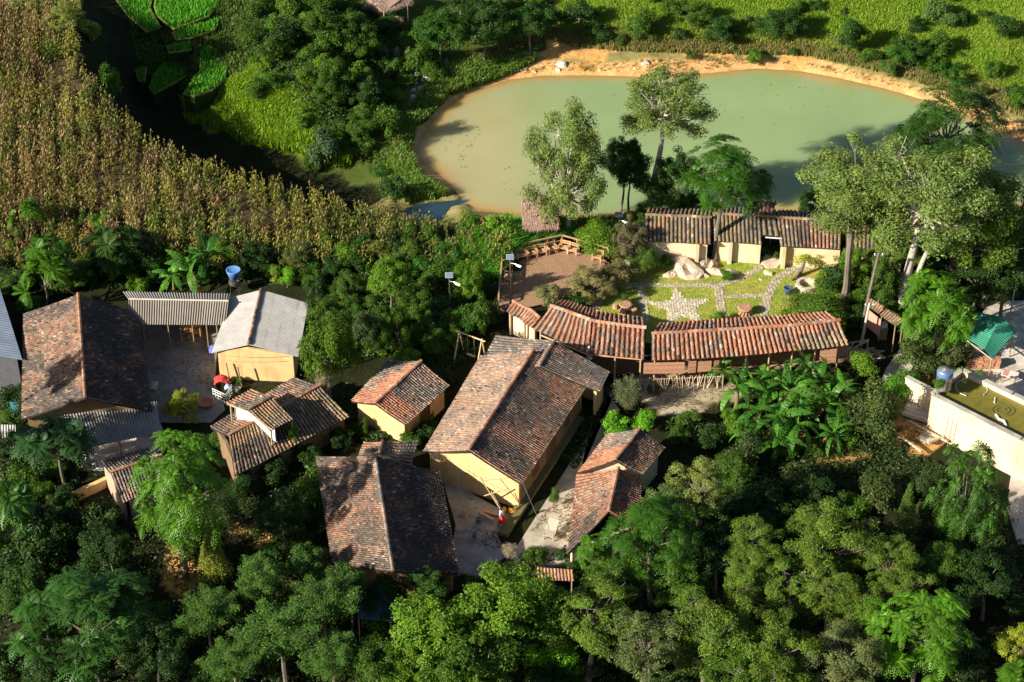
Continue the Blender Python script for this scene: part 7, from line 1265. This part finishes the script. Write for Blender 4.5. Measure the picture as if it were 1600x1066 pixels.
# --- grasses and leafy ground cover
def sample(poly, n, jit=0):
    a = np.array(poly, float); lo, hi = a.min(0), a.max(0); q = rng.uniform(lo, hi, (int(n*2.2), 2)); q = q[inpoly(q[:, 0], q[:, 1], poly)][:n]; return q[:, 0], q[:, 1]
def grass(name, lab, poly, n, h, c, c2=None, w_=.05, blades=3, clump=.0, lean=.35, sdmin=.5, pat=.5, thr=.25, patch=2.2, avoid=()):
    x, y = sample(poly, n)
    for q_ in avoid: k_ = ~(inpoly(x, y, q_) | (segdist(x, y, q_) < 4)); x, y = x[k_], y[k_]
    p = P(x, y); k = fbm(p[:, 0]+.6*p[:, 1], p[:, 1]-.4*p[:, 0], patch*1.6, 91); sdv = np.where(inpoly(p[:, 0], p[:, 1], pond), -1, 1)*segdist(p[:, 0], p[:, 1], pond); ok = (sdv > sdmin) & (k > thr*rng.random(len(k))*1.6) ; p, k = p[ok], k[ok]; N_ = len(p); m = MB()
    for b in range(blades):
        a = rng.uniform(0, 6.28, N_); ln = rng.uniform(.1, lean, N_)*h; H_ = rng.uniform(.6, 1.25, N_)*h*(.6+.8*k); q = p+np.c_[rng.normal(0, .08+clump, (N_, 2)), np.zeros(N_)]; b_ = rng.uniform(0, 6.28, N_); s_ = np.c_[np.cos(b_), np.sin(b_), 0*b_]*w_; mid = q+np.c_[np.cos(a)*ln*.3, np.sin(a)*ln*.3, H_*.6]; tp = q+np.c_[np.cos(a)*ln*1.6, np.sin(a)*ln*1.6, H_*.9]
        f = rng.random(N_)[:, None]*.6+.7*(k[:, None]-.5); col_ = (np.array(c)*(1-np.clip(f, 0, 1))+np.array(c2 if c2 is not None else c)*np.clip(f, 0, 1))*rng.uniform(.7, 1.3, (N_, 1)); m.add(np.stack([q-s_, q+s_, mid+s_*.6, mid-s_*.6], 1).reshape(-1, 3)*1.0, np.arange(4*N_).reshape(-1, 4), col_*.9); m.add(np.stack([mid-s_*.6, mid+s_*.6, tp], 1).reshape(-1, 3), np.arange(3*N_).reshape(-1, 3), col_)
    o = m.obj(name, M['plant'], kind='stuff'); tag(o, lab, 'grass'); return o
grass('bank_grass', 'olive and straw coloured grass on the far bank above the orange mud', [(740, 140), (780, 95), (850, 60), (900, 75), (1000, 82), (1100, 84), (1260, 88), (1400, 118), (1460, 138), (1620, 190), (1620, 150), (1450, 90), (1300, 60), (1000, 40), (880, 45), (740, 80)], 22000, .5, (.18, .20, .05), (.36, .30, .12), w_=.045, sdmin=1.7)
grass('meadow_grass', 'bright green meadow grass beyond the pond', [(880, -30), (1620, -30), (1620, 160), (1450, 105), (1250, 70), (1000, 60), (870, 50)], 52000, .5, (.17, .34, .02), (.36, .42, .05), w_=.05, clump=.1)
grass('bank_grass', 'long green grass tufts leaning over the left shore of the pond', [(740, 140), (700, 150), (680, 180), (650, 200), (640, 240), (660, 280), (700, 305), (640, 320), (590, 260), (560, 230), (620, 190), (660, 150), (690, 110), (760, 90), (840, 95), (800, 115)], 16000, .8, (.11, .24, .03), (.26, .28, .06), w_=.07, sdmin=.35)
grass('valley_grass', 'sunlit yellow-green grass between the terraces and the upper thicket', [(290, 155), (350, 135), (400, 115), (440, 130), (480, 160), (500, 200), (545, 240), (540, 258), (460, 235), (400, 225), (340, 200), (300, 190)], 30000, .7, (.26, .40, .02), (.12, .27, .02), w_=.06, clump=.15, sdmin=1)
grass('valley_grass', 'dull green grass round the rice terraces', [(215, -30), (560, -30), (560, 60), (400, 130), (350, 155), (235, 155), (205, 60)], 9000, .45, (.08, .16, .025), (.14, .18, .04), w_=.05, sdmin=1, avoid=RICE)
grass('tall_grass', 'tall lush grass between the deck and the maize', [(690, 400), (760, 375), (800, 352), (870, 352), (900, 365), (878, 380), (790, 400), (780, 440), (740, 440), (680, 430)], 9000, 1.1, (.09, .28, .02), (.14, .34, .03), w_=.07, lean=.5, sdmin=.6)
grass('shore_grass', 'reeds along the near shore behind the back hall', [(870, 345), (1000, 330), (1320, 340), (1450, 345), (1450, 400), (1000, 400), (900, 380)], 6000, .7, (.08, .20, .03), (.20, .26, .05), w_=.06, sdmin=.3)
x, y = sample([(910, 515), (945, 448), (978, 405), (1010, 402), (1325, 398), (1325, 450), (1318, 515), (1040, 535)], 26000); p = P(x, y); ok = ~pathin(p[:, 0], p[:, 1]) & ~starin(p[:, 0], p[:, 1]); p = p[ok]; p[:, 2] = .012; N_ = len(p); a = rng.uniform(0, 6.28, N_); b_ = rng.uniform(0, 6.28, N_); k = fbm(p[:, 0], p[:, 1], 2.6, 15)
s_ = np.c_[np.cos(b_), np.sin(b_), 0*b_]*.03; f = sst(.42, .62, k)[:, None]; m = MB(); m.add(np.stack([p-s_, p+s_, p+np.c_[np.cos(a)*.06, np.sin(a)*.06, rng.uniform(.04, .08, N_)]], 1).reshape(-1, 3), np.arange(3*N_).reshape(-1, 3), (np.array([.26, .36, .05])*(1-f)+np.array([.50, .46, .13])*f)*rng.uniform(.7, 1.3, (N_, 1)))
tag(m.obj('lawn_grass', M['plant'], kind='stuff'), 'short lawn grass with dry yellow patches round the star', 'grass')
def cover(name, lab, polys, n, c, ls=.22, hmax=.7, zoff=0.0, gate=.2):
    m = MB()
    for poly in polys:
        x, y = sample(poly, n//len(polys)); p = P(x, y); sdv = np.where(inpoly(p[:, 0], p[:, 1], pond), -1, 1)*segdist(p[:, 0], p[:, 1], pond); k = fbm(p[:, 0], p[:, 1], 2.2, 33); ok = (sdv > .6) & (k > gate); p, k = p[ok], k[ok]; N_ = len(p)
        hh = hmax*sst(.2, .75, k)*rng.random(N_)**.6; p[:, 2] += hh+.03; Nn = unit(np.array([0, 0, 1.0])+rng.normal(0, .5, (N_, 3))); col_ = np.array(c)*rng.uniform(.6, 1.4, (N_, 1))*(1+np.array([.4, .1, 0])*(vn(p[:, 0], p[:, 1], 3, 7)[:, None]-.5)); leaf_quads(m, p, Nn, ls, .6, col_, rng, .2)
    o = m.obj(name, M['plant'], kind='stuff'); tag(o, lab, 'ground cover')
cover('undergrowth', 'leafy undergrowth covering the thicket floor between maize and village', [Z_MID], 32000, (.06, .12, .02), hmax=1.1)
cover('undergrowth', 'leafy undergrowth of the thicket between terraces and pond', [Z_TOP], 26000, (.07, .14, .025), hmax=1.0)
cover('undergrowth', 'dark undergrowth beneath the front trees', [Z_FRONT], 42000, (.035, .06, .014), hmax=.8, gate=.42)
cover('undergrowth', 'dark weeds on shaded ground between the houses and below the banana grove', [[(370, 740), (540, 650), (500, 700), (490, 860), (380, 850)], [(540, 600), (620, 680), (580, 700), (520, 660)], [(660, 600), (740, 560), (760, 520), (640, 560)], [(880, 600), (960, 600), (900, 740), (860, 700)], [(1180, 690), (1420, 705), (1560, 770), (1540, 830), (1300, 770), (1180, 740)], [(1180, 690), (1420, 705), (1560, 770), (1540, 830), (1300, 770), (1180, 740)]], 14000, (.04, .08, .016), hmax=.35)
cover('undergrowth', 'undergrowth beneath the olive-green trees and bananas', [Z_RIGHT, Z_BANA, Z_LEFTV], 20000, (.045, .085, .02), hmax=.8)

# weeds creeping down the mud, leaf litter, dead leaves afloat
grass('bank_weeds', 'sparse weeds creeping down the orange mud rim of the pond', [(690, 175), (740, 140), (850, 100), (1000, 95), (1180, 88), (1300, 105), (1450, 140), (1620, 200), (1620, 240), (1450, 160), (1180, 108), (850, 118), (700, 190)], 5200, .28, (.22, .22, .05), (.34, .28, .10), w_=.035, sdmin=.5, thr=.62, patch=1.2)
def litter(name, lab, polys, n, c, z=None, s=.10, cat='leaves'):
    m = MB()
    for poly in polys:
        x, y = sample(poly, n//len(polys)); p = P(x, y) if z is None else G(x, y, z); k = fbm(p[:, 0], p[:, 1], 1.5, 63); p = p[k > .42]; N_ = len(p)
        if z is None: p[:, 2] += .07
        Nn = unit(np.array([0, 0, 1.0])+rng.normal(0, .25, (N_, 3))); leaf_quads(m, p, Nn, s, .6, np.array(c)*rng.uniform(.5, 1.4, (N_, 1)), rng, 0)
    o = m.obj(name, M['dry'], kind='stuff'); tag(o, lab, cat); return o
litter('leaf_litter', 'dry leaf litter and twigs strewn over yards, footpath and sandy slope', [[(985, 592), (1120, 588), (1160, 605), (1120, 640), (1060, 650), (1010, 640)], [(225, 505), (335, 505), (335, 640), (240, 655)], [(712, 820), (705, 895), (790, 870), (776, 832), (735, 775)], [(800, 870), (850, 800), (900, 760), (890, 860)], [(1400, 600), (1450, 560), (1470, 690), (1400, 700)]], 5200, (.22, .15, .07), s=.13)
xs = []
litter('floating_debris', 'dead leaves and weed afloat on the pond', [[(760, 255), (850, 270), (880, 310), (790, 305)], [(680, 180), (760, 160), (740, 260), (690, 270)], [(900, 130), (1250, 125), (1400, 160), (1200, 200), (950, 180)]], 220, (.20, .22, .09), z=WZ+.012, s=.22, cat='debris')
print('tris', sum(len(p.vertices)-2 for me in bpy.data.meshes for p in me.polygons), 'objs', len(bpy.data.objects))
